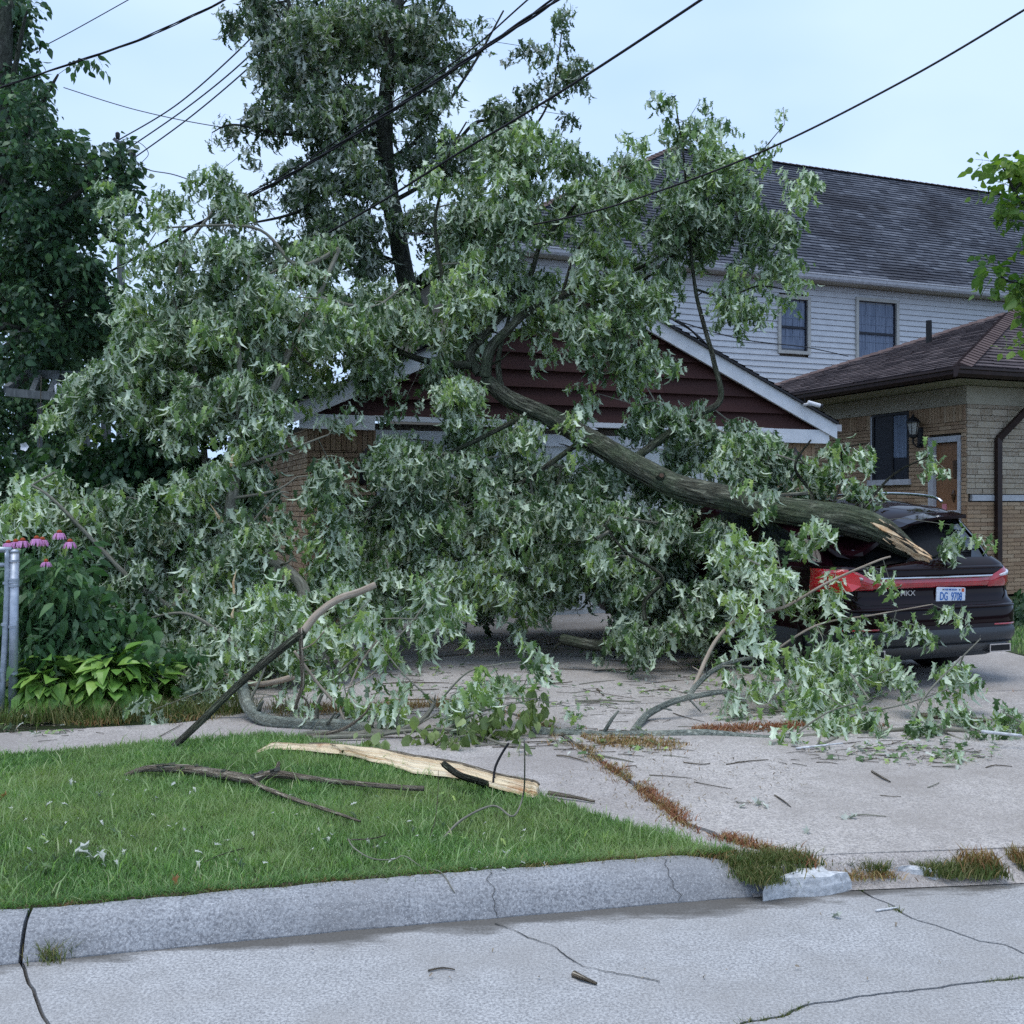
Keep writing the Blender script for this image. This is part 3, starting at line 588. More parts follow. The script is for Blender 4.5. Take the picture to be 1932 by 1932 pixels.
# ---------------------------------------------------------------- garage
GO = (-2.71, 12.5, .1); GM = frame(*GO); GW = 8.1
garage = thing('garage', 'low garage with dark red gable boards and tan brick, buried under the fallen tree', 'garage', GO)
g3 = lambda x, y, z: GM @ Vector((x, y, z))
EZ = 2.74; PK = 4.56; MX = GW / 2
pm = PM(); pm.box(.31, GW - .31, .26, 6.2, 0, 2.55, GM); pm.box(.311, 1.1, .19, .3, 0, 2.5, GM); pm.box(7.1, GW - .311, .19, .3, 0, 2.5, GM); pm.build('wall', M['mortar'], garage)
wl = Wall(garage, 300)
sg = lambda x, z: True
fM = GM @ Matrix.Translation((0, .14, 0)); lM = GM @ Matrix.Translation((.25, 0, 0)) @ Matrix.Rotation(R(-90), 4, 'Z')   # left wall: local x -> -v
lM = GM @ Matrix(((0, 1, 0, .25), (-1, 0, 0, 6.2), (0, 0, 1, 0), (0, 0, 0, 1)))      # x' runs from the back (0) to the front corner (6.06)
wl.soldier(fM, .25, 1.1, 2.18, 2.46, sg)
wl.brick(fM, .25, 1.1, 0, 2.18, single=sg)
wl.brick(lM, 4.9, 6.06, .0, 2.46, single=lambda x, z: z > .5)
wl.soldier(fM, 7.1, 7.85, 2.18, 2.46, sg); wl.brick(fM, 7.1, 7.85, 1.6, 2.18, single=sg)
wl.brick(fM, 7.1, 7.85, 0, 1.6); wl.brick(lM, 0, 4.9, 0, 2.46); wl.finish()
# door of raised panels
door = PM().box(1.13, 7.07, .20, .25, 0, 2.3, GM).build('garage_door', M['cream_door'], garage)
for i in range(10):
    for j in range(4):
        x0 = 1.2 + i * .587; z0 = .07 + j * .56; pm = PM(); pm.box(x0, x0 + .5, .175, .21, z0, z0 + .46, GM); pm.box(x0 + .06, x0 + .44, .16, .18, z0 + .06, z0 + .40, GM); pm.build('panel', M['cream_door'], door)
PM().box(1.1, 7.1, .15, .25, 2.3, 2.46, GM).build('door_frame', M['white_paint'], garage)
# gable boards: one lapped course after another, cut to the rake
nb_ = 8; ch = (PK - .12 - 2.62) / nb_
def rake_x(z, inset=.0): t = (z - EZ + .1) / (PK - EZ); return MX * t + inset
for i in range(nb_ + 1):
    z0 = 2.62 + i * ch; z1 = z0 + ch + .02
    xa, xb = max(.1, rake_x(z0)), max(.1, rake_x(z1)); 
    if xa > MX - .1: break
    xb = min(xb, MX - .01); cut = [None, 2.9, 5.2, 3.3, 4.6, 3.8, None, None, None][i]
    runs = [((xa, xb), (GW - xa, GW - xb))] if not cut else [((xa, xb), (cut, cut)), ((cut + .006, cut + .006), (GW - xa, GW - xb))]
    for (l0, l1), (q0, q1) in runs:
        pm = PM(); pm.add([g3(l0, .02, z0), g3(q0, .02, z0), g3(q1, .09, z1), g3(l1, .09, z1), g3(l0, .06, z0), g3(q0, .06, z0), g3(q1, .11, z1), g3(l1, .11, z1)],
                          [(0, 1, 2, 3), (4, 7, 6, 5), (0, 4, 5, 1), (1, 5, 6, 2), (3, 2, 6, 7), (0, 3, 7, 4)]); pm.build('gable_board', M['red_board'], garage)
for x0, x1, z0, z1 in ((.12, 1.05, 2.44, 2.62), (7.0, GW - .12, 2.42, 2.62), (1.05, 7.0, 2.56, 2.625)):
    PM().box(x0, x1, -.03 if x1 - x0 < 2 else -.02, .06, z0, z1, GM).build('header_board', M['white_paint'], garage)
for s in (0, 1):
    a = g3(0 if not s else GW, -.06, EZ - .03); b = g3(MX, -.06, PK - .03); d = (b - a).normalized(); nn = d.cross(Vv); nn = nn if nn.z > 0 else -nn
    e = .20
    pm = PM(); fr_ = [a + Vv * 0, b]; 
    q = [a + nn * 0, b + Vector((0, 0, 0)), b - Vector((0, 0, e * 1.1)), a - Vector((0, 0, e * 1.1))]
    pm.add(q + [p + Vv * .045 for p in q], [(0, 1, 2, 3), (7, 6, 5, 4), (0, 4, 5, 1), (2, 6, 7, 3), (0, 3, 7, 4), (1, 5, 6, 2)]); pm.build('rake_board', M['white_paint'], garage)
    a = g3(0 if not s else GW, -.10, EZ); b = g3(MX, -.10, PK); a2 = a + Vv * 6.6; b2 = b + Vv * 6.6
    shingle_face('roof_shingles', *( (a, a2, b, b2)), M['shingle_dark'], garage, tab=.3)
    pm = PM(); lo = Vector((0, 0, -.035)); q = [a, b, b2, a2]; pm.add([p + lo * .1 for p in q] + [p + lo for p in q], [(3, 2, 1, 0), (4, 5, 6, 7), (0, 1, 5, 4), (1, 2, 6, 5), (2, 3, 7, 6), (3, 0, 4, 7)]); pm.build('roof_deck', M['shingle_dark'], garage)
    gx = -.06 if not s else GW + .06
    pm = PM(); beam(pm, g3(gx, -.02, EZ - .08), g3(gx, 6.4, EZ - .08), .11, .10); pm.build('gutter', M['brown_metal' if not s else 'gutter_white'], garage)
lantern(garage, GM @ Matrix.Translation((.93, .09, 1.93)), 1.05); lantern(garage, GM @ Matrix.Translation((7.33, .09, 2.0)), 1.3)
pm = PM(); q = GM @ Matrix.Translation((7.48, -.12, 2.98)); pm.tube([q @ Vector((0, .04, 0)), q @ Vector((.0, -.06, .0)), q @ Vector((.05, -.09, -.01))], [.02, .02, .02], 6); pm.tube([q @ Vector((-.03, -.1, .02)), q @ Vector((.14, -.16, -.03))], [.033, .033], 10)
scm = pm.build('security_camera', M['white_paint'], garage); pm = PM(); pm.tube([q @ Vector((.138, -.159, -.029)), q @ Vector((.17, -.17, -.038))], [.036, .036], 10); pm.tube([q @ Vector((0, 0, .02)), q @ Vector((-.07, -.05, .14))], [.008, .004], 5); pm.build('lens_hood', M['black_iron'], scm)
pm = PM(); 
for k in range(5): beam(pm, g3(2.72 + k * .04, -.05, 4.02 + .02 * k), g3(2.82 + k * .09, -.3 + k * .02, 4.20 - .03 * k), .07, .02)
pm.build('torn_sheathing', M['freshwood'], garage)

# ---------------------------------------------------------------- tan brick house
HO = (7.5, 16.9, .1); HM = frame(*HO); h3 = lambda x, y, z: HM @ Vector((x, y, z))
house = thing('brick_house', 'single storey tan brick house with brown hip roof beside the garage', 'house', HO)
BT = 3.17
pm = PM(); pm.box(.06, 9, .06, 9.5, 0, 3.5, HM); pm.build('wall', M['mortar'], house)
hl = Wall(house, 300)
eM = HM @ Matrix(((0, 1, 0, .0), (-1, 0, 0, 9.5), (0, 0, 1, 0), (0, 0, 0, 1)))       # left wall; x' = 9.5 - t
def T(t): return 9.5 - t
holes = [(T(.83), T(.10), .4, 2.66), (T(2.24), T(1.31), 1.96, 3.15)]
vis = lambda x, z: z > 1.25 and x > T(2.6)
hl.brick(eM, 0, 9.5, 0, BT - .28, holes, single=vis); hl.soldier(eM, 0, T(2.25), BT - .28, BT, lambda x, z: x > T(2.6)); hl.soldier(eM, T(1.30), 9.5, BT - .28, BT, lambda x, z: True)
fb = HM @ Matrix.Translation((0, 0, 0))
hl.brick(fb, .0, 9, 0, 1.56, single=lambda x, z: z > .55 and x < 1.45)
hl.brick(fb, .0, 9, 1.68, BT, L=.42, H=.075, vary=True, mat='stone', name='ledge_stone', single=lambda x, z: x < 1.5)
hl.finish()
PM().box(.1, 9, -.03, .03, 1.57, 1.67, HM).build('stone_band', M['gutter_white'], house)
PM().box(-.02, 9, -.025, .06, BT, 3.47, HM).build('frieze_board', M['frieze'], house)
PM().box(-.025, .05, .0, 9.5, BT, 3.47, HM).build('frieze_board', M['frieze'], house)
# door in its white frame
def lb(x0, x1, d0, d1, z0, z1): pm = PM(); pm.box(d0, d1, x0, x1, z0, z1, HM); return pm   # on the left wall: t range, depth range, z range
fr = lb(.70, .82, -.04, .05, .5, 2.66); fr.box(-.04, .05, .11, .16, .5, 2.66, HM); fr.box(-.04, .05, .16, .70, 2.56, 2.66, HM); fr.build('door_frame', M['gutter_white'], house)
dr = lb(.165, .695, .03, .07, .62, 2.55).build('front_door', M['door_wood'], house)
lb(.22, .31, .015, .035, 1.95, 2.25).build('door_lite', M['door_dark'], dr)
pm = PM(); c_ = h3(.02, .30, 1.66); pm.tube([c_ + Vector((0, 0, -.12)), c_ + Vector((0, 0, -.04)), c_ + Vector((0, 0, .02)), c_ + Vector((0, 0, .04)), c_ + Vector((0, 0, .1))], [.004, .03, .045, .03, .012], 8); pm.build('knocker', M['door_dark'], dr)
lb(.46, .56, .022, .034, 1.42, 1.52).build('sticker', M['pink'], dr)
lb(.13, .73, -.12, .03, 1.33, 1.41).build('threshold', M['gutter_white'], house)
# window with a dark screen half and a blind half
wf = lb(1.31, 2.24, .0, .06, 1.97, 3.14); wf = wf.build('window', M['screen'], house)
fr = PM(); 
for a, b, c, d in ((2.20, 2.25, 1.95, 3.16), (1.30, 1.34, 1.95, 3.16), (1.34, 2.20, 3.12, 3.16), (1.70, 1.74, 1.97, 3.12)): fr.box(-.02, .02, a, b, c, d, HM)
fr.build('window_frame', M['black_iron'], wf); lb(1.36, 1.69, -.008, .004, 2.35, 3.10).build('blind', M['curtain'], wf)
lb(1.25, 2.33, -.07, .05, 1.86, 1.96).build('window_sill', M['gutter_white'], house)
lb(2.25, 2.29, -.02, .03, 1.96, 3.14).build('storm_edge', M['gutter_white'], wf)
lantern(house, HM @ Matrix.Translation((0.0, 1.02, 2.72)) @ Matrix.Rotation(R(-90), 4, 'Z'), 1.35)
# hip roof, built from its corners
Ne = Vector((7.0, 16.0, 3.78)); Fe = Ne + Vv * 7.6; Re = Ne + U * 11; Ap = Vector((9.5, 19.5, 5.27)); Rg = Ap + U * 9
shingle_face('roof_shingles', Ne, Fe, Ap - Vv * .02, Ap + Vv * .02, M['shingle_brown'], house, exp_=.13, tab=.32)
shingle_face('roof_shingles', Ne, Re, Ap, Rg, M['shingle_brown'], house, exp_=.13, tab=.32)
pm = PM(); pm.add([Fe, Ap, Rg, Re + Vv * 9], [(0, 1, 2, 3)]); pm.build('roof_back', M['shingle_brown'], house)
caps('hip_cap', Ne, Ap, .17, M['shingle_cap'], house); caps('hip_cap', Fe, Ap, .15, M['shingle_cap'], house); caps('hip_cap', Ap, Rg, .15, M['shingle_cap'], house)
def gutterrun(a, b, outdir, mat, parent, h=.15, w=.13):
    pm = PM(); a = Vector(a); b = Vector(b); o_ = Vector(outdir); up = Vector((0, 0, 1))
    pf = [(0, 0), (w, 0), (w, -.035), (w * .86, -.05), (w * .8, -h * .7), (w * .55, -h), (0, -h)]
    n_ = len(pf); pm.add([p + o_ * x + up * z for p in (a, b) for x, z in pf], [(i, (i + 1) % n_, n_ + (i + 1) % n_, n_ + i) for i in range(n_)] + [tuple(range(n_ - 1, -1, -1)), tuple(range(n_, 2 * n_))])
    return pm.build('gutter', M[mat], parent)
gutterrun(Ne - U * .0 - Vector((0, 0, .03)), Fe - Vector((0, 0, .03)), -U, 'brown_metal', house); gutterrun(Ne - U * .13 - Vector((0, 0, .031)), Re - Vector((0, 0, .031)), -Vv, 'brown_metal', house, w=.128)
pm = PM(); q = [Ne, Re, Re + Vv * 9, Fe]; pm.add([Vector((p.x, p.y, 3.58)) for p in q], [(0, 1, 2, 3)]); pm.build('soffit', M['soffit'], house)
# downspout
sx = .62; pm = PM(); beam(pm, h3(sx, -.07, .2), h3(sx, -.07, 2.62), .10, .07, up=Vv); beam(pm, h3(sx, -.07, 2.60), h3(sx + .62, -.35, 3.32), .10, .07, up=Vv)
beam(pm, h3(sx + .62, -.35, 3.32), h3(sx + .62, -.85, 3.6), .10, .07, up=U); pm.build('downspout', M['brown_metal'], house)
va = Vector((8.0, 19.65, 0)); pm = PM(); pm.tube([Vector((8.0, 19.65, 4.6)), Vector((8.0, 19.65, 5.14))], [.055, .055], 10); pm.build('vent_pipe', M['black'], house)

# ---------------------------------------------------------------- pale two-storey house behind
P0 = Vector((6.8, 27.0, 7.78)); WMx = Matrix.Translation((P0.x, P0.y, 0)) @ Matrix.Rotation(GA, 4, 'Z'); w3 = lambda x, y, z: WMx @ Vector((x, y, z))
wh = thing('two_storey_house', 'tall pale sided house with steep charcoal shingle roof behind the garage', 'house', (6.8, 27, 0))
PM().box(-8.0, 12, .52, 9, 0, 7.7, WMx).build('wall', M['mortar'], wh)
win = [(.62, 1.55, 5.76, 7.22), (3.20, 4.58, 5.62, 7.34)]
z = 3.0
while z < 7.62:
    segs = [(-8.05, 12.0)]
    for a, b, c, d in win:
        if z + .15 > c and z < d: segs = [s_ for (p, q) in segs for s_ in ((p, min(q, a)), (max(p, b), q)) if s_[1] - s_[0] > .02]
    for p, q in segs:
        pm = PM(); pm.add([w3(p, .44, z), w3(q, .44, z), w3(q, .475, z + .152), w3(p, .475, z + .152), w3(p, .475, z), w3(q, .475, z), w3(p, .52, z + .152), w3(q, .52, z + .152)], [(0, 1, 2, 3), (4, 5, 1, 0), (3, 2, 7, 6)]); pm.build('siding_board', M['vinyl'], wh)
    z += .155
for a, b, c, d in win:
    w_ = PM().box(a, b, .50, .515, c, d, WMx).build('window', M['pane'], wh)
    PM().box(a + .08, b - .08, .497, .4995, c + .1, d - .1, WMx).build('net_curtain', M['curtain'], w_)
    pm = PM(); 
    for q in ((a - .06, a + .03, c - .06, d + .06), (b - .03, b + .06, c - .06, d + .06), (a + .03, b - .03, c - .06, c + .03), (a + .03, b - .03, d - .03, d + .06)): pm.box(q[0], q[1], .40, .50, q[2], q[3], WMx)
    pm.build('window_frame', M['beige_frame'], w_)
    mid = (c + d) / 2 - .06; pm = PM(); pm.box(a + .03, b - .03, .455, .49, mid - .03, mid + .03, WMx)
    for xx in (a + .05, b - .05): pm.box(xx - .02, xx + .02, .46, .49, c + .03, d - .03, WMx)
    pm.build('sash', M['screen'], w_); pm = PM()
    for k in (1, 2, 3): xx = a + (b - a) * k / 4; pm.box(xx - .008, xx + .008, .486, .494, c + .35, d - .05, WMx)
    for zz in (mid + .25, mid + .5, mid - .24): pm.box(a + .05, b - .05, .487, .493, zz - .008, zz + .008, WMx)
    pm.build('muntin_grid', M['curtain'], w_)
Wl = Vector((-1.05, 24.0, 7.86)); Wr = w3(13, 0, 7.86); WA = Vector((4.87, 31.1, 12.45)); WB = WA + U * 16
shingle_face('roof_shingles', Wl, Wr, WA, WB, M['shingle_grey'], wh, exp_=.155, tab=.34, lift=.03)
Wbl = Wl + Vv * 12
pm = PM(); pm.add([Wl, Wbl, WA], [(0, 2, 1)], None, .5); pm.add([Wbl, WA, WB, Wr + Vv * 12], [(0, 1, 2, 3)], None, .5); pm.build('roof_side', M['shingle_grey'], wh)
caps('ridge_cap', WA, WB, .16, M['shingle_cap'], wh, .25); caps('hip_cap', Wl, WA, .16, M['shingle_cap'], wh, .25)
gutterrun(Wl - Vector((0, 0, .04)), Wr - Vector((0, 0, .04)), -Vv, 'gutter_white', wh, .17, .15)
pm = PM(); q = [Wl, Wr, Wr + Vv * .6, Wl + Vv * .6]; pm.add([Vector((p.x, p.y, 7.66)) for p in q], [(0, 1, 2, 3)]); pm.build('soffit', M['soffit'], wh)
# ---------------------------------------------------------------- dark SUV crushed by the limb (local: x right, y forward, z up, rear face at y=0)
car = thing('suv', 'dark maroon SUV with red tail lamp bar, its rear window smashed by the limb', 'car', (3.50, 8.36, .1), rz=GA); car.matrix_basis = car.matrix_basis @ Matrix.Diagonal((1, 1, .95, 1))
CM = wm(car)
def zm(z): return float(np.interp(z, [0, .38, 1.0, 1.19, 1.30, 3], [0, .36, .905, 1.115, 1.28, 3]))
def cbuild(pm, name, mat, parent=car, smooth=False, **k):
    if not (name in ('wheel', 'rim') or 'plate' in name or name in ('blue_band', 'registration_sticker')): pm.v = [(q[0], q[1], zm(q[2])) for q in pm.v]
    used = sorted({i for f in pm.f for i in f}); rm_ = {i: j for j, i in enumerate(used)}; pm.v = [pm.v[i] for i in used]; pm.uv = [pm.uv[i] for i in used]; pm.f = [tuple(rm_[i] for i in f) for f in pm.f]
    return pm.build(name, mat, parent, smooth, m=wm(parent) if parent is not None else None, **k)
LEN = 4.82; HWB = .96
# rear profile, front profile, half width against height
lv = [.24, .30, .38, .46, .52, .54, .60, .70, .78, .83, .90, .98, 1.04, 1.09, 1.14, 1.19]
rear = [.20, .09, .03, .005, .0, .012, .012, .012, .03, .075, .085, .085, .08, .075, .10, .17]
frnt = [.30, .10, .04, .0, .0, 0, 0, 0, .02, .06, .12, .25, .5, .9, 1.35, 1.55]
hw = [.86, .91, .93, .945, .95, .955, .96, .965, .965, .96, .955, .95, .94, .93, .91, .88]
def ring(z, yr, yf, w, n_=15, exr=4.2):
    pts = []
    for k in range(n_ * 4):
        a = 2 * math.pi * k / (n_ * 4); c = math.cos(a); s = math.sin(a)
        x = math.copysign(abs(c) ** (2 / exr), c) * w; t = math.copysign(abs(s) ** (2 / exr), s)
        ym = (yr + LEN - yf) / 2; y = ym + t * (LEN - yf - yr) / 2
        pts.append(Vector((x, y, z)))
    return pts
def outl(z, yr, yf, w, out=0.0, x0=None, x1=None, m_=20):
    """rear-face arc of the outline at height z between x0 and x1 (superelliptic corners), pushed out"""
    pts = []; L_ = (LEN - yf - yr) / 2; ym = (yr + LEN - yf) / 2
    return pts
def rearY(x, yr, w):                 # y of the rear skin at x: flat centre, slight crown, rounded corners
    u = min(abs(x) / w, 1.0); return yr + .035 * u * u + .20 * (1 - math.sqrt(max(0, 1 - max(0, (u - .78) / .22) ** 2)))
def sect(z, yr, yf, w, k=0):
    pts = []
    for u in [-1 + 2 * i / 30 for i in range(31)]:
        uu = math.copysign(abs(u) ** .8, u); pts.append(Vector((uu * w, rearY(uu * w, yr, w), z)))
    for i in range(1, 12): t = i / 12; pts.append(Vector((w + .0 * math.sin(math.pi * t), rearY(w, yr, w) + t * (LEN - yf - .25 - rearY(w, yr, w)), z)))
    for u in [1 - 2 * i / 16 for i in range(17)]:
        pts.append(Vector((u * w, LEN - yf - .25 * abs(u) ** 3.0, z)))
    for i in range(1, 12): t = 1 - i / 12; pts.append(Vector((-w, rearY(w, yr, w) + t * (LEN - yf - .25 - rearY(w, yr, w)), z)))
    return pts
def dent(p):                         # the limb's weight: rear left of roof and shoulder pushed down
    q = p.copy()
    dx = (p.x + .55) / .42; dy = (p.y - .55) / .7; f = math.exp(-(dx * dx + dy * dy) * .9)
    if p.z > 1.2: q.z -= .12 * max(0, 1 - max(0, p.y - .3) / 1.0) * min(1, (p.z - 1.2) / .4)
    if p.z > 1.12: q.z -= f * .30 * min(1, (p.z - 1.12) / .25); q += Vector((noise.noise(p * 9) * .02, noise.noise(p * 9 + Vector((5, 0, 0))) * .02, noise.noise(p * 8) * .03)) * f * .7
    return q
def loft(rings, lo=0, hi=None, closed=True):
    pm = PM(); n_ = len(rings[0]); pm.add([q for r in rings for q in r], [(r * n_ + i, r * n_ + (i + 1) % n_, (r + 1) * n_ + (i + 1) % n_, (r + 1) * n_ + i) for r in range(len(rings) - 1) for i in range(n_ if closed else n_ - 1)]); return pm
secs = [[dent(q) for q in sect(lv[i], rear[i], frnt[i], hw[i])] for i in range(len(lv))]
body = cbuild(loft(secs[4:]), 'body', M['paint'], smooth=True)
lowr = cbuild(loft(secs[:5]), 'lower_cladding', M['cladding'], smooth=True)
PM_ = PM(); PM_.add(secs[0], [tuple(range(len(secs[0])))]); cbuild(PM_, 'underbody', M['black'])
# greenhouse: cabin sides with pillars, roof, rear window opening
glv = [1.17, 1.24, 1.33, 1.42, 1.50, 1.56, 1.60, 1.635, 1.655]
grear = [.20, .255, .325, .395, .455, .50, .535, .62, .80]; gfr = [1.45, 1.58, 1.76, 1.95, 2.10, 2.22, 2.32, 2.45, 2.7]; ghw = [.885, .875, .86, .845, .83, .815, .79, .74, .55]
gs = [[dent(q) for q in sect(glv[i], grear[i], gfr[i], ghw[i])] for i in range(len(glv))]
n_ = len(gs[0]); pm = PM(); vs = [q for r in gs for q in r]; glassf = []; bodyf = []; rearf = []; sidef = []
for r in range(len(gs) - 1):
    for i in range(n_):
        f = (r * n_ + i, r * n_ + (i + 1) % n_, (r + 1) * n_ + (i + 1) % n_, (r + 1) * n_ + i)
        if r < 5 and 3 <= i < 27: rearf.append(f)
        elif r < 5 and (32 <= i < 40 or 61 <= i < 69) and i not in (36, 65): sidef.append(f)
        elif r < 5 and 43 <= i < 57: sidef.append(f)
        else: bodyf.append(f)
pm.add(vs, bodyf); pm.add([q for q in gs[-1]], [tuple(range(n_))]); roofo = cbuild(pm, 'roof', M['paint'], smooth=True)
pm = PM(); pm.add(vs, sidef); cbuild(pm, 'side_glass', M['carglass'], smooth=True)
ins = PM(); ins.add([Vector((q.x * .95, q.y + .10, q.z)) for q in vs], [f for f in rearf]); 
cbuild(ins, 'shadow_black', M['void'])  # near-black sheet inside the window opening stands in for cabin shade
pm = PM(); rim = [gs[0][i] for i in range(3, 28)]                                   # jagged glass left along the sill and edges
for a, b in zip(rim, rim[1:]):
    if a.x < -.2: continue
    h_ = random.uniform(.01, .045); pm.add([a, b, (a + b) / 2 + Vector((0, h_ * .7, h_))], [(0, 1, 2)])
for r in range(5):
    a = gs[r][26]; b = gs[r + 1][26]; pm.add([a, b, b + Vector((-.09, -.01, 0)), a + Vector((-.16, -.012, .02))], [(0, 1, 2, 3)])
cbuild(pm, 'broken_rear_glass', M['carglass'])
sp = PM(); spn = [[], [], [], []]
for k in range(15):
    x = -.77 + 1.54 * k / 14; y = .37 + .13 * (x / .77) ** 2; 
    for j, (dy, z) in enumerate(((.16, 1.615), (.0, 1.60), (.0, 1.565), (.15, 1.55))): spn[j].append(dent(Vector((x, y + dy, z))))
sp = loft(spn + [spn[0]], closed=False); sp.add([spn[j][0] for j in range(4)], [(0, 1, 2, 3)]); sp.add([spn[j][-1] for j in range(4)], [(3, 2, 1, 0)]); cbuild(sp, 'spoiler', M['paint'])
for s in (-1, 1):
    pts = [Vector((s * .70, y, z)) for y, z in ((.72, 1.625), (.80, 1.665), (1.1, 1.70), (1.6, 1.715), (2.1, 1.70), (2.35, 1.655))]
    pts = [p if s > 0 else dent(p) for p in pts]; pm = PM(); pm.tube(pts, [.014] * 6, 8, smooth=4); cbuild(pm, 'roof_rail', M['chrome'], smooth=True)
# panels that follow the rear skin
def skin(name, mat, x0, x1, zf0, zf1, out=.006, n_=24, parent=car, th=None, **k):
    pm = PM(); rows = 5; g_ = []
    for j in range(rows):
        row = []
        for i in range(n_ + 1):
            x = x0 + (x1 - x0) * i / n_; z0_ = zf0(x) if callable(zf0) else zf0; z1_ = zf1(x) if callable(zf1) else zf1; z = z0_ + (z1_ - z0_) * j / (rows - 1)
            yr = np.interp(z, lv, rear); w = np.interp(z, lv, hw); xx = max(-w * .999, min(w * .999, x)); e = abs(x) - w; y = rearY(xx, yr, w) + max(0, e) * 1.0
            ou = out * (1 if 0 < j < rows - 1 and 0 < i < n_ else .15); row.append(Vector((math.copysign(min(abs(x), w + ou), x), y - ou, z)))
        g_.append(row)
    pm = loft(g_, closed=False); return cbuild(pm, name, M[mat], parent, smooth=True, **k)
lampshape_t = lambda x: 1.035 + .06 * max(0, min(1, (abs(x) - .55) / .25)) if abs(x) > .3 else 1.035
skin('light_bar', 'redlens', -.62, .62, .955, 1.03, .012)
skin('chrome_strip', 'chrome', -.60, .66, 1.033, 1.052, .018)
skin('shoulder_crease', 'paint', -.85, .85, 1.10, 1.125, .012)
for s in (-1, 1):
    tl = skin('tail_lamp', 'redlens', s * .60, s * 1.10, lambda x: .945 - .02 * (abs(x) > .9), lambda x: 1.03 + .085 * max(0, min(1, (abs(x) - .60) / .2)), .02, 16)
    skin('reverse_lens', 'clearlens', s * .70, s * .90, lambda x: 1.035, lambda x: 1.04 + .055 * max(0, min(1, (abs(x) - .66) / .2)), .027, 10, tl)
# knocked-loose lamp on the crushed corner
pm = PM(); q = [Vector(p) for p in ((-.98, .14, .93), (-.87, .02, .95), (-.80, .0, 1.0), (-.82, .0, 1.08), (-.93, .05, 1.11), (-1.01, .16, 1.09))]; cc = sum(q, Vector()) / 6 + Vector((-.01, -.02, 0))
pm.add(q + [cc], [(i, (i + 1) % 6, 6) for i in range(6)]); pm.add([p + Vector((.05, .08, 0)) for p in q] + q, [(i, (i + 1) % 6, 6 + (i + 1) % 6, 6 + i) for i in range(6)]); cbuild(pm, 'broken_tail_lamp', M['brightred'], label='bright red lamp knocked out of the crushed corner')
# tailgate shut lines, bumper
def seam(pts, r=.004, name='shut_line'):
    pm = PM(); pm.tube(pts, [r] * len(pts), 4, smooth=3); return cbuild(pm, name, M['void'])
def rs(x, z, o_=-.001): yr = np.interp(z, lv, rear); w = np.interp(z, lv, hw); return Vector((x, rearY(x, yr, w) + o_, z))
seam([rs(x, .80) for x in np.linspace(-.66, .66, 12)]); seam([rs(.80, z) for z in (1.10, 1.0, .92, .86)] + [rs(.74, .81), rs(.66, .80)]); seam([rs(-.80, z) for z in (1.10, 1.0, .92, .86)] + [rs(-.74, .81), rs(-.66, .80)])
skin('bumper_ledge', 'paint', -.90, .90, .745, .775, .03)
skin('bumper_valance', 'cladding', -.93, .93, .40, .545, .012)
skin('valance_groove', 'void', -.92, .92, .387, .399, .014)
skin('lower_valance', 'cladding_pale', -.80, .80, .305, .385, .018)
skin('reflector', 'redlens', -.90, -.60, .562, .578, .008, 8); skin('reflector', 'redlens', .60, .90, .562, .578, .008, 8)
for s in (-1, 1):
    pm = PM(); pm.box(-.115, .115, -.03, .16, -.038, .038); Mx_ = Matrix.Translation((s * .66, .05, .335)); pm.v = [tuple(Mx_ @ Vector(p)) for p in pm.v]; ex = cbuild(pm, 'exhaust_tip', M['chrome'])
    pm = PM(); pm.box(s * .66 - .100, s * .66 + .100, .016, .03, .308, .362); cbuild(pm, 'pipe_mouth', M['void'], ex)
# number plate
pl_ = PM(); hx, hz = .1525, .076; cz = .865; cyr = float(np.interp(cz, lv, rear)) - .012; poly = []
for sx_, sz_, a0 in ((1, 1, 0), (-1, 1, 90), (-1, -1, 180), (1, -1, 270)):
    for k in range(4): a = R(a0 + 30 * k); poly.append((sx_ * (hx - .015) + .015 * math.cos(a), sz_ * (hz - .015) + .015 * math.sin(a)))
pxc = .17; PMx = Matrix.Translation((pxc, cyr, zm(cz))) @ Matrix.Rotation(R(90), 4, 'X') @ Matrix.Rotation(R(-2.5), 4, 'Z')
pl_.prism(poly, -.003, .003, PMx); plate = cbuild(pl_, 'number_plate', M['plate'])
def txt(name, body_, size, loc, mat, ext=.001, sx_=1.0):
    c = bpy.data.curves.new(name, 'FONT'); c.body = body_; c.size = size; c.extrude = ext; c.align_x = 'CENTER'; c.align_y = 'CENTER'; c.materials.append(mat); c.offset = size * .012
    t_ = bpy.data.objects.new(name, c); C.objects.link(t_); bpy.context.view_layer.update(); me = bpy.data.meshes.new_from_object(t_.evaluated_get(bpy.context.evaluated_depsgraph_get())); bpy.data.objects.remove(t_)
    o = bpy.data.objects.new(name, me); place(o, plate if name != 'badge_lettering' else car, CM @ loc @ Matrix.Diagonal((sx_, 1, 1, 1))); return o
txt('plate_lettering', 'DG  9708', .098, PMx @ Matrix.Translation((0, -.006, .0045)), M['plate_blue'], .001, .60)
txt('state_lettering', 'PURE MICHIGAN', .022, PMx @ Matrix.Translation((-.005, .055, .0045)), M['plate_blue'], .0008, .8)
pm = PM(); pm.box(-.13, .13, -.066, -.050, .0032, .0045, PMx); cbuild(pm, 'blue_band', M['plate_blue'], plate)
pm = PM(); pm.box(.112, .140, .038, .068, .0032, .0045, PMx); cbuild(pm, 'registration_sticker', M['orange'], plate)
for sx_ in (-.085, .09): pm = PM(); pm.tube([PMx @ Vector((sx_, .055, .002)), PMx @ Vector((sx_, .055, .007))], [.006, .006], 8); cbuild(pm, 'plate_screw', M['black'], plate)
yb = float(np.interp(.90, lv, rear))
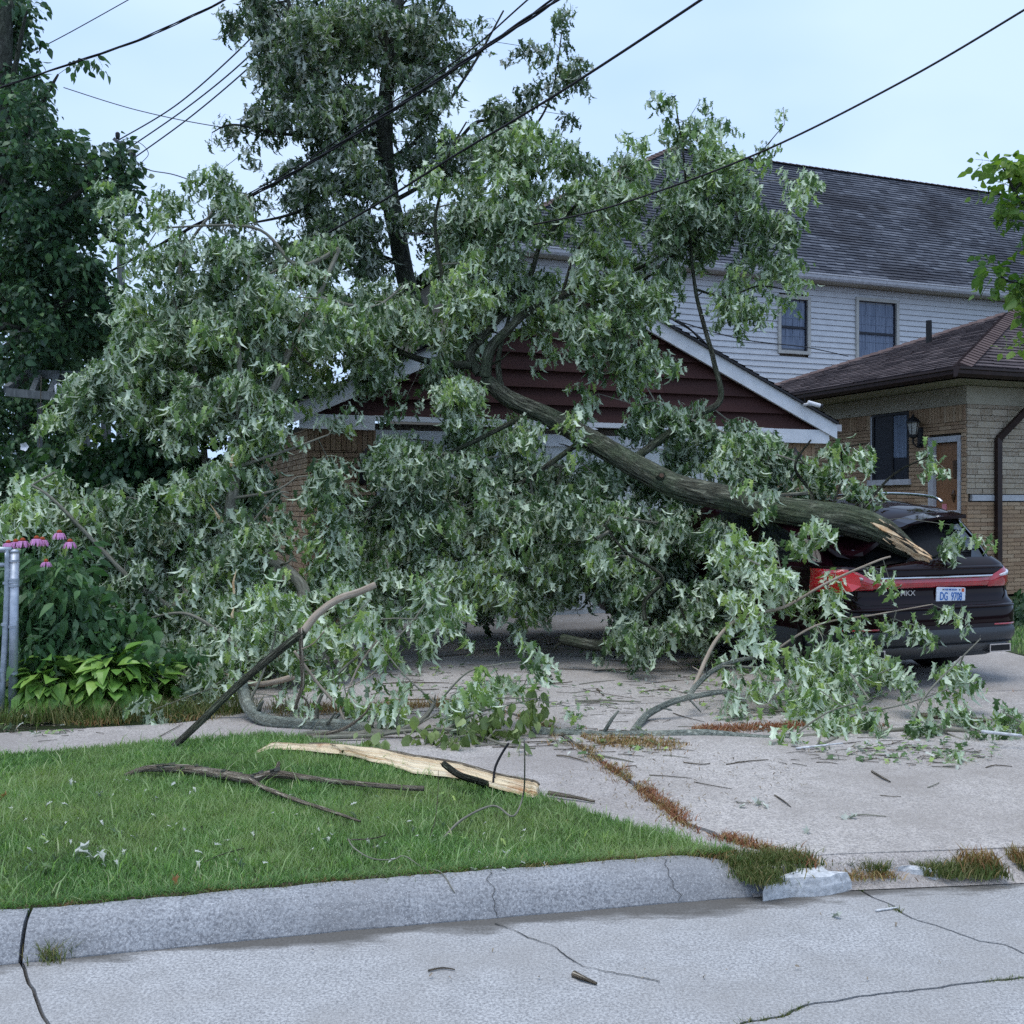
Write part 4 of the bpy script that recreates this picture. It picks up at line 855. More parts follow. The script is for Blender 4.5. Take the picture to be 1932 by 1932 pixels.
txt('badge_lettering', 'MKX', .062, Matrix.Translation((-.27, yb - .006, zm(.905))) @ Matrix.Rotation(R(90), 4, 'X'), M['chrome'], .004, 1.15)
for wx in (-.80, .80):
    for wy in (.95, 3.80):
        pm = PM(); s = 1 if wx > 0 else -1; prof_ = [(.20, .10), (.30, .115), (.345, .10), (.36, .06), (.362, -.06), (.345, -.10), (.30, -.115), (.20, -.10)]
        rings = [[Vector((wx + d, wy + r_ * math.cos(a), .362 + r_ * math.sin(a))) for (r_, d) in prof_] for a in np.linspace(0, 2 * math.pi, 29)]
        wheel = cbuild(loft(rings, closed=False), 'wheel', M['tyre'], smooth=True)
        pm = PM(); cx = wx + s * .085
        for k in range(10):
            a = k * math.pi / 5; pm.add([Vector((cx, wy + .03 * math.cos(a + .8), .362 + .03 * math.sin(a + .8))), Vector((cx, wy + .21 * math.cos(a + .12), .362 + .21 * math.sin(a + .12))), Vector((cx, wy + .21 * math.cos(a - .12), .362 + .21 * math.sin(a - .12))), Vector((cx, wy + .03 * math.cos(a - .8), .362 + .03 * math.sin(a - .8)))], [(0, 1, 2, 3)])
        pm.tube([Vector((wx - s * .08, wy, .362)), Vector((wx + s * .03, wy, .362))], [.20, .20], 20); cbuild(pm, 'rim', M['chrome'], wheel)
for wx in (-.962, .962):
    for wy in (.95, 3.80):
        pm = PM(); pts = [Vector((wx, wy + .43 * math.cos(a), .36 + .42 * math.sin(a))) for a in np.linspace(-.25, math.pi + .25, 16)]; pm.add(pts + [Vector((wx * .9, wy, .3))], [(i, i + 1, 16) for i in range(15)]); cbuild(pm, 'wheel_arch', M['black'])
for s in (-1, 1): pm = PM(); pm.box(s * 1.0 - .1, s * 1.0 + .1, 3.02, 3.12, 1.12, 1.28); cbuild(pm, 'door_mirror', M['paint'])
pm = PM(); pm.tube([Vector((.05, .19, 1.18)), Vector((.3, .26, 1.22)), Vector((.62, .30, 1.215))], [.008, .006, .005], 5); cbuild(pm, 'rear_wiper', M['black'])
# ---------------------------------------------------------------- leaves and growth
def leaf_maple(droop=.35, fold=.22, twist=0.0):
    R_ = [(.0, .0), (.30, -.04), (.11, .16), (.50, .50), (.40, .36), (.085, .40), (.17, .66), (0, 1.0)]
    # right half as triangles: base lobe, side lobe, centre lobe
    pts = [(0, 0), (0, .22), (0, .42), (0, 1.0),
           (.30, -.05), (.15, .17), (.44, .62), (.29, .40), (.12, .41), (.21, .70), (.08, .80)]
    tr = [(0, 4, 5), (0, 5, 1), (1, 5, 7), (5, 6, 7), (1, 7, 8), (1, 8, 2), (2, 8, 9), (2, 9, 10), (2, 10, 3)]
    V = []; F = []
    for s in (1, -1):
        b = len(V); V += [(p[0] * s, p[1]) for p in pts]
        F += [tuple(b + i for i in (t if s > 0 else t[::-1])) for t in tr]
    V = np.array(V); x, y = V[:, 0], V[:, 1]
    z = -droop * y * y + fold * np.abs(x) - .5 * np.abs(x) ** 2 + twist * x * y
    ys = y * (1 - .25 * droop * y)
    return np.stack([x * (1 - .12 * fold), ys, z], 1), np.array(F)
def leaf_ovate(droop=.3, fold=.2, wd=.30, twist=0):
    pts = [(0, 0), (wd * .62, .16), (wd, .42), (wd * .62, .72), (0, 1)]; mid = [(0, .42)]
    V = [(0, 0), (0, .35), (0, .7), (0, 1)]; F = []
    for s in (1, -1):
        b = len(V); V += [(s * wd * .7, .18), (s * wd, .42), (s * wd * .62, .72)]
        f = [(0, b, 1), (1, b, b + 1), (1, b + 1, 2), (2, b + 1, b + 2), (2, b + 2, 3)]
        F += [t if s > 0 else t[::-1] for t in f]
    V = np.array(V); x, y = V[:, 0], V[:, 1]; z = -droop * y * y + fold * np.abs(x) + twist * x * y
    return np.stack([x, y * (1 - .2 * droop), z], 1), np.array(F)
def rotm(tip, nrm):                  # columns: x side, y tip, z normal
    y = tip / np.linalg.norm(tip); z = nrm - y * nrm.dot(y); z /= max(np.linalg.norm(z), 1e-6); x = np.cross(y, z); return np.stack([x, y, z], 1)
def make_sprig(kind, rng, n_leaf=11, L=.30, size=.105, hang=.75, spread=1.0):
    """a drooping shoot with opposite leaves on stalks, hanging limp; returns V, F, tone and the leaves' frames"""
    Vs = []; Fs = []; T = []; frames = []; nv = 0
    d = np.array([1.0, 0, .15]); p = np.zeros(3); pts = [p.copy()]
    k = max(2, n_leaf // 2)
    for i in range(k):
        d = d + np.array([0, rng.normal(0, .12), -.16 - .1 * hang * rng.random()]); d /= np.linalg.norm(d); p = p + d * L / k; pts.append(p.copy())
    for i in range(len(pts) - 1):
        a, b = pts[i], pts[i + 1]; s = np.array([0, .0022, 0]); u = np.array([0, 0, .0022])
        V = np.array([a - s, a + u, a + s, b - s * .8, b + u * .8, b + s * .8]); F = np.array([(0, 1, 4), (0, 4, 3), (1, 2, 5), (1, 5, 4), (2, 0, 3), (2, 3, 5)])
        Vs.append(V); Fs.append(F + nv); T.append(np.full(6, -1.0)); nv += 6
    for j in range(n_leaf):
        t = (j + 1) / n_leaf; q = pts[min(int(t * k), k)]; ang = (1 if j % 2 else -1) * (R(55) + rng.random() * .7) + (rng.random() - .5) * 2 * (j == n_leaf - 1)
        out = np.array([math.cos(ang), math.sin(ang), 0.0]) * spread
        st = out * rng.uniform(.3, .8) + np.array([0, 0, rng.uniform(-.7, .25) * hang]); st /= np.linalg.norm(st); sl = rng.uniform(.04, .085) * (size / .105)
        e = q + st * sl; w = np.array([-st[1], st[0], 0]); w = w / max(np.linalg.norm(w), 1e-5) * .0013
        Vs.append(np.array([q - w, q + w, e])); Fs.append(np.array([(0, 1, 2)]) + nv); T.append(np.array([-2.0])); nv += 3
        tip = out * rng.uniform(.0, .5) + np.array([0, 0, -hang * rng.uniform(.7, 1.7)]); nrm = out * rng.uniform(.2, 1.0) * (1 if rng.random() < .62 else -1) + rng.normal(0, .45, 3) + np.array([0, 0, .35])
        Rm = rotm(tip, nrm); sz = size * rng.uniform(.5, 1.3); 
        lv_, lf = (leaf_maple(rng.uniform(.1, 1.1), rng.uniform(.1, 1.2), rng.normal(0, .4)) if kind == 'maple' else leaf_ovate(rng.uniform(.1, .6), rng.uniform(.05, .4), .30 if kind == 'ovate' else kind, rng.normal(0, .2)))
        Vs.append(lv_ @ Rm.T * sz + e); Fs.append(lf + nv); nv += len(lv_); T.append(np.full(len(lf), rng.random()))
    return np.concatenate(Vs), np.concatenate(Fs), np.concatenate(T)
def sprigset(kind, n_=9, seed=1, **k):
    r = np.random.default_rng(seed); return [make_sprig(kind, r, **k) for _ in range(n_)]
SP_MAPLE = sprigset('maple', 14, 3, n_leaf=15, L=.24, size=.092, hang=1.25, spread=.75)
SP_MAPLE_UP = sprigset('maple', 12, 4, n_leaf=14, L=.25, size=.096, hang=1.15, spread=.8)
SP_BUNCH = sprigset('maple', 12, 14, n_leaf=13, L=.16, size=.084, hang=1.5, spread=.7)
SP_OV = sprigset('ovate', 10, 5, n_leaf=12, L=.34, size=.105, hang=.25)
SP_VINE = sprigset(.36, 8, 6, n_leaf=12, L=.30, size=.085, hang=.5)
SP_LIME = sprigset(.30, 8, 7, n_leaf=11, L=.16, size=.10, hang=1.5, spread=.6)
SP_CONE = sprigset(.18, 6, 8, n_leaf=12, L=.25, size=.13, hang=.3)
SP_SMALL = sprigset(.33, 6, 9, n_leaf=11, L=.20, size=.065, hang=.1)
def scatter(name, sprigs, pos, mat, parent, dirs=None, sc=(.8, 1.2), tilt=.25, tonebias=None, rng=RNG, **tg):
    Vs = []; Fs = []; T = []; nv = 0
    pos = np.asarray(pos); n_ = len(pos); pick = rng.integers(0, len(sprigs), n_)
    for k, (V, F, t) in enumerate(sprigs):
        idx = np.where(pick == k)[0]; m_ = len(idx)
        if not m_: continue
        a = rng.uniform(0, 2 * np.pi, m_) if dirs is None else dirs[idx] + rng.normal(0, .5, m_)
        tx = rng.normal(0, tilt, m_); ty = rng.normal(0, tilt, m_); s = rng.uniform(*sc, m_)
        ca, sa = np.cos(a), np.sin(a); z0 = 0 * a; o1 = z0 + 1
        Rz = np.stack([ca, -sa, z0, sa, ca, z0, z0, z0, o1], 1).reshape(-1, 3, 3)
        Rx = np.stack([o1, z0, z0, z0, np.cos(tx), -np.sin(tx), z0, np.sin(tx), np.cos(tx)], 1).reshape(-1, 3, 3)
        Ry = np.stack([np.cos(ty), z0, np.sin(ty), z0, o1, z0, -np.sin(ty), z0, np.cos(ty)], 1).reshape(-1, 3, 3)
        Rt = Rz @ Ry @ Rx * s[:, None, None]
        W_ = np.einsum('nij,vj->nvi', Rt, V) + pos[idx][:, None, :]
        Vs.append(W_.reshape(-1, 3)); Fs.append((F[None] + (np.arange(m_) * len(V))[:, None, None] + nv).reshape(-1, 3)); nv += m_ * len(V)
        b = (tonebias[idx] if tonebias is not None else rng.normal(0, .12, m_)); tt = np.clip(t[None] * .85 + .08 + b[:, None] + rng.normal(0, .04, (m_, 1)), 0, 1)
        tt = np.where(t[None] <= -1.5, .85, np.where(t[None] < 0, .25, tt)); T.append(tt.ravel())
    return npmesh(name, np.concatenate(Vs), np.concatenate(Fs), mat, np.concatenate(T), parent, kind='stuff', **tg)
# single leaves near the camera: real objects sharing a few meshes
_lm = {}
def leafmeshes(kind, mat):
    key = (kind, mat)
    if key not in _lm:
        r = np.random.default_rng(5); L_ = []
        for i in range(6):
            V, F = leaf_maple(r.uniform(.1, .8), r.uniform(.05, .8), r.normal(0, .35)) if kind == 'maple' else leaf_ovate(r.uniform(.2, .6), r.uniform(.1, .35), kind, r.normal(0, .15))
            me = bpy.data.meshes.new('leaf'); me.from_pydata(V.tolist(), [], F.tolist()); me.update(); at = me.attributes.new('tone', 'FLOAT', 'FACE'); at.data.foreach_set('value', np.full(len(F), .2 + .13 * i, np.float32)); me.materials.append(M[mat]); L_.append(me)
        _lm[key] = L_
    return _lm[key]
def oneleaf(kind, mat, parent, p, tip, nrm, s, name='leaf', **tg):
    me = random.choice(leafmeshes(kind, mat)); o = bpy.data.objects.new(name, me); Rm = rotm(np.array(tip, float), np.array(nrm, float))
    m_ = Matrix([[*Rm[0] * s, p[0]], [*Rm[1] * s, p[1]], [*Rm[2] * s, p[2]], [0, 0, 0, 1]]); place(o, parent, m_); return tag(o, **tg)
def blob_points(blobs, dens=.005, rng=RNG, shr=1.0):
    out = []
    for b in blobs:
        cx, cy, rx, ry, Y, dY = b[:6]; d = b[6] if len(b) > 6 else 1.0
        n_ = max(1, int(rx * ry * dens * d)); a = rng.uniform(0, 2 * np.pi, n_); r = np.sqrt(rng.uniform(0, 1, n_)) * (1 + .12 * rng.normal(0, 1, n_)); yy = Y + rng.uniform(-dY, dY, n_)
        px = cx + max(4, rx - 13 * shr) * r * np.cos(a); py = cy - 9 + max(4, ry - 10 * shr) * r * np.sin(a)
        out.append(np.stack([(px - 966) / PXW * yy, yy, EYE - (py - HOR) / PXW * yy], 1))
    out = np.concatenate(out); return out[out[:, 2] > .14]
def grow(skel, tips, name, mat, parent, r0=.0026, seg=.28, arch=.12, maxr=.03, minr=.0022):
    """shoots grow from the limbs to every tip, each leaving from the nearest wood already there"""
    nodes = [tuple(p) for p in skel]; par = [-1] * len(nodes); tips = np.asarray(tips); sk = np.array(nodes)
    d0 = np.array([np.min(((sk - t) ** 2).sum(1)) for t in tips]); order = np.argsort(d0); arr = np.zeros((len(nodes) + len(tips) * 8, 3)); arr[:len(nodes)] = nodes; n_ = len(nodes); parr = par + [-1] * (len(arr) - n_); chains = []
    for i in order:
        t = tips[i]; dd = arr[:n_] - t; w = (dd ** 2).sum(1) + np.maximum(0, dd[:, 2]) ** 2 * .3; j = int(np.argmin(w)); a = arr[j].copy(); L_ = math.sqrt(((a - t) ** 2).sum()); k = min(7, max(1, int(L_ / seg))); prev = j; ch = [j]
        perp = RNG.normal(0, .09, 3) * L_
        for m_ in range(1, k + 1):
            f = m_ / k; q = a + (t - a) * f + (np.array([0, 0, arch * L_]) + perp) * math.sin(math.pi * f) * (1 if k > 1 else 0)
            if q[2] < .12: q[2] = .12
            arr[n_] = q; parr[n_] = prev; prev = n_; n_ += 1; ch.append(prev)
        chains.append(ch)
    cnt = np.zeros(n_)
    for ch in chains: cnt[ch[-1]] += 1
    for i in range(n_ - 1, len(nodes) - 1, -1):
        if parr[i] >= 0: cnt[parr[i]] += cnt[i]
    pm = PM(); rad = np.clip(r0 * np.maximum(cnt, 1) ** .42, minr, maxr); dirs = np.zeros(len(tips))
    for ch, i in zip(chains, order):
        rr = [float(rad[c]) for c in ch]; rr[0] = min(rr[0], rr[1] * 1.15) if len(rr) > 1 else rr[0]
        pm.tube([arr[c] for c in ch], rr, 4 if max(rr) < .006 else 6, cap=False); d = arr[ch[-1]] - arr[ch[-2]]; dirs[i] = math.atan2(d[1], d[0])
    if pm.v: pm.build(name, mat, parent, kind='stuff')
    return dirs
def limb(parent, pts, rads, mat, name='branch', seg=10, k=5, bump=.09, **tg):
    pm = PM(); pm.tube(pts, rads, seg, bump=bump, smooth=k * 2)
    for _ in range(RNG.integers(2, 6)):      # snapped side stubs
        i = RNG.integers(0, len(pts) - 1); t = RNG.random(); q = Vector(pts[i]).lerp(Vector(pts[i + 1]), t); r_ = rads[i] * (1 - t) + rads[i + 1] * t; d = (Vector(pts[i + 1]) - Vector(pts[i])).normalized(); o_ = Vector(RNG.normal(0, 1, 3)).normalized(); o_ = (o_ - d * o_.dot(d)).normalized() + d * .6; L_ = r_ * RNG.uniform(1.5, 5) + .01; a_ = r_ * RNG.uniform(.22, .45)
        pm.tube([q, q + o_ * (r_ + L_ * .5), q + o_ * (r_ + L_) + Vector((0, 0, RNG.normal(0, .3) * L_))], [a_, a_ * .8, a_ * .45], 6)
    o = pm.build(name, mat, parent, smooth=True, **tg)
    sp_, _ = spline(pts, rads, 3); return o, [tuple(p) for p in sp_]
def PP(L_): return [P(*q) for q in L_]
# ---------------------------------------------------------------- the great broken limb lying from the car to over the garage
def treebuild(root, skel, blobs, sprigs, mat, twigmat, nleaf, leafkind='maple', dens=.0066, r0=.0036, hang=True, lsize=.105, leafname='leaf', maxr=.03, tilt=.25, seedmul=6.0, bias=0.0, clump=.07, shr=1.0):
    dens *= .40 if seedmul == 6.0 else 1
    tips = blob_points(blobs, dens, shr=shr); dirs = grow(skel, tips, 'twigs', twigmat, root, r0, maxr=maxr)
    # every tip carries a shoot, and more shoots sit a little back along the twig
    ex = int(len(tips) * (seedmul - 1)); k = (RNG.beta(.7, 1.6, ex) * len(tips)).astype(int); k = RNG.permutation(len(tips))[k]; extra = tips[k] + RNG.normal(0, clump, (ex, 3)) * [1, 1, 1.25] + np.array([0, 0, -.04]); extra[:, 2] = np.maximum(extra[:, 2], .16)
    pos = np.concatenate([tips, extra]); dd = np.concatenate([dirs, dirs[k] + RNG.normal(0, 1.3, ex)])
    cl = np.array([noise.noise(Vector(p) * 1.4) for p in pos]) * .6 + bias
    scatter('foliage', sprigs, pos, mat, root, dirs=dd, tilt=tilt, tonebias=cl + RNG.normal(0, .12, len(pos)))
    if nleaf:                        # the leaves nearest the road, each one a leaf of its own
        order = np.argsort(pos[:, 1] + RNG.normal(0, .25, len(pos)))[:nleaf]
        for i in order:
            p = pos[i] + RNG.normal(0, .06, 3); p[2] = max(p[2], .2); a = RNG.uniform(0, 6.28); out = np.array([math.cos(a), math.sin(a), 0])
            tip = out * RNG.uniform(.1, .8) + np.array([0, 0, -RNG.uniform(.5, 1.3)]); nr = out * (1 if RNG.random() < .6 else -1) + np.array([0, -.3, .4])
            oneleaf(leafkind, [k_ for k_, v in M.items() if v is mat][0], root, p, tip, nr, lsize * RNG.uniform(.75, 1.2), leafname)
    return pos
LIMB = thing('fallen_limb', 'huge broken maple limb lying from the crushed SUV up over the garage gable', 'tree limb', P(1700, 1030, 9.2))
logp = [(1722, 1043, 8.62), (1668, 1008, 8.68), (1610, 984, 8.76), (1550, 975, 8.9), (1470, 962, 9.12), (1380, 942, 9.42), (1270, 915, 9.8), (1180, 868, 10.15), (1100, 822, 10.5), (1030, 784, 10.65), (960, 752, 10.8), (915, 715, 10.95)]
pm = PM(); pm.tube(PP(logp), [.055, .118, .130, .130, .118, .115, .112, .108, .102, .094, .084, .072], 84, bump=.075, smooth=16); pm.build('trunk', M['bark'], LIMB, smooth=True)
skelA = [tuple(P(*q)) for q in logp[4:]]
def LB(pts, r0, r1, mat='bark', par=None, skel=None, seg=9, name='branch', bump=.10, **k):
    n_ = len(pts); o, s = limb(par, PP(pts), [r0 + (r1 - r0) * i / (n_ - 1) for i in range(n_)], M[mat], name, seg, 5, bump, **k)
    if skel is not None: skel.extend(s)
    return o
for pts, r0, r1 in (
    ([(915, 712, 10.9), (925, 660, 10.9), (955, 625, 10.9), (993, 590, 11.0), (1060, 560, 11.0), (1113, 533, 11.1), (1200, 508, 11.2), (1270, 470, 11.3)], .062, .014),
    ([(905, 705, 10.95), (887, 668, 11.0), (915, 630, 11.0), (956, 582, 11.1), (1000, 520, 11.2), (1022, 458, 11.3), (1075, 400, 11.3), (1120, 350, 11.4)], .055, .012),
    ([(946, 735, 10.85), (940, 690, 10.9), (944, 655, 10.9), (960, 600, 11.0), (975, 560, 11.0)], .035, .012),
    ([(908, 650, 10.95), (880, 610, 11.0), (850, 566, 11.1), (836, 530, 11.1), (821, 427, 11.2), (829, 373, 11.3), (846, 294, 11.4), (880, 230, 11.5)], .036, .008),
    ([(1190, 870, 10.3), (1245, 830, 10.5), (1300, 790, 10.6), (1358, 756, 10.7), (1347, 683, 10.8), (1325, 602, 10.9), (1311, 540, 11.0), (1300, 430, 11.1), (1290, 300, 11.2), (1275, 200, 11.2)], .042, .007),
    ([(1113, 533, 11.1), (1180, 545, 11.1), (1250, 500, 11.2), (1330, 420, 11.2), (1400, 330, 11.2), (1480, 235, 11.2)], .020, .004),
    ([(1311, 545, 11.0), (1370, 560, 11.0), (1430, 540, 11.0), (1490, 548, 11.0)], .014, .005),
    ([(1060, 560, 11.0), (1085, 480, 11.1), (1130, 420, 11.1), (1170, 330, 11.2)], .018, .005),
    ([(890, 690, 10.95), (800, 680, 11.0), (700, 640, 11.0), (600, 600, 11.0)], .045, .012),
    ([(1560, 985, 9.0), (1500, 1040, 9.2), (1440, 1090, 9.4), (1400, 1150, 9.3)], .035, .012),
    ([(1486, 1157, 9.5), (1413, 1160, 9.4), (1339, 1194, 9.3), (1230, 1209, 9.2), (1132, 1218, 9.2), (1060, 1205, 9.4)], .062, .045),
    ([(1230, 1209, 9.2), (1215, 1140, 9.3), (1250, 1090, 9.3), (1180, 1040, 9.4), (1140, 990, 9.5)], .022, .010),
    ([(1540, 985, 9.05), (1530, 930, 9.8), (1500, 880, 9.8), (1530, 830, 9.8)], .022, .008),
    ([(1610, 985, 8.9), (1680, 900, 9.6), (1750, 862, 9.6)], .016, .005),
    ([(1560, 978, 9.1), (1590, 900, 9.8), (1590, 850, 9.8), (1640, 835, 9.8)], .013, .004),
    ([(1100, 830, 10.5), (1000, 900, 10.2), (900, 960, 10.1), (800, 1030, 9.9)], .03, .012),
    ([(1000, 780, 10.7), (900, 830, 10.4), (800, 880, 10.3), (700, 960, 10.1)], .028, .010)):
    LB(pts, r0, r1, par=LIMB, skel=skelA)
blobsA = [(865, 340, 55, 60, 11.5, .3, .8), (900, 430, 55, 50, 11.4, .3), (885, 255, 36, 40, 11.5, .2, .8), (860, 490, 50, 40, 11.4, .3, .9), (940, 270, 30, 40, 11.4, .2, .7), (1000, 330, 80, 50, 11.3, .5), (950, 430, 90, 80, 11.2, .5), (1080, 290, 45, 55, 11.3, .4, .7), (1120, 400, 90, 80, 11.2, .5), (1195, 320, 40, 50, 11.2, .3, .9), (1290, 270, 40, 60, 11.2, .3),
    (1268, 200, 16, 30, 11.2, .2), (1320, 200, 14, 16, 11.2, .2), (1370, 240, 26, 28, 11.2, .2), (1340, 330, 60, 50, 11.2, .4), (1395, 370, 50, 60, 11.2, .3), (1440, 470, 50, 45, 11.2, .3), (1385, 560, 50, 40, 11, .3), (1480, 552, 30, 18, 11, .2),
    (1480, 215, 14, 30, 11.2, .1), (1450, 280, 10, 10, 11.2, .1), (1290, 430, 80, 80, 11.2, .5), (1235, 530, 50, 50, 11.1, .4, .8), (1150, 510, 90, 60, 11.1, .5), (1180, 640, 65, 70, 10.9, .4), (1215, 710, 35, 30, 10.9, .2),
    (1095, 620, 50, 60, 10.9, .4, .9), (960, 540, 80, 46, 11.5, .3), (870, 540, 80, 55, 11.1, .5), (790, 580, 90, 50, 11.1, .5), (1020, 640, 30, 40, 11.3, .2, .7), (870, 640, 45, 45, 11.3, .2), (905, 590, 60, 40, 11.3, .3), (1040, 590, 45, 45, 11.2, .3), (835, 700, 30, 40, 11.0, .2), (875, 750, 45, 60, 10.6, .3), (745, 630, 60, 30, 11.0, .4, .8), (775, 745, 22, 30, 10.9, .1, .6),
    (695, 690, 24, 55, 10.9, .2, .8), (1080, 800, 40, 30, 10.4, .2), (1130, 760, 50, 25, 10.9, .2, .6), (960, 820, 60, 40, 10.6, .3), (1190, 350, 60, 60, 11.3, .3, .5), (1010, 230, 30, 40, 11.3, .2, .4), (1470, 400, 16, 30, 11.1, .1), (1500, 345, 12, 6, 11.1, .1),
    (1240, 775, 60, 30, 10.9, .3), (1330, 805, 80, 40, 10.8, .3), (1400, 835, 60, 45, 10.6, .3), (1290, 845, 60, 26, 10.7, .2), (1460, 865, 50, 45, 10.3, .3), (1390, 880, 60, 25, 10.3, .2), (1530, 900, 40, 30, 10.0, .3, .8), (1610, 915, 34, 24, 9.8, .2, .8),
    (1590, 855, 10, 20, 9.8, .06), (1640, 850, 14, 8, 9.8, .06), (1752, 848, 5, 8, 9.6, .04), (1465, 930, 24, 10, 8.95, .05), (1440, 945, 8, 22, 8.95, .04), (1640, 950, 30, 10, 9.1, .1, .7), (1800, 1000, 16, 16, 8.55, .06, .8)]
blobsJ = [(730, 850, 45, 30, 10.9, .3), (800, 850, 50, 34, 11.0, .3), (880, 830, 60, 30, 11.2, .3), (1150, 880, 60, 30, 11.4, .2), (1230, 900, 70, 36, 11.3, .3), (1310, 940, 60, 30, 11.0, .3), (1180, 800, 50, 26, 11.5, .2), (1230, 1195, 60, 16, 9.0, .1, .7), (1120, 1195, 50, 14, 9.1, .1, .6), (760, 890, 70, 70, 10.1, .6), (735, 990, 75, 60, 10.0, .6), (860, 870, 80, 50, 10.2, .6), (890, 980, 110, 80, 10.2, .8), (1000, 900, 100, 60, 10.4, .7), (1050, 990, 110, 80, 10.3, .8), (1130, 990, 100, 60, 10.3, .6), (1200, 1050, 120, 70, 10.1, .8),
    (1300, 1030, 100, 50, 10.1, .5), (1400, 1055, 90, 50, 9.8, .4), (1350, 1120, 100, 60, 9.8, .6), (1250, 1130, 90, 40, 9.9, .6), (1120, 1090, 90, 50, 10.2, .6), (1000, 1090, 90, 50, 10.3, .6), (880, 1080, 90, 50, 10.1, .7), (780, 1070, 90, 50, 9.9, .6),
    (700, 1080, 50, 50, 9.6, .5), (1480, 1090, 60, 60, 9.4, .3, .8), (1340, 1180, 60, 30, 9.4, .3, .6), (1180, 1160, 40, 30, 9.6, .3, .5), (1010, 1150, 60, 30, 10, .4, .4), (1550, 1020, 18, 34, 8.5, .06), (1090, 900, 50, 40, 10.6, .3), (1420, 1015, 60, 20, 9.8, .2), (1520, 1060, 40, 30, 9.5, .3), (1240, 970, 60, 24, 10.2, .2)]
treebuild(LIMB, skelA, blobsA, SP_MAPLE, M['maple'], M['twig'], 170, dens=.0080)
treebuild(LIMB, skelA, blobsJ, SP_MAPLE, M['maple'], M['twig'], 120, dens=.0080, bias=-.10, clump=.06)  # leaf tone lowered to paint shade under the log
treebuild(LIMB, skelA, [(760, 1000, 110, 130, 11.2, .4), (900, 1010, 110, 130, 11.5, .4), (1040, 1020, 110, 110, 11.8, .4), (1180, 1020, 110, 100, 12.0, .4), (1320, 1020, 110, 100, 11.6, .4), (1440, 1020, 80, 90, 10.8, .4)], SP_MAPLE, M['maple_dark'], M['twig'], 0, dens=.0062, bias=-.2)  # deep back layer added to block light, its leaf colour darkened as shade
# torn end: a ragged wedge of pale wood, plates and splinters, with dark slivers painting shade into the gaps
ax = (P(1745, 1050, 8.58) - P(1650, 995, 8.70)).normalized(); up_ = Vector((0, 0, 1)); sd = ax.cross(up_).normalized(); nn2 = sd.cross(ax); tow = Vector((-.25, -.9, .25)).normalized()
pm = PM(); rr_ = np.random.default_rng(12)
for k in range(30):                  # flat torn plates lying along the grain
    t = rr_.random(); v = rr_.uniform(-1, 1); b = P(1642, 988, 8.62).lerp(P(1722, 1040, 8.54), t) + up_ * v * (.012 + .055 * t) + tow * rr_.uniform(-.01, .035); L_ = rr_.uniform(.10, .30) * (1.15 - .5 * t); w_ = rr_.uniform(.010, .034); d_ = (ax + up_ * rr_.normal(0, .06)).normalized(); s_ = (up_ * rr_.uniform(.5, 1) + tow * rr_.uniform(-.6, .6)).normalized(); n_2 = s_.cross(d_).normalized() * rr_.uniform(.006, .014)
    q = [b - s_ * w_ * .3, b + s_ * w_ * .3, b + d_ * L_ * .35 + s_ * w_, b + d_ * L_ * .75 + s_ * w_ * .7, b + d_ * L_ + s_ * w_ * rr_.uniform(-.6, .8), b + d_ * L_ * .7 - s_ * w_ * .6, b + d_ * L_ * .3 - s_ * w_]
    pm.add([p + n_2 for p in q] + [p - n_2 for p in q], [(0, 6, 5, 4, 3, 2, 1), (7, 8, 9, 10, 11, 12, 13)] + [(i, (i + 1) % 7, 7 + (i + 1) % 7, 7 + i) for i in range(7)])
for k in range(46):
    t = rr_.random(); b = P(1655, 990, 8.62).lerp(P(1728, 1046, 8.54), t) + up_ * rr_.normal(0, .03) + tow * rr_.uniform(0, .04); L_ = rr_.uniform(.05, .2); d_ = (ax + up_ * rr_.normal(0, .09)).normalized(); pm.tube([b, b + d_ * L_ * .5, b + d_ * L_], [.007, .005, .001], 4, cap=False)
pm.build('torn_end', M['freshwood'], LIMB)
pm = PM()
for k in range(9):
    t = k / 8; b = P(1668, 996, 8.56).lerp(P(1728, 1040, 8.50), t) + up_ * rr_.normal(0, .02); pm.tube([b, b + ax * .07, b + ax * .14], [.003, .011, .002], 5, cap=False)
pm.build('shade_sliver', M['crack'], LIMB)
pm = PM(); kp = P(1247, 900, 9.78); pm.tube([kp + Vector((0, .04, 0)), kp + Vector((0, -.02, .01)), kp + Vector((0, -.045, .015))], [.05, .042, .030], 10, bump=.2); kn = pm.build('knot', M['bark'], LIMB, smooth=True)
pm = PM(); pm.tube([kp + Vector((0, -.03, .012)), kp + Vector((0, -.047, .0155))], [.022, .022], 8); pm.build('knot_hollow', M['door_dark'], kn)

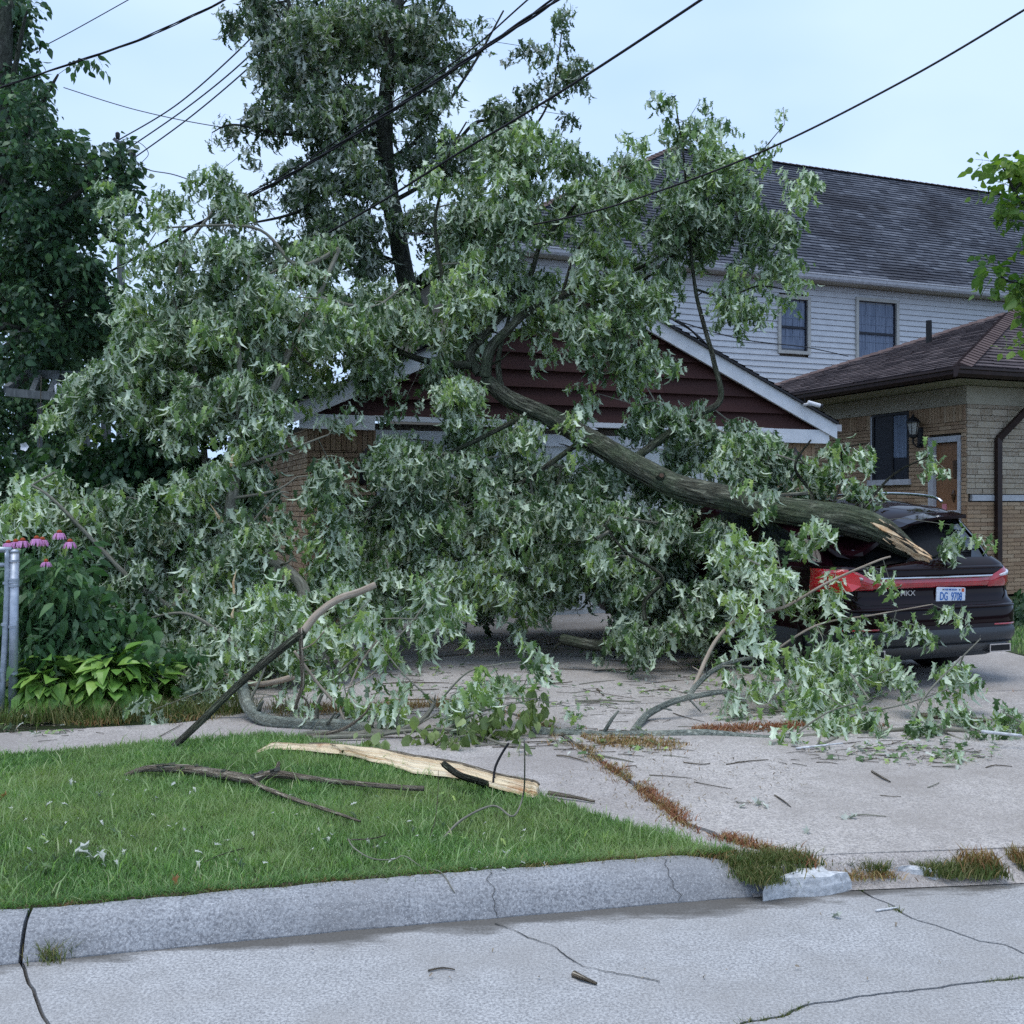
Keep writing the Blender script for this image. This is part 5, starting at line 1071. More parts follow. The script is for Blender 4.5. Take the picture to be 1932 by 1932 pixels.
# ---------------------------------------------------------------- tall maple behind
MAP = thing('tall_maple', 'tall maple crown rising above the garage roof with hanging grey green leaves', 'tree', P(800, 660, 13.6))
skelB = []
o = LB([(830, 720, 13.7), (800, 620, 13.6), (771, 547, 13.5), (750, 444, 13.4), (732, 342, 13.3), (727, 270, 13.3), (727, 205, 13.2), (737, 103, 13.2), (750, 0, 13.2), (758, -120, 13.2)], .135, .075, 'bark_dark', MAP, skelB, 16, 'trunk')
for pts, r0, r1 in (
    ([(727, 235, 13.25), (690, 215, 13.2), (660, 180, 13.1), (600, 130, 13.0), (560, 60, 12.9), (540, -20, 12.9)], .062, .02),
    ([(735, 300, 13.3), (780, 270, 13.2), (840, 200, 13.1), (900, 110, 13.0), (950, 20, 13.0)], .03, .01),
    ([(742, 380, 13.35), (820, 330, 13.3), (900, 230, 13.3), (990, 250, 13.3), (1040, 180, 13.3), (1060, 60, 13.3)], .03, .007),
    ([(727, 250, 13.25), (620, 260, 13.1), (520, 250, 12.9), (440, 235, 12.8), (400, 250, 12.8)], .028, .006),
    ([(730, 330, 13.3), (650, 350, 13.1), (560, 400, 12.8), (480, 420, 12.6)], .035, .012),
    ([(740, 100, 13.2), (690, 40, 13.1), (620, -20, 13.0)], .04, .02), ([(742, 120, 13.2), (800, 60, 13.2), (840, 0, 13.2)], .03, .012),
    ([(760, 500, 13.45), (700, 480, 13.3), (620, 470, 13.0), (520, 480, 12.6)], .04, .014)): LB(pts, r0, r1, 'bark_dark', MAP, skelB)
blobsB = [(795, 400, 36, 44, 13.0, .3, .8), (690, 440, 50, 40, 12.7, .4, .8), (835, 460, 36, 40, 13.0, .3, .9), (620, 420, 50, 40, 12.7, .3), (700, 320, 40, 40, 12.9, .3, .9), (770, 290, 36, 30, 13.0, .3, .8), (450, 430, 30, 30, 12.6, .2, .8), (560, 40, 120, 60, 13, .7), (700, 35, 90, 50, 13.1, .6), (810, 40, 50, 45, 13, .5, .8), (500, 110, 60, 50, 13, .5, .8), (600, 120, 90, 70, 13, .6), (560, 200, 80, 60, 12.9, .6), (490, 225, 45, 30, 12.9, .4, .7), (425, 240, 32, 14, 12.8, .2), (400, 262, 12, 16, 12.8, .1), (475, 285, 10, 20, 12.8, .1),
    (640, 200, 60, 60, 13, .5), (690, 120, 40, 50, 12.9, .4), (790, 130, 50, 60, 13.1, .5, .8), (780, 220, 45, 50, 13.1, .4, .8), (830, 180, 50, 40, 13.1, .4, .5), (870, 90, 35, 40, 13.1, .3, .5), (930, 30, 24, 24, 13, .2, .6), (985, 90, 24, 30, 13, .2, .5), (960, 190, 40, 50, 13.2, .3, .5), (1060, 30, 16, 20, 13.3, .1), (1045, 80, 10, 16, 13.3, .1), (1068, 150, 20, 45, 13.3, .2, .9), (1010, 180, 30, 22, 13.3, .2, .8), (1060, 225, 16, 24, 13.3, .1, .7),
    (640, 310, 80, 50, 12.9, .6), (540, 330, 60, 25, 12.8, .4, .5), (590, 390, 70, 45, 12.8, .6, .8), (680, 380, 50, 60, 13, .5), (840, 280, 60, 50, 13.2, .5, .8), (900, 300, 50, 50, 13.2, .4, .7), (800, 330, 30, 40, 13.2, .3, .6), (650, 460, 70, 40, 12.8, .5, .8), (540, 460, 70, 40, 12.6, .5, .6), (700, 500, 40, 40, 13, .4, .8), (400, 330, 36, 25, 12.6, .3, .6), (410, 385, 30, 28, 12.5, .3, .7), (470, 390, 25, 25, 12.6, .3, .3), (760, 60, 70, 80, 13.4, .4, .7), (600, 60, 120, 90, 13.6, .4), (660, 250, 90, 60, 13.6, .3, .8), (770, 490, 25, 30, 13.6, .3, .5)]
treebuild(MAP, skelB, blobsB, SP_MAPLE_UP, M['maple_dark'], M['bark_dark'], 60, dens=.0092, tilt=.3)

# ---------------------------------------------------------------- fallen crown on the left
LC = thing('fallen_treetop', 'fallen maple treetop heaped between the vine hedge and the garage wall', 'tree limb', GX(480, 1240))
skelC = []
for pts, r0, r1, mt in (
    ([(420, 1010, 9.2), (434, 968, 9.2), (444, 883, 9.3), (451, 797, 9.5), (490, 760, 9.7), (519, 729, 9.8), (547, 660, 10), (600, 560, 10.3), (640, 470, 10.5)], .062, .02, 'twig'),
    ([(451, 800, 9.5), (452, 700, 9.6), (450, 620, 9.7), (470, 520, 9.9)], .03, .012, 'twig'),
    ([(60, 915, 8.5), (102, 944, 8.5), (191, 1036, 8.5), (256, 1101, 8.5), (325, 1149, 8.6), (420, 1210, 8.7), (500, 1260, 8.6)], .008, .036, 'twig'),
    ([(400, 1080, 9.2), (440, 1060, 9.1), (472, 1047, 9.0), (533, 1071, 9.0), (574, 1115, 8.9), (564, 1166, 8.8), (570, 1240, 8.6)], .045, .058, 'twig'),
    ([(330, 1150, 8.6), (400, 1060, 9.0), (420, 1000, 9.2), (390, 900, 9.6), (380, 780, 9.9), (360, 640, 10.2), (340, 500, 10.4), (400, 400, 10.5)], .045, .012, 'twig'),
    ([(380, 780, 9.9), (300, 700, 10.0), (230, 640, 10.1), (180, 720, 10.1)], .025, .008, 'twig'),
    ([(450, 880, 9.3), (540, 850, 9.4), (620, 820, 9.6)], .018, .006, 'twig'), ([(440, 940, 9.2), (520, 925, 9.1), (560, 900, 9.1)], .014, .006, 'twig'),
    ([(456, 1010, 9.0), (520, 935, 8.9), (545, 930, 8.9)], .008, .006, 'twig'),
    ([(510, 1240, 8.3), (600, 1255, 8.4), (500, 1290, 8.0), (430, 1275, 7.9), (330, 1240, 8.0), (235, 1232, 7.9)], .03, .008, 'smoothtwig'),
    ([(470, 1240, 8.2), (360, 1160, 8.3), (270, 1170, 8.4)], .02, .006, 'twig'),
    ([(640, 470, 10.5), (560, 500, 10.4), (480, 430, 10.4), (300, 430, 10.4)], .025, .008, 'twig'), ([(600, 560, 10.3), (700, 580, 10.4), (760, 540, 10.5)], .02, .008, 'twig')):
    LB(pts, r0, r1, mt, LC, skelC)
blobsC = [(400, 345, 30, 28, 10.6, .2, .9), (470, 385, 34, 26, 10.6, .3, .8), (310, 378, 36, 22, 10.6, .2, .9), (225, 400, 16, 20, 10.5, .2, 1), (680, 645, 60, 40, 11.8, .3, 1.6), (290, 400, 45, 26, 10.5, .3, .7), (262, 470, 40, 30, 10.5, .4, .6), (240, 372, 14, 18, 10.5, .2, .8), (375, 460, 60, 40, 10.4, .5, .6), (440, 500, 80, 50, 10.3, .5, .7), (330, 540, 80, 45, 10.3, .5, .7), (310, 470, 30, 30, 10.4, .3, .6), (500, 550, 100, 55, 10.3, .6, .8), (250, 570, 45, 25, 10.3, .3, .7), (600, 510, 80, 60, 10.5, .5, .7), (560, 600, 110, 55, 10.2, .6), (420, 620, 120, 55, 10.1, .6), (300, 640, 100, 50, 10.1, .5),
    (680, 600, 70, 50, 10.5, .5), (630, 655, 40, 24, 10.3, .3, .6), (510, 665, 70, 36, 10.1, .4), (400, 720, 110, 60, 9.9, .6), (280, 730, 110, 60, 9.9, .6), (180, 720, 60, 40, 10, .4, .9), (150, 790, 40, 25, 10, .3, .8), (330, 800, 80, 50, 9.7, .5), (440, 810, 90, 55, 9.6, .4), (610, 860, 25, 35, 9.6, .2, .5), (470, 900, 70, 50, 9.4, .4, .6), (390, 900, 70, 60, 9.4, .5, .8), (610, 930, 45, 50, 9.3, .3, .7), (540, 970, 40, 30, 9.2, .3, .5),
    (640, 1010, 45, 50, 9.2, .3, .8), (400, 1000, 100, 50, 9.2, .4), (290, 1010, 80, 45, 8.9, .4, .8), (200, 960, 90, 45, 8.9, .3, .9), (80, 905, 75, 28, 8.8, .3), (50, 955, 60, 25, 8.7, .3), (150, 1000, 70, 22, 8.7, .2, .7), (250, 1070, 80, 40, 8.7, .3, .8), (360, 1080, 100, 45, 9, .4), (460, 1080, 80, 45, 9.1, .3), (220, 1140, 45, 40, 8.7, .2, .8), (330, 1150, 100, 45, 8.8, .3), (440, 1160, 80, 45, 8.8, .3),
    (540, 1110, 40, 35, 9.2, .2, .6), (620, 1080, 60, 45, 9.3, .3, .8), (650, 1130, 70, 40, 9.1, .4), (380, 1220, 70, 32, 8.4, .3), (300, 1205, 60, 28, 8.4, .2), (460, 1230, 50, 32, 8.4, .3), (430, 1280, 36, 22, 7.9, .2), (400, 1300, 36, 20, 7.7, .2, .8), (290, 1350, 22, 14, 7.1, .1), (530, 1200, 60, 40, 8.7, .3), (610, 1185, 60, 24, 8.8, .3, .8), (720, 1140, 60, 20, 9.2, .3), (505, 740, 24, 40, 9.9, .3, .7), (640, 800, 18, 30, 9.9, .1, .5), (460, 670, 170, 90, 11.2, .3, .8), (320, 680, 130, 90, 11.3, .3, .8), (640, 580, 120, 50, 11.8, .3, .7)]
treebuild(LC, skelC, blobsC, SP_MAPLE, M['maple'], M['twig'], 200, dens=.0080, bias=-.04)  # leaf tone lowered slightly, painting the heap as shaded behind the front bunches
for a, b, c, d in (((406, 968, 9.05), (396, 950, 9.05), (420, 985, 9.05), .012), ((442, 1120, 8.5), (446, 1075, 8.5), (440, 1100, 8.5), .010), ((440, 1175, 8.4), (442, 1145, 8.4), (438, 1160, 8.4), .012), ((436, 880, 9.1), (441, 855, 9.1), (438, 862, 9.1), .012)):
    pm = PM(); pm.tube([P(*a), P(*c), P(*b)], [d, d, .002], 5); pm.build('torn_wood', M['freshwood'], LC)

# ---------------------------------------------------------------- lichen covered branch on the drive, with bright hanging leaves
LB_ = thing('lichen_branch', 'curved grey lichen covered branch with bright hanging leaves at the lawn corner', 'branch', GX(560, 1385))
sk = []
for pts, r0, r1, mt in (
    ([(452, 1275, 7.35), (459, 1301, 7.3), (469, 1335, 7.15), (504, 1360, 6.98), (583, 1368, 6.9), (647, 1370, 6.85), (700, 1377, 6.8)], .040, .044, 'bark_lichen'),
    ([(690, 1380, 6.75), (742, 1382, 6.72), (790, 1362, 6.8), (812, 1340, 6.85), (821, 1320, 6.9)], .026, .012, 'twig'),
    ([(475, 1415, 6.55), (520, 1410, 6.57), (560, 1390, 6.62), (590, 1383, 6.7), (660, 1386, 6.72), (700, 1382, 6.75)], .010, .022, 'twig'),
    ([(560, 1392, 6.6), (640, 1378, 6.65), (682, 1352, 6.65), (697, 1333, 6.65)], .013, .005, 'deadtwig'),
    ([(555, 1228, 6.95), (600, 1290, 6.95), (640, 1338, 6.9), (655, 1375, 6.8)], .009, .010, 'galv_twig'),
    ([(712, 1208, 7.0), (675, 1260, 7.0), (650, 1325, 6.95)], .006, .007, 'galv_twig'), ([(650, 1300, 6.95), (690, 1280, 7.0), (720, 1255, 7.05)], .004, .003, 'galv_twig'),
    ([(600, 1370, 7.1), (600, 1330, 7.1), (625, 1285, 7.15), (680, 1235, 7.2), (735, 1213, 7.2), (780, 1170, 7.3), (820, 1110, 7.4)], .013, .005, 'twig'),
    ([(672, 1205, 7.2), (690, 1175, 7.2), (740, 1167, 7.2), (780, 1168, 7.2)], .006, .004, 'twig'),
    ([(820, 1325, 6.85), (760, 1270, 6.9), (700, 1195, 7.1)], .006, .003, 'twig'), ([(830, 1322, 6.85), (880, 1270, 6.85), (930, 1255, 6.85), (985, 1248, 6.85)], .007, .003, 'twig'),
    ([(790, 1366, 6.8), (850, 1335, 6.8), (930, 1318, 6.75), (1000, 1318, 6.7)], .007, .003, 'twig'), ([(470, 1325, 7.2), (500, 1260, 7.3), (520, 1190, 7.4), (510, 1130, 7.4)], .010, .004, 'twig'),
    ([(610, 1238, 7.3), (640, 1190, 7.4), (700, 1130, 7.6)], .006, .003, 'twig')):
    LB(pts, r0, r1, 'smoothtwig' if mt == 'galv_twig' else mt, LB_, sk, 10)
blobsD = [(665, 1335, 16, 10, 6.9, .06, 1.5), (730, 1345, 22, 10, 6.85, .06, 1.5), (860, 1315, 24, 12, 6.8, .08, 1.5), (940, 1285, 20, 10, 6.85, .08, 1.5), (1005, 1285, 18, 12, 6.75, .08, 1.5), (770, 1320, 20, 12, 7.0, .08, 1.5), (620, 1290, 14, 14, 7.1, .08, 1.5), (540, 1320, 18, 14, 7.2, .1, 1.5), (890, 1340, 30, 8, 6.7, .06, 1.5), (700, 1285, 14, 10, 7.1, .06, 1.5), (495, 1105, 14, 18, 7.4, .1), (520, 1140, 26, 24, 7.4, .15), (500, 1190, 40, 28, 7.4, .2), (450, 1210, 26, 22, 7.4, .15), (560, 1225, 30, 22, 7.3, .15), (625, 1200, 36, 20, 7.4, .15), (690, 1180, 34, 24, 7.3, .15), (720, 1210, 30, 24, 7.2, .15), (790, 1115, 28, 24, 7.4, .15), (815, 1160, 28, 30, 7.4, .15), (860, 1150, 18, 24, 7.4, .1), (800, 1210, 22, 22, 7.3, .1), (862, 1185, 12, 14, 7.3, .1),
    (985, 1245, 18, 10, 6.85, .08), (895, 1305, 26, 8, 6.8, .1, .4), (925, 1275, 14, 8, 6.85, .1, .4), (985, 1300, 18, 8, 6.75, .1, .4), (650, 1330, 16, 14, 6.9, .08), (645, 1300, 12, 12, 6.9, .08), (715, 1345, 16, 16, 6.8, .08), (600, 1235, 20, 10, 7.4, .1, .7), (1080, 1345, 16, 12, 6.9, .06, .8)]
treebuild(LB_, sk, blobsD, SP_BUNCH, M['maple'], M['twig'], 170, shr=.35, dens=.0050, lsize=.088, bias=.26, seedmul=2.6, clump=.045)  # leaf tone raised, painting extra light onto the foreground bunches

# ---------------------------------------------------------------- branch lying across the drive in front of the car
DB = thing('drive_branch', 'long leafy branch sprawled across the driveway in front of the SUV bumper', 'branch', GX(1226, 1392))
sk = []
for pts, r0, r1, mt in (
    ([(1003, 1380, 6.75), (1100, 1388, 6.7), (1226, 1389, 6.68), (1336, 1386, 6.7), (1445, 1397, 6.62), (1500, 1392, 6.62)], .036, .032, 'bark_lichen'),
    ([(1500, 1392, 6.62), (1555, 1387, 6.7), (1628, 1382, 6.75), (1737, 1375, 6.8), (1847, 1381, 6.75), (1940, 1386, 6.7)], .018, .010, 'twig'),
    ([(1195, 1382, 6.8), (1210, 1360, 7.0), (1226, 1345, 7.15), (1268, 1325, 7.2), (1310, 1314, 7.3), (1372, 1305, 7.4), (1400, 1318, 7.35), (1408, 1335, 7.3)], .028, .014, 'bark_lichen'),
    ([(1300, 1315, 7.35), (1312, 1295, 7.5), (1347, 1264, 7.6), (1390, 1247, 7.7), (1445, 1240, 7.8), (1555, 1245, 7.9), (1640, 1240, 7.9)], .022, .009, 'bark_lichen'),
    ([(1310, 1295, 7.6), (1350, 1210, 7.9), (1400, 1165, 8.0), (1480, 1145, 8.0), (1560, 1100, 8.0), (1650, 1060, 7.9), (1680, 1050, 7.9)], .017, .006, 'smoothtwig'),
    ([(1400, 1165, 8.0), (1440, 1180, 7.9), (1455, 1240, 7.8)], .008, .005, 'twig'), ([(1445, 1240, 7.8), (1540, 1180, 7.9), (1650, 1160, 7.9), (1760, 1140, 7.9)], .010, .004, 'smoothtwig'),
    ([(1555, 1387, 6.75), (1610, 1350, 6.9), (1700, 1330, 7.0), (1790, 1300, 7.2)], .009, .004, 'twig'),
    ([(1720, 1372, 6.85), (1735, 1330, 6.95), (1765, 1290, 7.05), (1800, 1255, 7.2), (1850, 1205, 7.3)], .009, .004, 'twig'), ([(1480, 1400, 6.7), (1560, 1345, 6.85), (1640, 1320, 7.0)], .008, .004, 'twig'),
    ([(1540, 1411, 6.35), (1580, 1391, 6.6)], .016, .010, 'twig'), ([(1770, 1376, 6.78), (1850, 1410, 6.4), (1930, 1440, 6.1)], .006, .004, 'twig'),
    ([(1336, 1386, 6.7), (1400, 1418, 6.35), (1470, 1425, 6.3)], .006, .004, 'twig'), ([(1230, 1385, 6.75), (1300, 1410, 6.5), (1390, 1412, 6.45)], .005, .003, 'deadtwig')):
    LB(pts, r0, r1, mt, DB, sk, 8)
blobsH = [(1400, 1030, 50, 40, 8.4, .2, .9), (1480, 1010, 30, 24, 8.35, .1, .8), (1500, 1130, 40, 30, 8.2, .15, .8), (1550, 1090, 20, 30, 8.1, .1, .8), (1440, 1095, 40, 34, 8.0, .2, .8), (1490, 1070, 22, 30, 8.0, .15, .7), (1410, 1150, 36, 34, 8.0, .2, .8), (1680, 1075, 14, 28, 7.95, .08), (1640, 1075, 14, 24, 7.95, .08, .8), (1560, 1100, 30, 30, 8.0, .15, .6), (1700, 1185, 50, 20, 7.9, .15), (1762, 1160, 16, 12, 7.9, .06), (1620, 1195, 45, 28, 7.9, .15, .8), (1540, 1190, 40, 30, 7.9, .2, .6), (1620, 1245, 70, 26, 7.8, .2), (1500, 1230, 60, 36, 7.8, .2, .8), (1440, 1200, 36, 34, 7.9, .2, .6), (1380, 1230, 25, 30, 7.7, .15, .6),
    (1540, 1285, 70, 30, 7.6, .2, .8), (1460, 1285, 30, 25, 7.5, .15, .7), (1640, 1285, 50, 30, 7.4, .2), (1710, 1262, 30, 20, 7.4, .1), (1795, 1270, 36, 16, 7.2, .1), (1560, 1330, 80, 25, 7.2, .2, .8), (1480, 1395, 30, 26, 6.6, .1), (1500, 1420, 26, 12, 6.3, .06), (1650, 1340, 50, 20, 7.1, .2, .7), (1690, 1385, 50, 16, 6.75, .15), (1790, 1380, 40, 16, 6.75, .15, .8), (1870, 1395, 40, 16, 6.6, .15), (1830, 1432, 36, 12, 6.1, .1), (1800, 1432, 20, 10, 6.15, .08), (1910, 1378, 22, 16, 6.7, .1),
    (1820, 1335, 20, 16, 7.0, .1), (1500, 1340, 30, 20, 7.1, .1, .7), (1620, 1390, 40, 12, 6.7, .1, .7), (1375, 1280, 14, 20, 7.6, .1), (1400, 1330, 20, 10, 7.3, .1, .6), (1730, 1400, 40, 10, 6.5, .1, .7), (1880, 1355, 36, 14, 6.8, .1, 3), (1925, 1385, 16, 16, 6.7, .1, 4), (1700, 1385, 60, 14, 6.75, .15, 2), (1830, 1425, 40, 8, 6.25, .1, 4), (1490, 1405, 22, 18, 6.5, .1, 3), (1600, 1370, 50, 14, 6.8, .1, 2.5), (1420, 1275, 24, 16, 7.6, .1, 1.5), (1800, 1265, 30, 8, 7.3, .06, 3), (1750, 1320, 10, 14, 7.0, .05)]
treebuild(DB, sk, blobsH, SP_BUNCH, M['maple'], M['twig'], 200, shr=.2, dens=.0033, lsize=.084, bias=.22, seedmul=2.9, clump=.036)

# ---------------------------------------------------------------- limp broad-leaved branch beside the split plank
GB = thing('limp_leaf_branch', 'small branch of wilted broad yellow-green leaves behind the split pale wood', 'branch', GX(860, 1410))
sk = []
for pts, r0, r1 in (([(590, 1392, 6.5), (700, 1388, 6.55), (760, 1380, 6.6), (840, 1376, 6.6), (900, 1386, 6.5), (960, 1408, 6.35), (1010, 1412, 6.3)], .014, .006), ([(840, 1376, 6.6), (900, 1345, 6.65), (960, 1330, 6.7), (1010, 1318, 6.7)], .008, .004), ([(760, 1380, 6.6), (800, 1410, 6.4), (850, 1425, 6.2)], .006, .004)): LB(pts, r0, r1, 'twig', GB, sk)
treebuild(GB, sk, [(1017, 1335, 18, 18, 6.7, .06), (918, 1358, 26, 14, 6.6, .06), (940, 1385, 22, 16, 6.5, .06), (1050, 1415, 26, 14, 6.25, .06), (990, 1422, 30, 12, 6.2, .06), (788, 1392, 36, 10, 6.5, .08), (830, 1405, 34, 10, 6.4, .08), (730, 1395, 20, 6, 6.45, .05, .8), (880, 1400, 26, 12, 6.4, .08, .8), (1030, 1440, 24, 6, 6.1, .05)],
          SP_LIME, M['lime'], M['twig'], 60, .30, shr=.3, dens=.012, lsize=.095, bias=.0, seedmul=1.3)

# ---------------------------------------------------------------- loose broken wood
def stick(name, label, pts, r0, r1, mat, cat='branch', seg=8, group=None, bump=.12, subs=(), **k):
    n_ = len(pts); root = None; w = PP(pts) if len(pts[0]) == 3 and not isinstance(pts[0], Vector) else pts
    pm = PM(); pm.tube(w, [r0 + (r1 - r0) * i / (n_ - 1) for i in range(n_)], seg, bump=bump, smooth=6); 
    if not subs: return tag(pm.build(name, M[mat], None, smooth=True), label, cat, group)
    root = thing(name, label, cat, w[0], group); pm.build('limb', M[mat], root, smooth=True)
    for (nm, pp, a, b, mt) in subs: pm = PM(); pw = PP(pp) if not isinstance(pp[0], Vector) else pp; pm.tube(pw, [a + (b - a) * i / (len(pw) - 1) for i in range(len(pw))], 6, bump=bump, smooth=4); pm.build(nm, M[mt], root, smooth=True)
    return root
stick('leaning_branch', 'thick bare branch leaning up from the lawn edge with barked pale upper half', [(316, 1420, 6.25), (380, 1360, 6.4), (450, 1292, 6.6), (530, 1225, 6.75), (572, 1193, 6.85)], .019, .028, 'bark', subs=[('pale_end', [(570, 1195, 6.85), (600, 1158, 6.9), (640, 1130, 6.95), (675, 1118, 7.0), (708, 1103, 7.05)], .029, .024, 'smoothtwig'),
      ('hanging_stub', [(566, 1185, 6.83), (569, 1240, 6.8), (571, 1290, 6.78), (562, 1320, 6.75), (556, 1338, 6.75)], .018, .010, 'deadtwig'), ('hanging_stub', [(570, 1312, 6.76), (580, 1325, 6.76), (583, 1340, 6.76)], .008, .004, 'deadtwig'), ('side_twig', [(560, 1228, 6.8), (590, 1215, 6.8), (612, 1190, 6.8)], .005, .004, 'smoothtwig')])
def GP(x, y, h=.02): v = GX(x, y); return Vector((v.x, v.y, .1 + h))
w = [GP(235, 1473, .03), GP(280, 1467, .05), GP(350, 1468, .05), GP(420, 1478, .05), GP(470, 1488, .05), GP(520, 1478, .05), GP(600, 1485, .04), GP(680, 1497, .05), GP(760, 1508, .06), GP(800, 1510, .06)]
lbw = w
lb2 = thing('lawn_branch', 'long dead forked branch with flaking bark lying on the lawn', 'branch', w[4])
pm = PM(); pm.tube(w, [.008, .016, .024, .024, .022, .020, .014, .013, .013, .012], 10, bump=.16, smooth=8); pm.build('limb', M['deadtwig'], lb2, smooth=True)
pm = PM(); pm.tube([w[4], GP(500, 1502, .04), GP(560, 1525, .04), GP(620, 1545, .04), GP(680, 1562, .03)], [.013, .012, .011, .009, .005], 8, bump=.14, smooth=6); pm.build('fork', M['deadtwig'], lb2, smooth=True)
pm = PM(); pm.tube([w[5], GP(522, 1474, .06), GP(526, 1466, .08)], [.018, .014, .008], 8, bump=.14, smooth=4); pm.build('stub', M['deadtwig'], lb2, smooth=True)
# split plank of pale sapwood
top = [(475, 1411), (520, 1404), (566, 1405), (634, 1405), (720, 1413), (805, 1433), (874, 1447), (959, 1468), (1007, 1478), (1019, 1490)]; bot = [(475, 1416), (520, 1412), (583, 1416), (668, 1429), (740, 1446), (800, 1461), (874, 1474), (959, 1494), (1000, 1501), (1017, 1499)]
pm = PM(); vs = []; uvs = []; nn_ = 60; kk = 15
tp = [Vector((*t, 0)) for t in top]; bp = [Vector((*t, 0)) for t in bot]; tp, _ = spline(tp, [0] * 10, 7); bp, _ = spline(bp, [0] * 10, 7); nn_ = len(tp)
for i in range(nn_):
    L_ = i * .03
    for j in range(kk):
        f = j / (kk - 1); e = min(1, i / 6, (nn_ - 1 - i) / 3); wd_ = min(1, (bp[i].y - tp[i].y) / 26); a = GX(tp[i].x, tp[i].y, .128 + .05 * wd_); jt = 2.2 * noise.noise(Vector((i * .35, 0, 2))) + 1.2 * noise.noise(Vector((i * 1.3, 0, 2))); b = GX(bp[i].x, bp[i].y + jt * wd_ * 1.6, .128); a = GX(tp[i].x, tp[i].y + jt * wd_, .128 + .05 * wd_); p = a.lerp(b, f); p.z = .10 + ((.05 * (1 - f)) * wd_ + .028) * e + .020 * math.sin(f * 3.1) * e * wd_ + noise.noise(Vector((L_ * 2, f * 9, 0))) * .022 * e + (abs(noise.noise(Vector((L_ * 1.2, f * 22, 4)))) - .2) * .02 * e; vs.append(p); uvs.append((f, L_))
fs = [(i * kk + j, i * kk + j + 1, (i + 1) * kk + j + 1, (i + 1) * kk + j) for i in range(nn_ - 1) for j in range(kk - 1)]; pm.add(vs, fs, uvs)
spk_ = thing('split_wood', 'long flat slab of freshly split pale wood lying on the lawn edge', 'split log', vs[kk * 30]); pm.build('split_face', M['splitwood'], spk_, smooth=True)
pm = PM(); bk = [vs[i * kk] for i in range(nn_)]; fr_ = [vs[i * kk + kk - 1] for i in range(nn_)]; pm.add(bk + [Vector((p.x, p.y + .02, .1)) for p in bk], [(i, i + 1, nn_ + i + 1, nn_ + i) for i in range(nn_ - 1)]); pm.tube([p + Vector((0, .012, .0)) for p in bk[16:-3]], [.009] * (nn_ - 19), 6, bump=.3); pm.build('bark_edge', M['deadtwig'], spk_)
stick('snapped_branch', 'short snapped green-barked stub standing out of the grass against the split wood', [GX(843, 1420, .22) + Vector((0, -.25, 0)), GX(870, 1442, .2) + Vector((0, -.22, 0)), GX(905, 1465, .16) + Vector((0, -.1, 0)), GX(932, 1485, .12)], .016, .019, 'bark', subs=[('snapped_tip', [GX(843, 1420, .22) + Vector((-.02, -.262, .012)), GX(843, 1420, .22) + Vector((0, -.25, 0)), GX(850, 1426, .212) + Vector((0, -.245, 0))], .004, .0165, 'freshwood')])
stick('bent_vine', 'thin bent bare twig arching over the lawn beside the split wood', [GP(825, 1596, .0), GP(870, 1568, .05), GP(930, 1552, .08), (GX(968, 1540, .17)), (GX(987, 1500, .22)), GX(990, 1450, .45), GX(989, 1395, .62)], .006, .0028, 'twig', 'twig')
stick('bent_vine', 'dark arching twig rising from the grass to the wilted leaves', [GX(930, 1490, .12), GX(934, 1450, .22), GX(948, 1420, .30), GX(960, 1402, .35)], .006, .006, 'cable', 'twig')
stick('grass_twig', 'thin twig leaning in the grass near the middle of the kerb', [GP(795, 1610, .0), GP(818, 1585, .06), GP(826, 1550, .12), GP(827, 1505, .14)], .0022, .0012, 'deadtwig', 'twig')
stick('kerb_vine', 'long thin vine trailing from the lawn over the kerb', [GP(657, 1600, .04), GP(668, 1622, .05), GP(700, 1642, .05), GP(740, 1645, .05), GP(763, 1638, .05), GP(800, 1652, .03), GP(832, 1662, .035), GX(855, 1680, .10), GX(868, 1700, .04), GX(875, 1712, .01)], .0030, .0018, 'twig', 'twig')
stick('grass_twig', 'pale short twig lying in the grass beside the trailing vine', [GP(655, 1602, .04), GP(700, 1604, .05), GP(728, 1597, .05)], .003, .002, 'deadtwig', 'twig')
stick('grass_twig', 'short pale twig lying by the dark leaf near the kerb', [GP(385, 1640, .03), GP(420, 1625, .03), GP(460, 1618, .04)], .003, .002, 'deadtwig', 'twig')
stick('bark_strip', 'long split strip of brown bark lying on the driveway before the bumper', [GX(1725, 1350, .12), GX(1790, 1352, .12), GX(1845, 1358, .12), GX(1872, 1360, .12)], .018, .014, 'deadtwig', 'bark strip')
stick('peeled_stick', 'white peeled stick end lying on the driveway at the frame edge', [GX(1852, 1380, .2), GX(1928, 1388, .18)], .010, .008, 'stonewhite', 'stick')
stick('peeled_stick', 'white peeled sliver lying on the drive under the sprawling branch', [GX(1502, 1412, .11), GX(1590, 1402, .12)], .007, .004, 'stonewhite', 'stick')
stick('road_stick', 'pale thin stick lying on the road across the crack', [GX(1652, 1718, .006), GX(1694, 1712, .006)], .004, .003, 'stonewhite', 'stick')
stick('road_stick', 'brown flat bark chip lying on the road', [GX(1083, 1838, .008), GX(1100, 1845, .012), GX(1126, 1856, .006)], .012, .004, 'deadtwig', 'bark chip')
stick('road_stick', 'thin tan grass stalk lying on the road', [GX(808, 1831, .006), GX(835, 1826, .006), GX(858, 1829, .006)], .0035, .002, 'deadtwig', 'stick')
stick('lawn_edge_stick', 'short brown stick with torn red end between lawn and drive', [GX(1035, 1496, .12), GX(1060, 1500, .12), GX(1090, 1505, .115), GX(1122, 1512, .11)], .012, .006, 'deadtwig', 'stick')
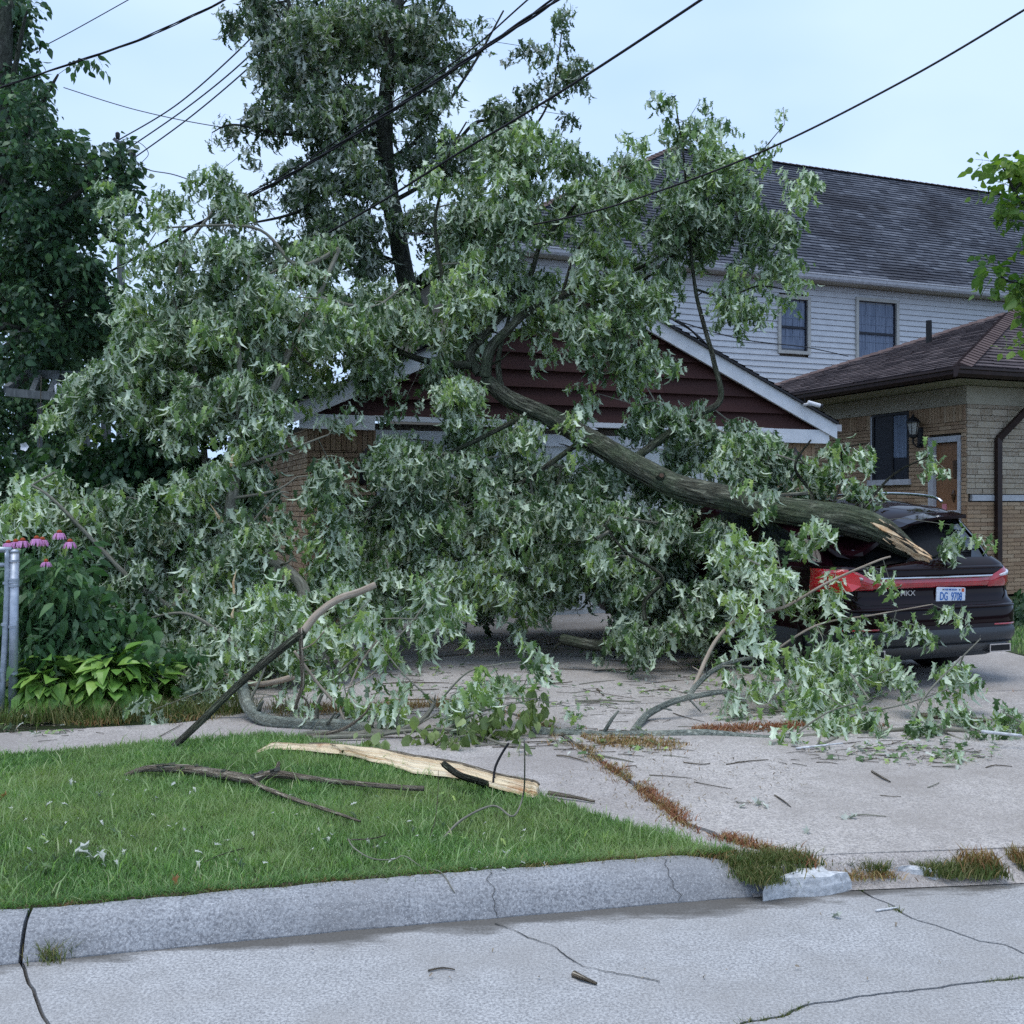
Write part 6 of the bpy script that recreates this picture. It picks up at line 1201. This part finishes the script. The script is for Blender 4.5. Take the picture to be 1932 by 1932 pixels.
# counted twigs scattered on the drive
tw = [(1085, 1326, 1165, 1327, .008), (1100, 1300, 1200, 1318, .004), (1130, 1378, 1195, 1379, .006), (1085, 1322, 1210, 1324, .009), (1126, 1300, 1138, 1312, .012), (1050, 1425, 1110, 1438, .007), (1100, 1420, 1195, 1437, .008), (1225, 1462, 1305, 1468, .004), (1310, 1475, 1380, 1488, .0035), (1250, 1425, 1300, 1430, .004), (1290, 1438, 1340, 1440, .005), (1370, 1442, 1450, 1433, .005), (1610, 1538, 1672, 1540, .005), (1462, 1500, 1492, 1522, .006), (1645, 1455, 1680, 1475, .009),
      (1750, 1486, 1772, 1476, .004), (1860, 1448, 1910, 1446, .005), (1660, 1500, 1700, 1502, .003), (1000, 1267, 1060, 1270, .006), (1020, 1290, 1080, 1286, .007), (880, 1228, 1000, 1225, .006), (1010, 1222, 1120, 1226, .008), (1150, 1245, 1230, 1260, .006), (1120, 1265, 1190, 1262, .006), (1230, 1240, 1290, 1262, .005), (1270, 1345, 1330, 1362, .005), (1240, 1300, 1300, 1310, .004), (1380, 1360, 1460, 1345, .006), (720, 1290, 800, 1283, .006), (660, 1275, 740, 1268, .006), (800, 1330, 850, 1338, .005), (700, 1310, 760, 1304, .004),
      (1180, 1446, 1202, 1449, .004), (1390, 1512, 1420, 1514, .004), (1540, 1438, 1580, 1441, .004), (1880, 1370, 1925, 1374, .005), (1905, 1345, 1932, 1347, .005), (630, 1365, 700, 1352, .006), (300, 1390, 345, 1365, .004), (1240, 1220, 1300, 1226, .006)]
def twlab(x0, y0, x1, r_, i):
    ln = 'long' if x1 - x0 > 95 else ('short' if x1 - x0 < 55 else 'medium length'); th = 'thick' if r_ > .0045 else 'thin'; cl = 'brown' if i % 3 else 'grey green'
    zn = 'under the crown before the garage door' if y0 < 1240 else 'on the drive behind the limp leaved branch' if (x0 < 1050 and y0 < 1345) else 'between the lichen limbs and the dark crown' if y0 < 1310 else 'beside the long lichen covered branch' if y0 < 1400 else 'on the drive near the rusty weed strip' if x0 < 1330 else 'on the open drive before the sprawling branch'
    return f'{ln} {th} {cl} twig lying {zn}'
for _ in range(46):
    x_ = RNG.uniform(680, 1560); y_ = RNG.uniform(1212, 1420); L_ = RNG.uniform(40, 130); tw.append((x_, y_, x_ + L_, y_ + RNG.normal(0, 7), RNG.uniform(.004, .008)))
for i, (x0, y0, x1, y1, r_) in enumerate(tw):
    r_ *= .7
    a = GX(x0, y0, .1 + r_); b = GX(x1, y1, .1 + r_); m_ = (a + b) / 2 + Vector((RNG.normal(0, .02), RNG.normal(0, .02), .004)); pm = PM(); pm.tube([a, m_, b], [r_, r_ * .9, r_ * .5], 5, smooth=3, bump=.15)
    pm.build('scattered_twig', M['deadtwig' if i % 3 else 'twig'], None, label='small brown twig scattered on the concrete driveway', category='twig', group='twigs scattered on the driveway') if False else tag(pm.build('scattered_twig', M['deadtwig' if i % 3 else 'twig'], None), twlab(x0, y0, x1, r_, i), 'twig', 'twigs scattered on the drive')
# pale curled leaves on lawn and drive
for i, (x_, y_, s_, lab) in enumerate([(150, 1610, .09, 'larger pale curled leaf cluster on the lawn near the kerb'), (165, 1600, .08, None), (188, 1608, .07, None), (178, 1618, .07, None), (132, 1472, .05, 'small pale curled leaf on the grass'), (187, 1498, .05, 'white curled leaf lying below the dead forked branch'), (240, 1472, .035, 'small pale leaf at the tip of the dead forked branch'), (12, 1500, .06, 'tan curled leaf on the lawn at the frame edge'),
        (1425, 1516, .09, 'dark and white curled leaf on the open drive'), (1440, 1520, .07, None), (1590, 1538, .08, 'white torn leaf beside a thin stick on the drive'), (1615, 1541, .07, None), (1527, 1566, .07, 'small white leaf on the drive nearest the weeds'), (1583, 1729, .06, 'small white leaf lying on the road'), (1062, 1551, .05, 'tan dry leaf on the grass near the drive'), (330, 1655, .06, 'tan dry leaf flat on the grass by the kerb'), (450, 1628, .07, 'dark green leaf on the grass by the kerb'), (1405, 1520, .06, None), (50, 1355, .1, 'white torn leaf at the foot of the hosta')]):
    z_ = .1 if y_ < 1640 else (.1 if y_ < 1700 else 0.0); p = GX(x_, y_, z_ + (.04 if x_ < 1000 else .012)); mt = 'vine' if 'dark green' in (lab or '') else 'paleleaf'
    if i == 7 or i == 14 or i == 15: mt = 'drygrass'
    r = np.random.default_rng(i); V, F = leaf_maple(r.uniform(.5, 1.2), r.uniform(.6, 1.4), r.normal(0, .5)); me = bpy.data.meshes.new('fallen_leaf'); me.from_pydata(V.tolist(), [], F.tolist()); me.update(); me.attributes.new('tone', 'FLOAT', 'FACE').data.foreach_set('value', np.full(len(F), r.uniform(.2, 1), np.float32)); me.materials.append(M[mt])
    o = bpy.data.objects.new('fallen_leaf', me); a = r.uniform(0, 6.28); place(o, None, Matrix.Translation(p) @ Matrix.Rotation(a, 4, 'Z') @ Matrix.Rotation(r.normal(0, .3), 4, 'X') @ Matrix.Scale(s_, 4))
    if lab: tag(o, lab, 'leaf')
    else: tag(o, ('pale curled leaf in the clump on the lawn near the kerb' if x_ < 300 else 'curled leaf in the small clump on the open drive'), 'leaf', 'curled leaves lying in small clumps')
# leaf and bark litter nobody could count
def litter(name, regions, n_, mat, s0, s1, z=.108):
    Vs = []; Fs = []; T = []; nv = 0; base = [leaf_maple(RNG.uniform(.2, 1), RNG.uniform(.2, 1.2), RNG.normal(0, .4)) for _ in range(5)]; wts = np.array([r[2] * r[3] for r in regions], float); wts /= wts.sum()
    for _ in range(n_):
        cx, cy, rx, ry = regions[RNG.choice(len(regions), p=wts)]; a = RNG.uniform(0, 6.28); q = math.sqrt(RNG.random()); px = cx + rx * q * math.cos(a); py = cy + ry * q * math.sin(a)
        if py < 1190: continue
        p = GX(px, py, z); V, F = base[RNG.integers(5)]; th = RNG.uniform(0, 6.28); s = RNG.uniform(s0, s1); Rm = rotm(np.array([math.cos(th), math.sin(th), RNG.normal(0, .2)]), np.array([RNG.normal(0, .3), RNG.normal(0, .3), 1.0])); Vs.append(V @ Rm.T * s + np.array(p) + [0, 0, .01]); Fs.append(F + nv); nv += len(V); T.append(np.full(len(F), RNG.random()))
    return npmesh(name, np.concatenate(Vs), np.concatenate(Fs), mat, np.concatenate(T), None, kind='stuff')
regs = [(950, 1215, 120, 22), (1150, 1225, 150, 22), (720, 1270, 130, 30), (1300, 1280, 120, 40), (1150, 1320, 150, 30), (900, 1290, 150, 40), (1500, 1330, 180, 50), (1650, 1420, 150, 20), (1150, 1400, 120, 30), (80, 1375, 90, 14), (1750, 1420, 150, 30)]
litter('leaf_litter', [(300, 1560, 500, 90), (900, 1600, 200, 50)], 90, M['paleleaf'], .015, .04, .125)
litter('leaf_litter', [(150, 1600, 200, 60), (800, 1560, 300, 60)], 60, M['maple'], .02, .05, .125)
litter('leaf_litter', [(1000, 1780, 900, 100)], 22, M['deadtwig'], .006, .02, .004)
litter('leaf_litter', regs, 420, M['maple'], .03, .085); litter('leaf_litter', regs, 160, M['paleleaf'], .02, .06); litter('bark_litter', regs + [(1300, 1480, 250, 60)], 700, M['deadtwig'], .008, .022)
n_ = 900; pts_ = []
pm = PM()
for _ in range(420):
    cx, cy, rx, ry = regs[RNG.integers(len(regs))]; px = cx + RNG.normal(0, .6) * rx; py = max(1195, cy + RNG.normal(0, .6) * ry); a = GX(px, py, .106); th = RNG.normal(0, .5) + (math.pi if RNG.random() < .5 else 0); L_ = RNG.uniform(.03, .16); pm.tube([a, a + Vector((math.cos(th), math.sin(th) , 0)) * L_], [.0025, .0015], 3, cap=False)
pm.build('twig_litter', M['deadtwig'], None, kind='stuff')
pm = PM()
for k in range(26):                  # bark flakes lifting off the dead limb
    t = RNG.uniform(.08, .6) * (len(w) - 1) if False else RNG.uniform(1, 5); i = int(t); q = lbw[i].lerp(lbw[i + 1], t - i) + Vector((RNG.normal(0, .006), RNG.normal(0, .01), .016 + RNG.uniform(0, .012))); d = (lbw[i + 1] - lbw[i]).normalized(); s = Vector((-d.y, d.x, RNG.normal(0, .5))).normalized(); L_ = RNG.uniform(.02, .06); h_ = RNG.uniform(.006, .013)
    pm.add([q - s * h_, q + s * h_, q + d * L_ + s * h_ * .6 + Vector((0, 0, RNG.uniform(0, .012))), q + d * L_ - s * h_ * .5], [(0, 1, 2, 3)])
pm.build('bark_flakes', M['bark_dark'], lb2, kind='stuff')
# ---------------------------------------------------------------- standing trees, hedge and garden
LT = thing('broadleaf_tree', 'large dark green broadleaf tree standing beyond the hedge', 'tree', (-6.6, 13.4, .06))
skT = []
for pts, r0, r1 in (([(-60, 1150, 13.5), (-50, 800, 13.4), (-30, 500, 13.3), (0, 250, 13.3), (10, 0, 13.2)], .20, .09), ([(-35, 560, 13.3), (60, 450, 13.1), (130, 380, 13), (190, 330, 13)], .08, .015), ([(-20, 420, 13.3), (50, 250, 13.1), (110, 140, 13)], .07, .012), ([(-45, 700, 13.4), (60, 620, 13.2), (140, 560, 13.1), (220, 540, 13)], .07, .012), ([(0, 250, 13.3), (30, 120, 13.2), (50, 20, 13.1)], .05, .015)):
    LB(pts, r0, r1, 'bark_dark', LT, skT, name='trunk' if r0 == .20 else 'branch')
treebuild(LT, skT, [(20, 40, 40, 50, 13.2, .6), (70, 150, 40, 20, 13, .3, .4), (35, 200, 60, 60, 13.2, .7), (60, 290, 80, 60, 13.2, .7), (130, 300, 50, 40, 13.1, .5, .8), (160, 340, 60, 35, 13, .5), (100, 400, 90, 50, 13.2, .7), (50, 420, 70, 80, 13.2, .7), (170, 430, 50, 40, 13, .5, .7), (60, 500, 80, 60, 13.2, .7), (140, 530, 70, 40, 13.2, .6), (195, 560, 30, 30, 13, .3, .6), (60, 590, 90, 50, 13.3, .7), (150, 620, 80, 50, 13.4, .5), (60, 680, 90, 50, 13.4, .5), (155, 130, 16, 24, 13, .1, .4), (25, 140, 30, 40, 13.2, .5), (10, 100, 50, 120, 13.8, .4), (60, 350, 120, 130, 14.2, .4), (90, 560, 130, 100, 14.4, .4), (215, 320, 34, 50, 13, .2, 1.2), (212, 390, 34, 40, 13, .2, 1.1), (190, 290, 30, 24, 13, .2, .8), (190, 620, 60, 60, 14.2, .4)],
          SP_OV, M['broadleaf'], M['bark_dark'], 0, dens=.0078, tilt=.5)
BT_ = thing('garden_tree', 'dark tree in the shade behind the grey pergola', 'tree', (-7.5, 18, .06)); skT = []
LB([(60, 1100, 18), (70, 850, 18), (80, 650, 18)], .16, .06, 'bark_dark', BT_, skT, name='trunk')
treebuild(BT_, skT, [(60, 640, 130, 60, 17.6, .8), (60, 740, 130, 60, 17.6, .8), (200, 700, 100, 80, 17.8, .8), (60, 800, 130, 70, 17.6, .8, 1.6), (80, 850, 120, 30, 17.2, .5, 1.2), (240, 600, 40, 40, 17.8, .4, .4), (330, 700, 140, 120, 18.4, .6), (520, 720, 100, 90, 19.5, .4)], SP_OV, M['broadleaf'], M['bark_dark'], 0, dens=.0055, tilt=.5, seedmul=3)
RT = thing('street_tree', 'bright green leafy branches of a tree reaching into the frame before the grey roof', 'tree', (4.9, 6.2, .06)); skT = []
for pts, r0, r1 in (([(2450, 1500, 6.2), (2420, 1000, 6.2), (2350, 500, 6.2), (2300, 0, 6.2)], .12, .06), ([(2370, 600, 6.2), (2150, 440, 6.2), (1990, 420, 6.2), (1930, 385, 6.2), (1890, 310, 6.2)], .035, .003), ([(2380, 700, 6.2), (2150, 560, 6.2), (1990, 545, 6.2), (1900, 530, 6.2)], .035, .004)): LB(pts, r0, r1, 'bark_dark', RT, skT, name='trunk' if r0 == .12 else 'branch')
treebuild(RT, skT, [(1928, 395, 12, 10, 6.2, .05, 5), (1902, 318, 6, 12, 6.2, .03, 8), (1934, 345, 8, 16, 6.2, .05, 5), (1925, 548, 18, 8, 6.2, .06, 6), (1880, 522, 10, 4, 6.2, .03, 8), (1990, 440, 40, 50, 6.3, .2), (2000, 570, 50, 40, 6.3, .2), (2150, 450, 150, 120, 6.3, .4, .4)], SP_SMALL, M['bright'], M['bark_dark'], 40, .33, dens=.012, lsize=.06, seedmul=1.8, tilt=.5)
HG = thing('vine_hedge', 'dense hedge of dark climbing vine covering the garden fence', 'hedge', (-4.2, 9.8, .1)); 
pm = PM(); pm.box(-5.9, -2.75, 10.15, 10.35, .1, 1.95); pm.build('fence_core', M['greywood'], HG)
n_ = 2300; X = RNG.uniform(-6.2, -2.55, n_); Z = RNG.uniform(.15, 1, n_) ** .75; topz = 2.18 + .12 * np.sin(X * 3) + .10 * np.sin(X * 7 + 1) - .15 * np.clip((-5.2 - X), 0, 1); Z = .12 + Z * (topz - .12); Yp = 9.95 + .18 * np.sin(X * 2.3) + RNG.normal(0, .14, n_) + .1 * Z
pos = np.stack([X, Yp, Z], 1); scatter('foliage', SP_VINE, pos, M['vine'], HG, dirs=np.full(n_, -1.57) + RNG.normal(0, .6, n_), tilt=.4)
for i in np.argsort(Yp)[:160]:
    oneleaf(.36, 'vine', HG, pos[i] + [0, -.12, 0], (RNG.normal(0, .4), -.5, -.6), (RNG.normal(0, .3), -1, .7), RNG.uniform(.07, .11))
mg = P(48, 843, 9.6); pm = PM()
for k in range(5):
    a = k * 1.2566; pm.add([mg, mg + Vector((math.cos(a - .6) * .035, -.02, math.sin(a - .6) * .035)), mg + Vector((math.cos(a) * .045, -.025, math.sin(a) * .045)), mg + Vector((math.cos(a + .6) * .035, -.02, math.sin(a + .6) * .035))], [(0, 1, 2, 3)])
pm.build('vine_flower', M['clearlens'], HG)
# pergola
pg = thing('pergola', 'weathered grey wooden pergola frame standing beyond the vine hedge', 'pergola', P(70, 900, 13)); 
for a, b, w_, h_, nm in (((12, 735, 12.6), (50, 708, 13.2), .07, .09, 'rafter'), ((50, 706, 13.2), (260, 712, 13.0), .07, .11, 'beam'), ((14, 740, 12.6), (240, 760, 12.5), .08, .10, 'beam'), ((75, 708, 13.1), (60, 745, 12.6), .06, .09, 'rafter'), ((110, 708, 13.1), (95, 745, 12.6), .06, .09, 'rafter'), ((75, 760, 12.8), (75, 860, 12.8), .06, .06, 'post'), ((160, 720, 12.8), (160, 900, 12.8), .12, .12, 'post'), ((200, 720, 13), (200, 900, 13), .12, .12, 'post')):
    pm = PM(); beam(pm, P(*a), P(*b), w_, h_, up=Vv if nm == 'post' else Vector((0, 0, 1))); pm.build(nm, M['greywood'], pg)
pm = PM(); pm.tube(PP([(78, 710, 12.5), (76, 780, 12.5), (74, 850, 12.5)]), [.006] * 3, 5); pm.build('hanging_cord', M['deadtwig'], pg)
pm = PM(); pm.tube(PP([(110, 722, 12.5), (110, 728, 12.5), (110, 745, 12.5), (110, 750, 12.5)]), [.01, .045, .04, .01], 10); pm.build('hanging_ornament', M['clearlens'], pg, smooth=True)
# gate posts of the chain-link fence
gt = thing('chain_link_gate', 'galvanised pipe gate frame and post at the edge of the planting bed', 'gate', GX(20, 1352)); Yg = 7.25
def pipe(nm, pts, r_, mat='galv', par=gt): pm = PM(); pm.tube(PP(pts), [r_] * len(pts), 14, smooth=3 if len(pts) > 2 else 0); return pm.build(nm, M[mat], par, smooth=True)
po = pipe('post', [(28, 1042, Yg), (24, 1350, Yg)], .030); fr_ = pipe('gate_frame', [(-260, 1038, Yg), (0, 1037, Yg), (12, 1040, Yg), (15, 1052, Yg), (12, 1160, Yg), (2, 1345, Yg)], .021)
pipe('top_rail', [(-260, 1064, Yg + .3), (14, 1066, Yg + .02)], .016, par=gt)
for y_ in (1058, 1093, 1098, 1105, 1182, 1270): pm = PM(); c_ = P(27.5 - (y_ - 1042) * .015, y_, Yg); pm.tube([c_ - Vector((0, 0, .008)), c_ + Vector((0, 0, .008))], [.035, .035], 12); pm.build('clamp', M['galv'], po)
for y_ in (1100, 1178, 1265): pm = PM(); c_ = P(14.5 - (y_ - 1052) * .042, y_, Yg); pm.tube([c_ - Vector((0, 0, .009)), c_ + Vector((0, 0, .009))], [.026, .026], 12); pm.build('collar', M['galv'], fr_)
pm = PM(); pm.tube([P(28, 1043, Yg), P(28, 1038, Yg), P(28, 1036, Yg)], [.033, .028, .012], 12); pm.build('post_cap', M['galv'], po, smooth=True)
# coneflowers: one clump, seven blooms
cf = thing('coneflower_plant', 'tall leafy coneflower clump with drooping pink flowers behind the gate post', 'flowering plant', GX(90, 1270))
fl = [(30, 1022, 7.7, 1.0), (43, 1020, 7.6, 0), (69, 1016, 7.6, 0), (80, 1018, 7.7, 0), (112, 1005, 7.6, 0), (132, 1022, 7.6, 0), (87, 1060, 7.4, 0), (16, 1024, 7.8, 0), (52, 1052, 7.8, 0)]
sk = []
for (x_, y_, Y_, _) in fl[:8]:
    c_ = P(x_, y_, Y_); bx_ = P(60 + (x_ - 70) * .6, 1260, Y_ + .05); pm = PM(); pm.tube([bx_, (bx_ + c_) / 2 + Vector((RNG.normal(0, .03), 0, 0)), c_], [.006, .005, .004], 5, smooth=3); pm.build('stem', M['coneleaf'], cf); sk += [tuple(bx_.lerp(c_, t)) for t in (.1, .3, .5, .7)]
    pm = PM(); s_ = .75 if y_ > 1040 else 1.0
    for k in range(13):
        a = k * 2 * math.pi / 13 + RNG.normal(0, .08); d = Vector((math.cos(a), math.sin(a), 0)); s = Vector((-d.y, d.x, 0)) * .0075 * s_; L_ = .045 * s_; q = [c_ + d * .012, c_ + d * (.012 + L_ * .45) + Vector((0, 0, -.006)), c_ + d * (.012 + L_ * .72) + Vector((0, 0, -.03 * s_)), c_ + d * (.012 + L_ * .85) + Vector((0, 0, -.05 * s_))]
        pm.add([q[0] - s * .6, q[0] + s * .6, q[1] + s * 1.2, q[1] - s * 1.2, q[2] + s * 1.2, q[2] - s * 1.2, q[3] + s * .5, q[3] - s * .5], [(0, 1, 2, 3), (3, 2, 4, 5), (5, 4, 6, 7)], None, RNG.random())
    f = pm.build('flower', M['petal'], cf); pm = PM(); pm.tube([c_ + Vector((0, 0, -.006)), c_ + Vector((0, 0, .003)), c_ + Vector((0, 0, .014)), c_ + Vector((0, 0, .022))], [.014 * s_, .021 * s_, .017 * s_, .006], 10); pm.build('cone', M['cone'], f, smooth=True)
treebuild(cf, sk, [(80, 1085, 60, 35, 7.8, .2), (90, 1140, 65, 45, 7.8, .2), (90, 1200, 60, 40, 7.7, .2), (120, 1080, 40, 30, 7.9, .15, .7), (50, 1120, 24, 60, 8.0, .15), (150, 1130, 25, 30, 7.9, .15, .6), (60, 1230, 40, 25, 7.7, .2, .8), (20, 1180, 25, 50, 8.4, .1)], SP_CONE, M['coneleaf'], M['coneleaf'], 120, .18, dens=.0105, lsize=.12, tilt=.4, seedmul=1.8)
bb = thing('bindweed', 'broad heart shaped leaves scrambling between coneflowers and hostas', 'plant', GX(200, 1270)); sk = [tuple(GX(190, 1275)), tuple(GX(230, 1265))]
treebuild(bb, sk, [(210, 1170, 60, 24, 7.8, .1, .8), (170, 1210, 50, 25, 7.8, .1, .8), (240, 1200, 40, 20, 7.9, .1, .5), (160, 1170, 30, 20, 7.8, .1, .8), (300, 1235, 60, 16, 7.7, .1, .6)], SP_VINE, M['coneleaf'], M['coneleaf'], 50, .42, dens=.010, lsize=.10, tilt=.4, seedmul=1.5)
# hostas: every blade its own leaf
def hosta(px, py, n_, rad, hgt, label, seed):
    r = np.random.default_rng(seed); c_ = GX(px, py); root = thing('hosta_plant', label, 'hosta', c_, 'hostas along the walk')
    for i in range(n_):
        a = r.uniform(0, 2 * np.pi); lv_ = r.random(); rr = rad * (.25 + .75 * math.sqrt(lv_)); z = hgt * (1.05 - .75 * lv_) * r.uniform(.8, 1.1)
        d = np.array([math.cos(a), math.sin(a), 0]); p = np.array(c_) + d * rr * .62 + np.array([0, 0, max(.03, z)]); tip = d * 1.0 + np.array([0, 0, .45 - 1.15 * lv_ + r.normal(0, .15)]); tip = tip + r.normal(0, .32, 3); nr = np.array([0, 0, 1.0]) + d * (-.2 + .8 * lv_) + r.normal(0, .3, 3)
        oneleaf(.33, 'hosta', root, p, tip, nr, r.uniform(.08, .19))
    pm = PM()
    for i in range(46): a = r.uniform(0, 6.28); d = Vector((math.cos(a), math.sin(a), 0)); pm.tube([c_, c_ + d * rad * .25 + Vector((0, 0, hgt * .5)), c_ + d * rad * .6 + Vector((0, 0, hgt * .7))], [.005, .004, .003], 4)
    pm.build('stalks', M['hosta'], root, kind='stuff')
hosta(95, 1345, 150, .33, .36, 'lower left hosta clump with broad green leaves beside the gate post', 1)
hosta(215, 1342, 160, .34, .40, 'hosta clump with one pale yellow leaf, in the middle of the row', 2)
hosta(285, 1335, 70, .26, .30, 'smaller hosta clump at the leafy end nearest the fallen crown', 3)
hosta(165, 1310, 60, .28, .42, 'rear hosta clump half hidden behind the two front clumps', 4)
hosta(22, 1335, 50, .22, .26, 'small low hosta clump at the foot of the gate post', 5)
# shrub beyond the car
sb = thing('shrub', 'dark green shrub against the brick wall beyond the SUV', 'shrub', GX(1960, 1215)); treebuild(sb, [tuple(P(1960, 1215, 13)), tuple(P(1940, 1180, 13))], [(1935, 1165, 26, 28, 12.8, .2), (1975, 1160, 40, 40, 12.8, .2)], SP_VINE, M['vine'], M['twig'], 0, dens=.02)
rockslab('wall_stone', [Vector((6.35, 12.3)), Vector((6.6, 12.4)), Vector((6.6, 12.6)), Vector((6.3, 12.55))], .06, .28, 3, None, 'stonewhite'); tag(bpy.data.objects['wall_stone'], 'pale rough stone at the foot of the shrub beside the brick wall', 'stone')

# ---------------------------------------------------------------- overhead lines
pole = thing('utility_pole', 'wooden utility pole with crossarm hidden in the dark broadleaf tree', 'utility pole', (-8.1, 17.5, .06))
pm = PM(); pm.tube([P(50, 1000, 17.5), P(46, 190, 17.5)], [.15, .12], 14); pm.build('pole_shaft', M['greywood'], pole, smooth=True); pm = PM(); beam(pm, P(-60, 246, 17.5), P(126, 254, 17.5), .10, .12); pm.build('crossarm', M['greywood'], pole)
pole2 = thing('far_pole', 'distant pole top with insulators where three thin wires end', 'utility pole', (-11.5, 30, .06))
pm = PM(); pm.tube([P(228, 1000, 30), P(228, 268, 30)], [.14, .10], 10); pm.build('pole_shaft', M['greywood'], pole2); pm = PM(); beam(pm, P(215, 262, 30), P(254, 298, 30), .10, .10); pm.build('crossarm', M['greywood'], pole2)
for q in ((222, 262, 30), (234, 280, 30), (252, 298, 30)): pm = PM(); c_ = P(*q); pm.tube([c_, c_ + Vector((0, 0, .08)), c_ + Vector((0, 0, .16)), c_ + Vector((0, 0, .2))], [.05, .07, .07, .03], 8); pm.build('insulator', M['black'], pole2)
def cable(label, pts, r_, mat='cable', name='overhead_cable', twist=0, k=14, **kw):
    w_, _ = spline(PP(pts), [0] * len(pts), k); pm = PM()
    if not twist: pm.tube(w_, [r_] * len(w_), 8)
    else:
        L_ = 0
        acc = [0]
        for a, b in zip(w_, w_[1:]): L_ += (b - a).length; acc.append(L_)
        for ph in range(twist):
            pm.tube([p + Vector((0, math.cos(l * 4.2 + ph * 6.283 / twist), math.sin(l * 4.2 + ph * 6.283 / twist))) * r_ * (1.05 + .8 * noise.noise(Vector((l * 1.1, 0, 0)))) for p, l in zip(w_, acc)], [r_ * .8] * len(w_), 6)
    return tag(pm.build(name, M[mat], None, smooth=True), label, 'cable')
cable('thick bundled black cable crossing above the tall maple crown', [(120, 560, 15.5), (400, 408, 13), (560, 322, 11.8), (760, 195, 10.2), (900, 100, 9), (1040, 5, 8), (1200, -105, 7.2), (1500, -320, 6)], .013, twist=3)
cable('thinner black cable running just above the thick bundled cable', [(400, 402, 13), (560, 314, 11.8), (760, 180, 10.2), (880, 100, 9.2), (995, 0, 8.4), (1180, -160, 7.4)], .007)
cable('black cable crossing the middle of the crowns under the thick bundle', [(300, 590, 13.5), (520, 492, 12.2), (700, 392, 11), (860, 292, 10), (1050, 178, 9), (1322, 0, 8), (1600, -190, 7)], .0115)
cable('black service cable rising from the roof ridge to the upper frame edge', [(760, 441, 12), (900, 438, 11.3), (1050, 415, 10.6), (1200, 375, 10), (1440, 285, 9.3), (1700, 155, 8.6), (1940, 14, 8), (2300, -210, 7)], .0095)
cable('twisted black service cable drooping from the upper edge into the broadleaf tree', [(-90, 190, 12), (0, 165, 11.7), (110, 128, 11.4), (250, 80, 11), (330, 45, 10.8), (430, -4, 10.5), (560, -90, 10)], .008, twist=3)
cable('faint thin wire highest above the broadleaf tree', [(0, 125, 26), (100, 78, 26), (245, -2, 26), (400, -90, 26)], .013, 'cable_grey', 'overhead_wire')
for i, (q, lb_) in enumerate((([(222, 265, 30), (330, 200, 28), (440, 105, 26), (520, 20, 25), (640, -120, 24)], 'uppermost of the three thin wires fanning from the distant pole top'), ([(234, 285, 30), (350, 205, 28), (460, 115, 26), (560, 10, 25), (660, -110, 24)], 'middle one of the three thin wires fanning from the distant pole top'), ([(250, 300, 30), (360, 220, 28), (480, 118, 26), (600, 0, 25), (700, -110, 24)], 'lowest of the three thin wires fanning from the distant pole top'))): cable(lb_, q, .019, 'cable_grey', 'overhead_wire')
cable('faint wire sloping down across the sky behind the three fanned wires', [(120, 165, 34), (260, 208, 34), (420, 240, 34), (620, 262, 34), (900, 270, 34)], .016, 'cable_grey', 'overhead_wire')
cable('looping loose wire hanging below the distant pole top', [(250, 298, 29), (280, 320, 29), (330, 330, 28), (400, 355, 27)], .016, 'cable_grey', 'overhead_wire')
cable('curled loose wire end beside the distant pole top', [(225, 270, 29), (260, 268, 29), (280, 290, 29), (262, 315, 29), (280, 335, 29)], .010, 'cable_grey', 'overhead_wire')
cable('pair of loose service wires running over the garage rake towards the brick roof', [(1225, 580, 13), (1300, 620, 14.3), (1345, 668, 14.6), (1362, 700, 14.7)], .016, twist=2)
cable('thin service wire hanging from the garage to the brick roof', [(1260, 600, 13.5), (1400, 640, 16), (1520, 655, 18), (1600, 672, 20)], .009)
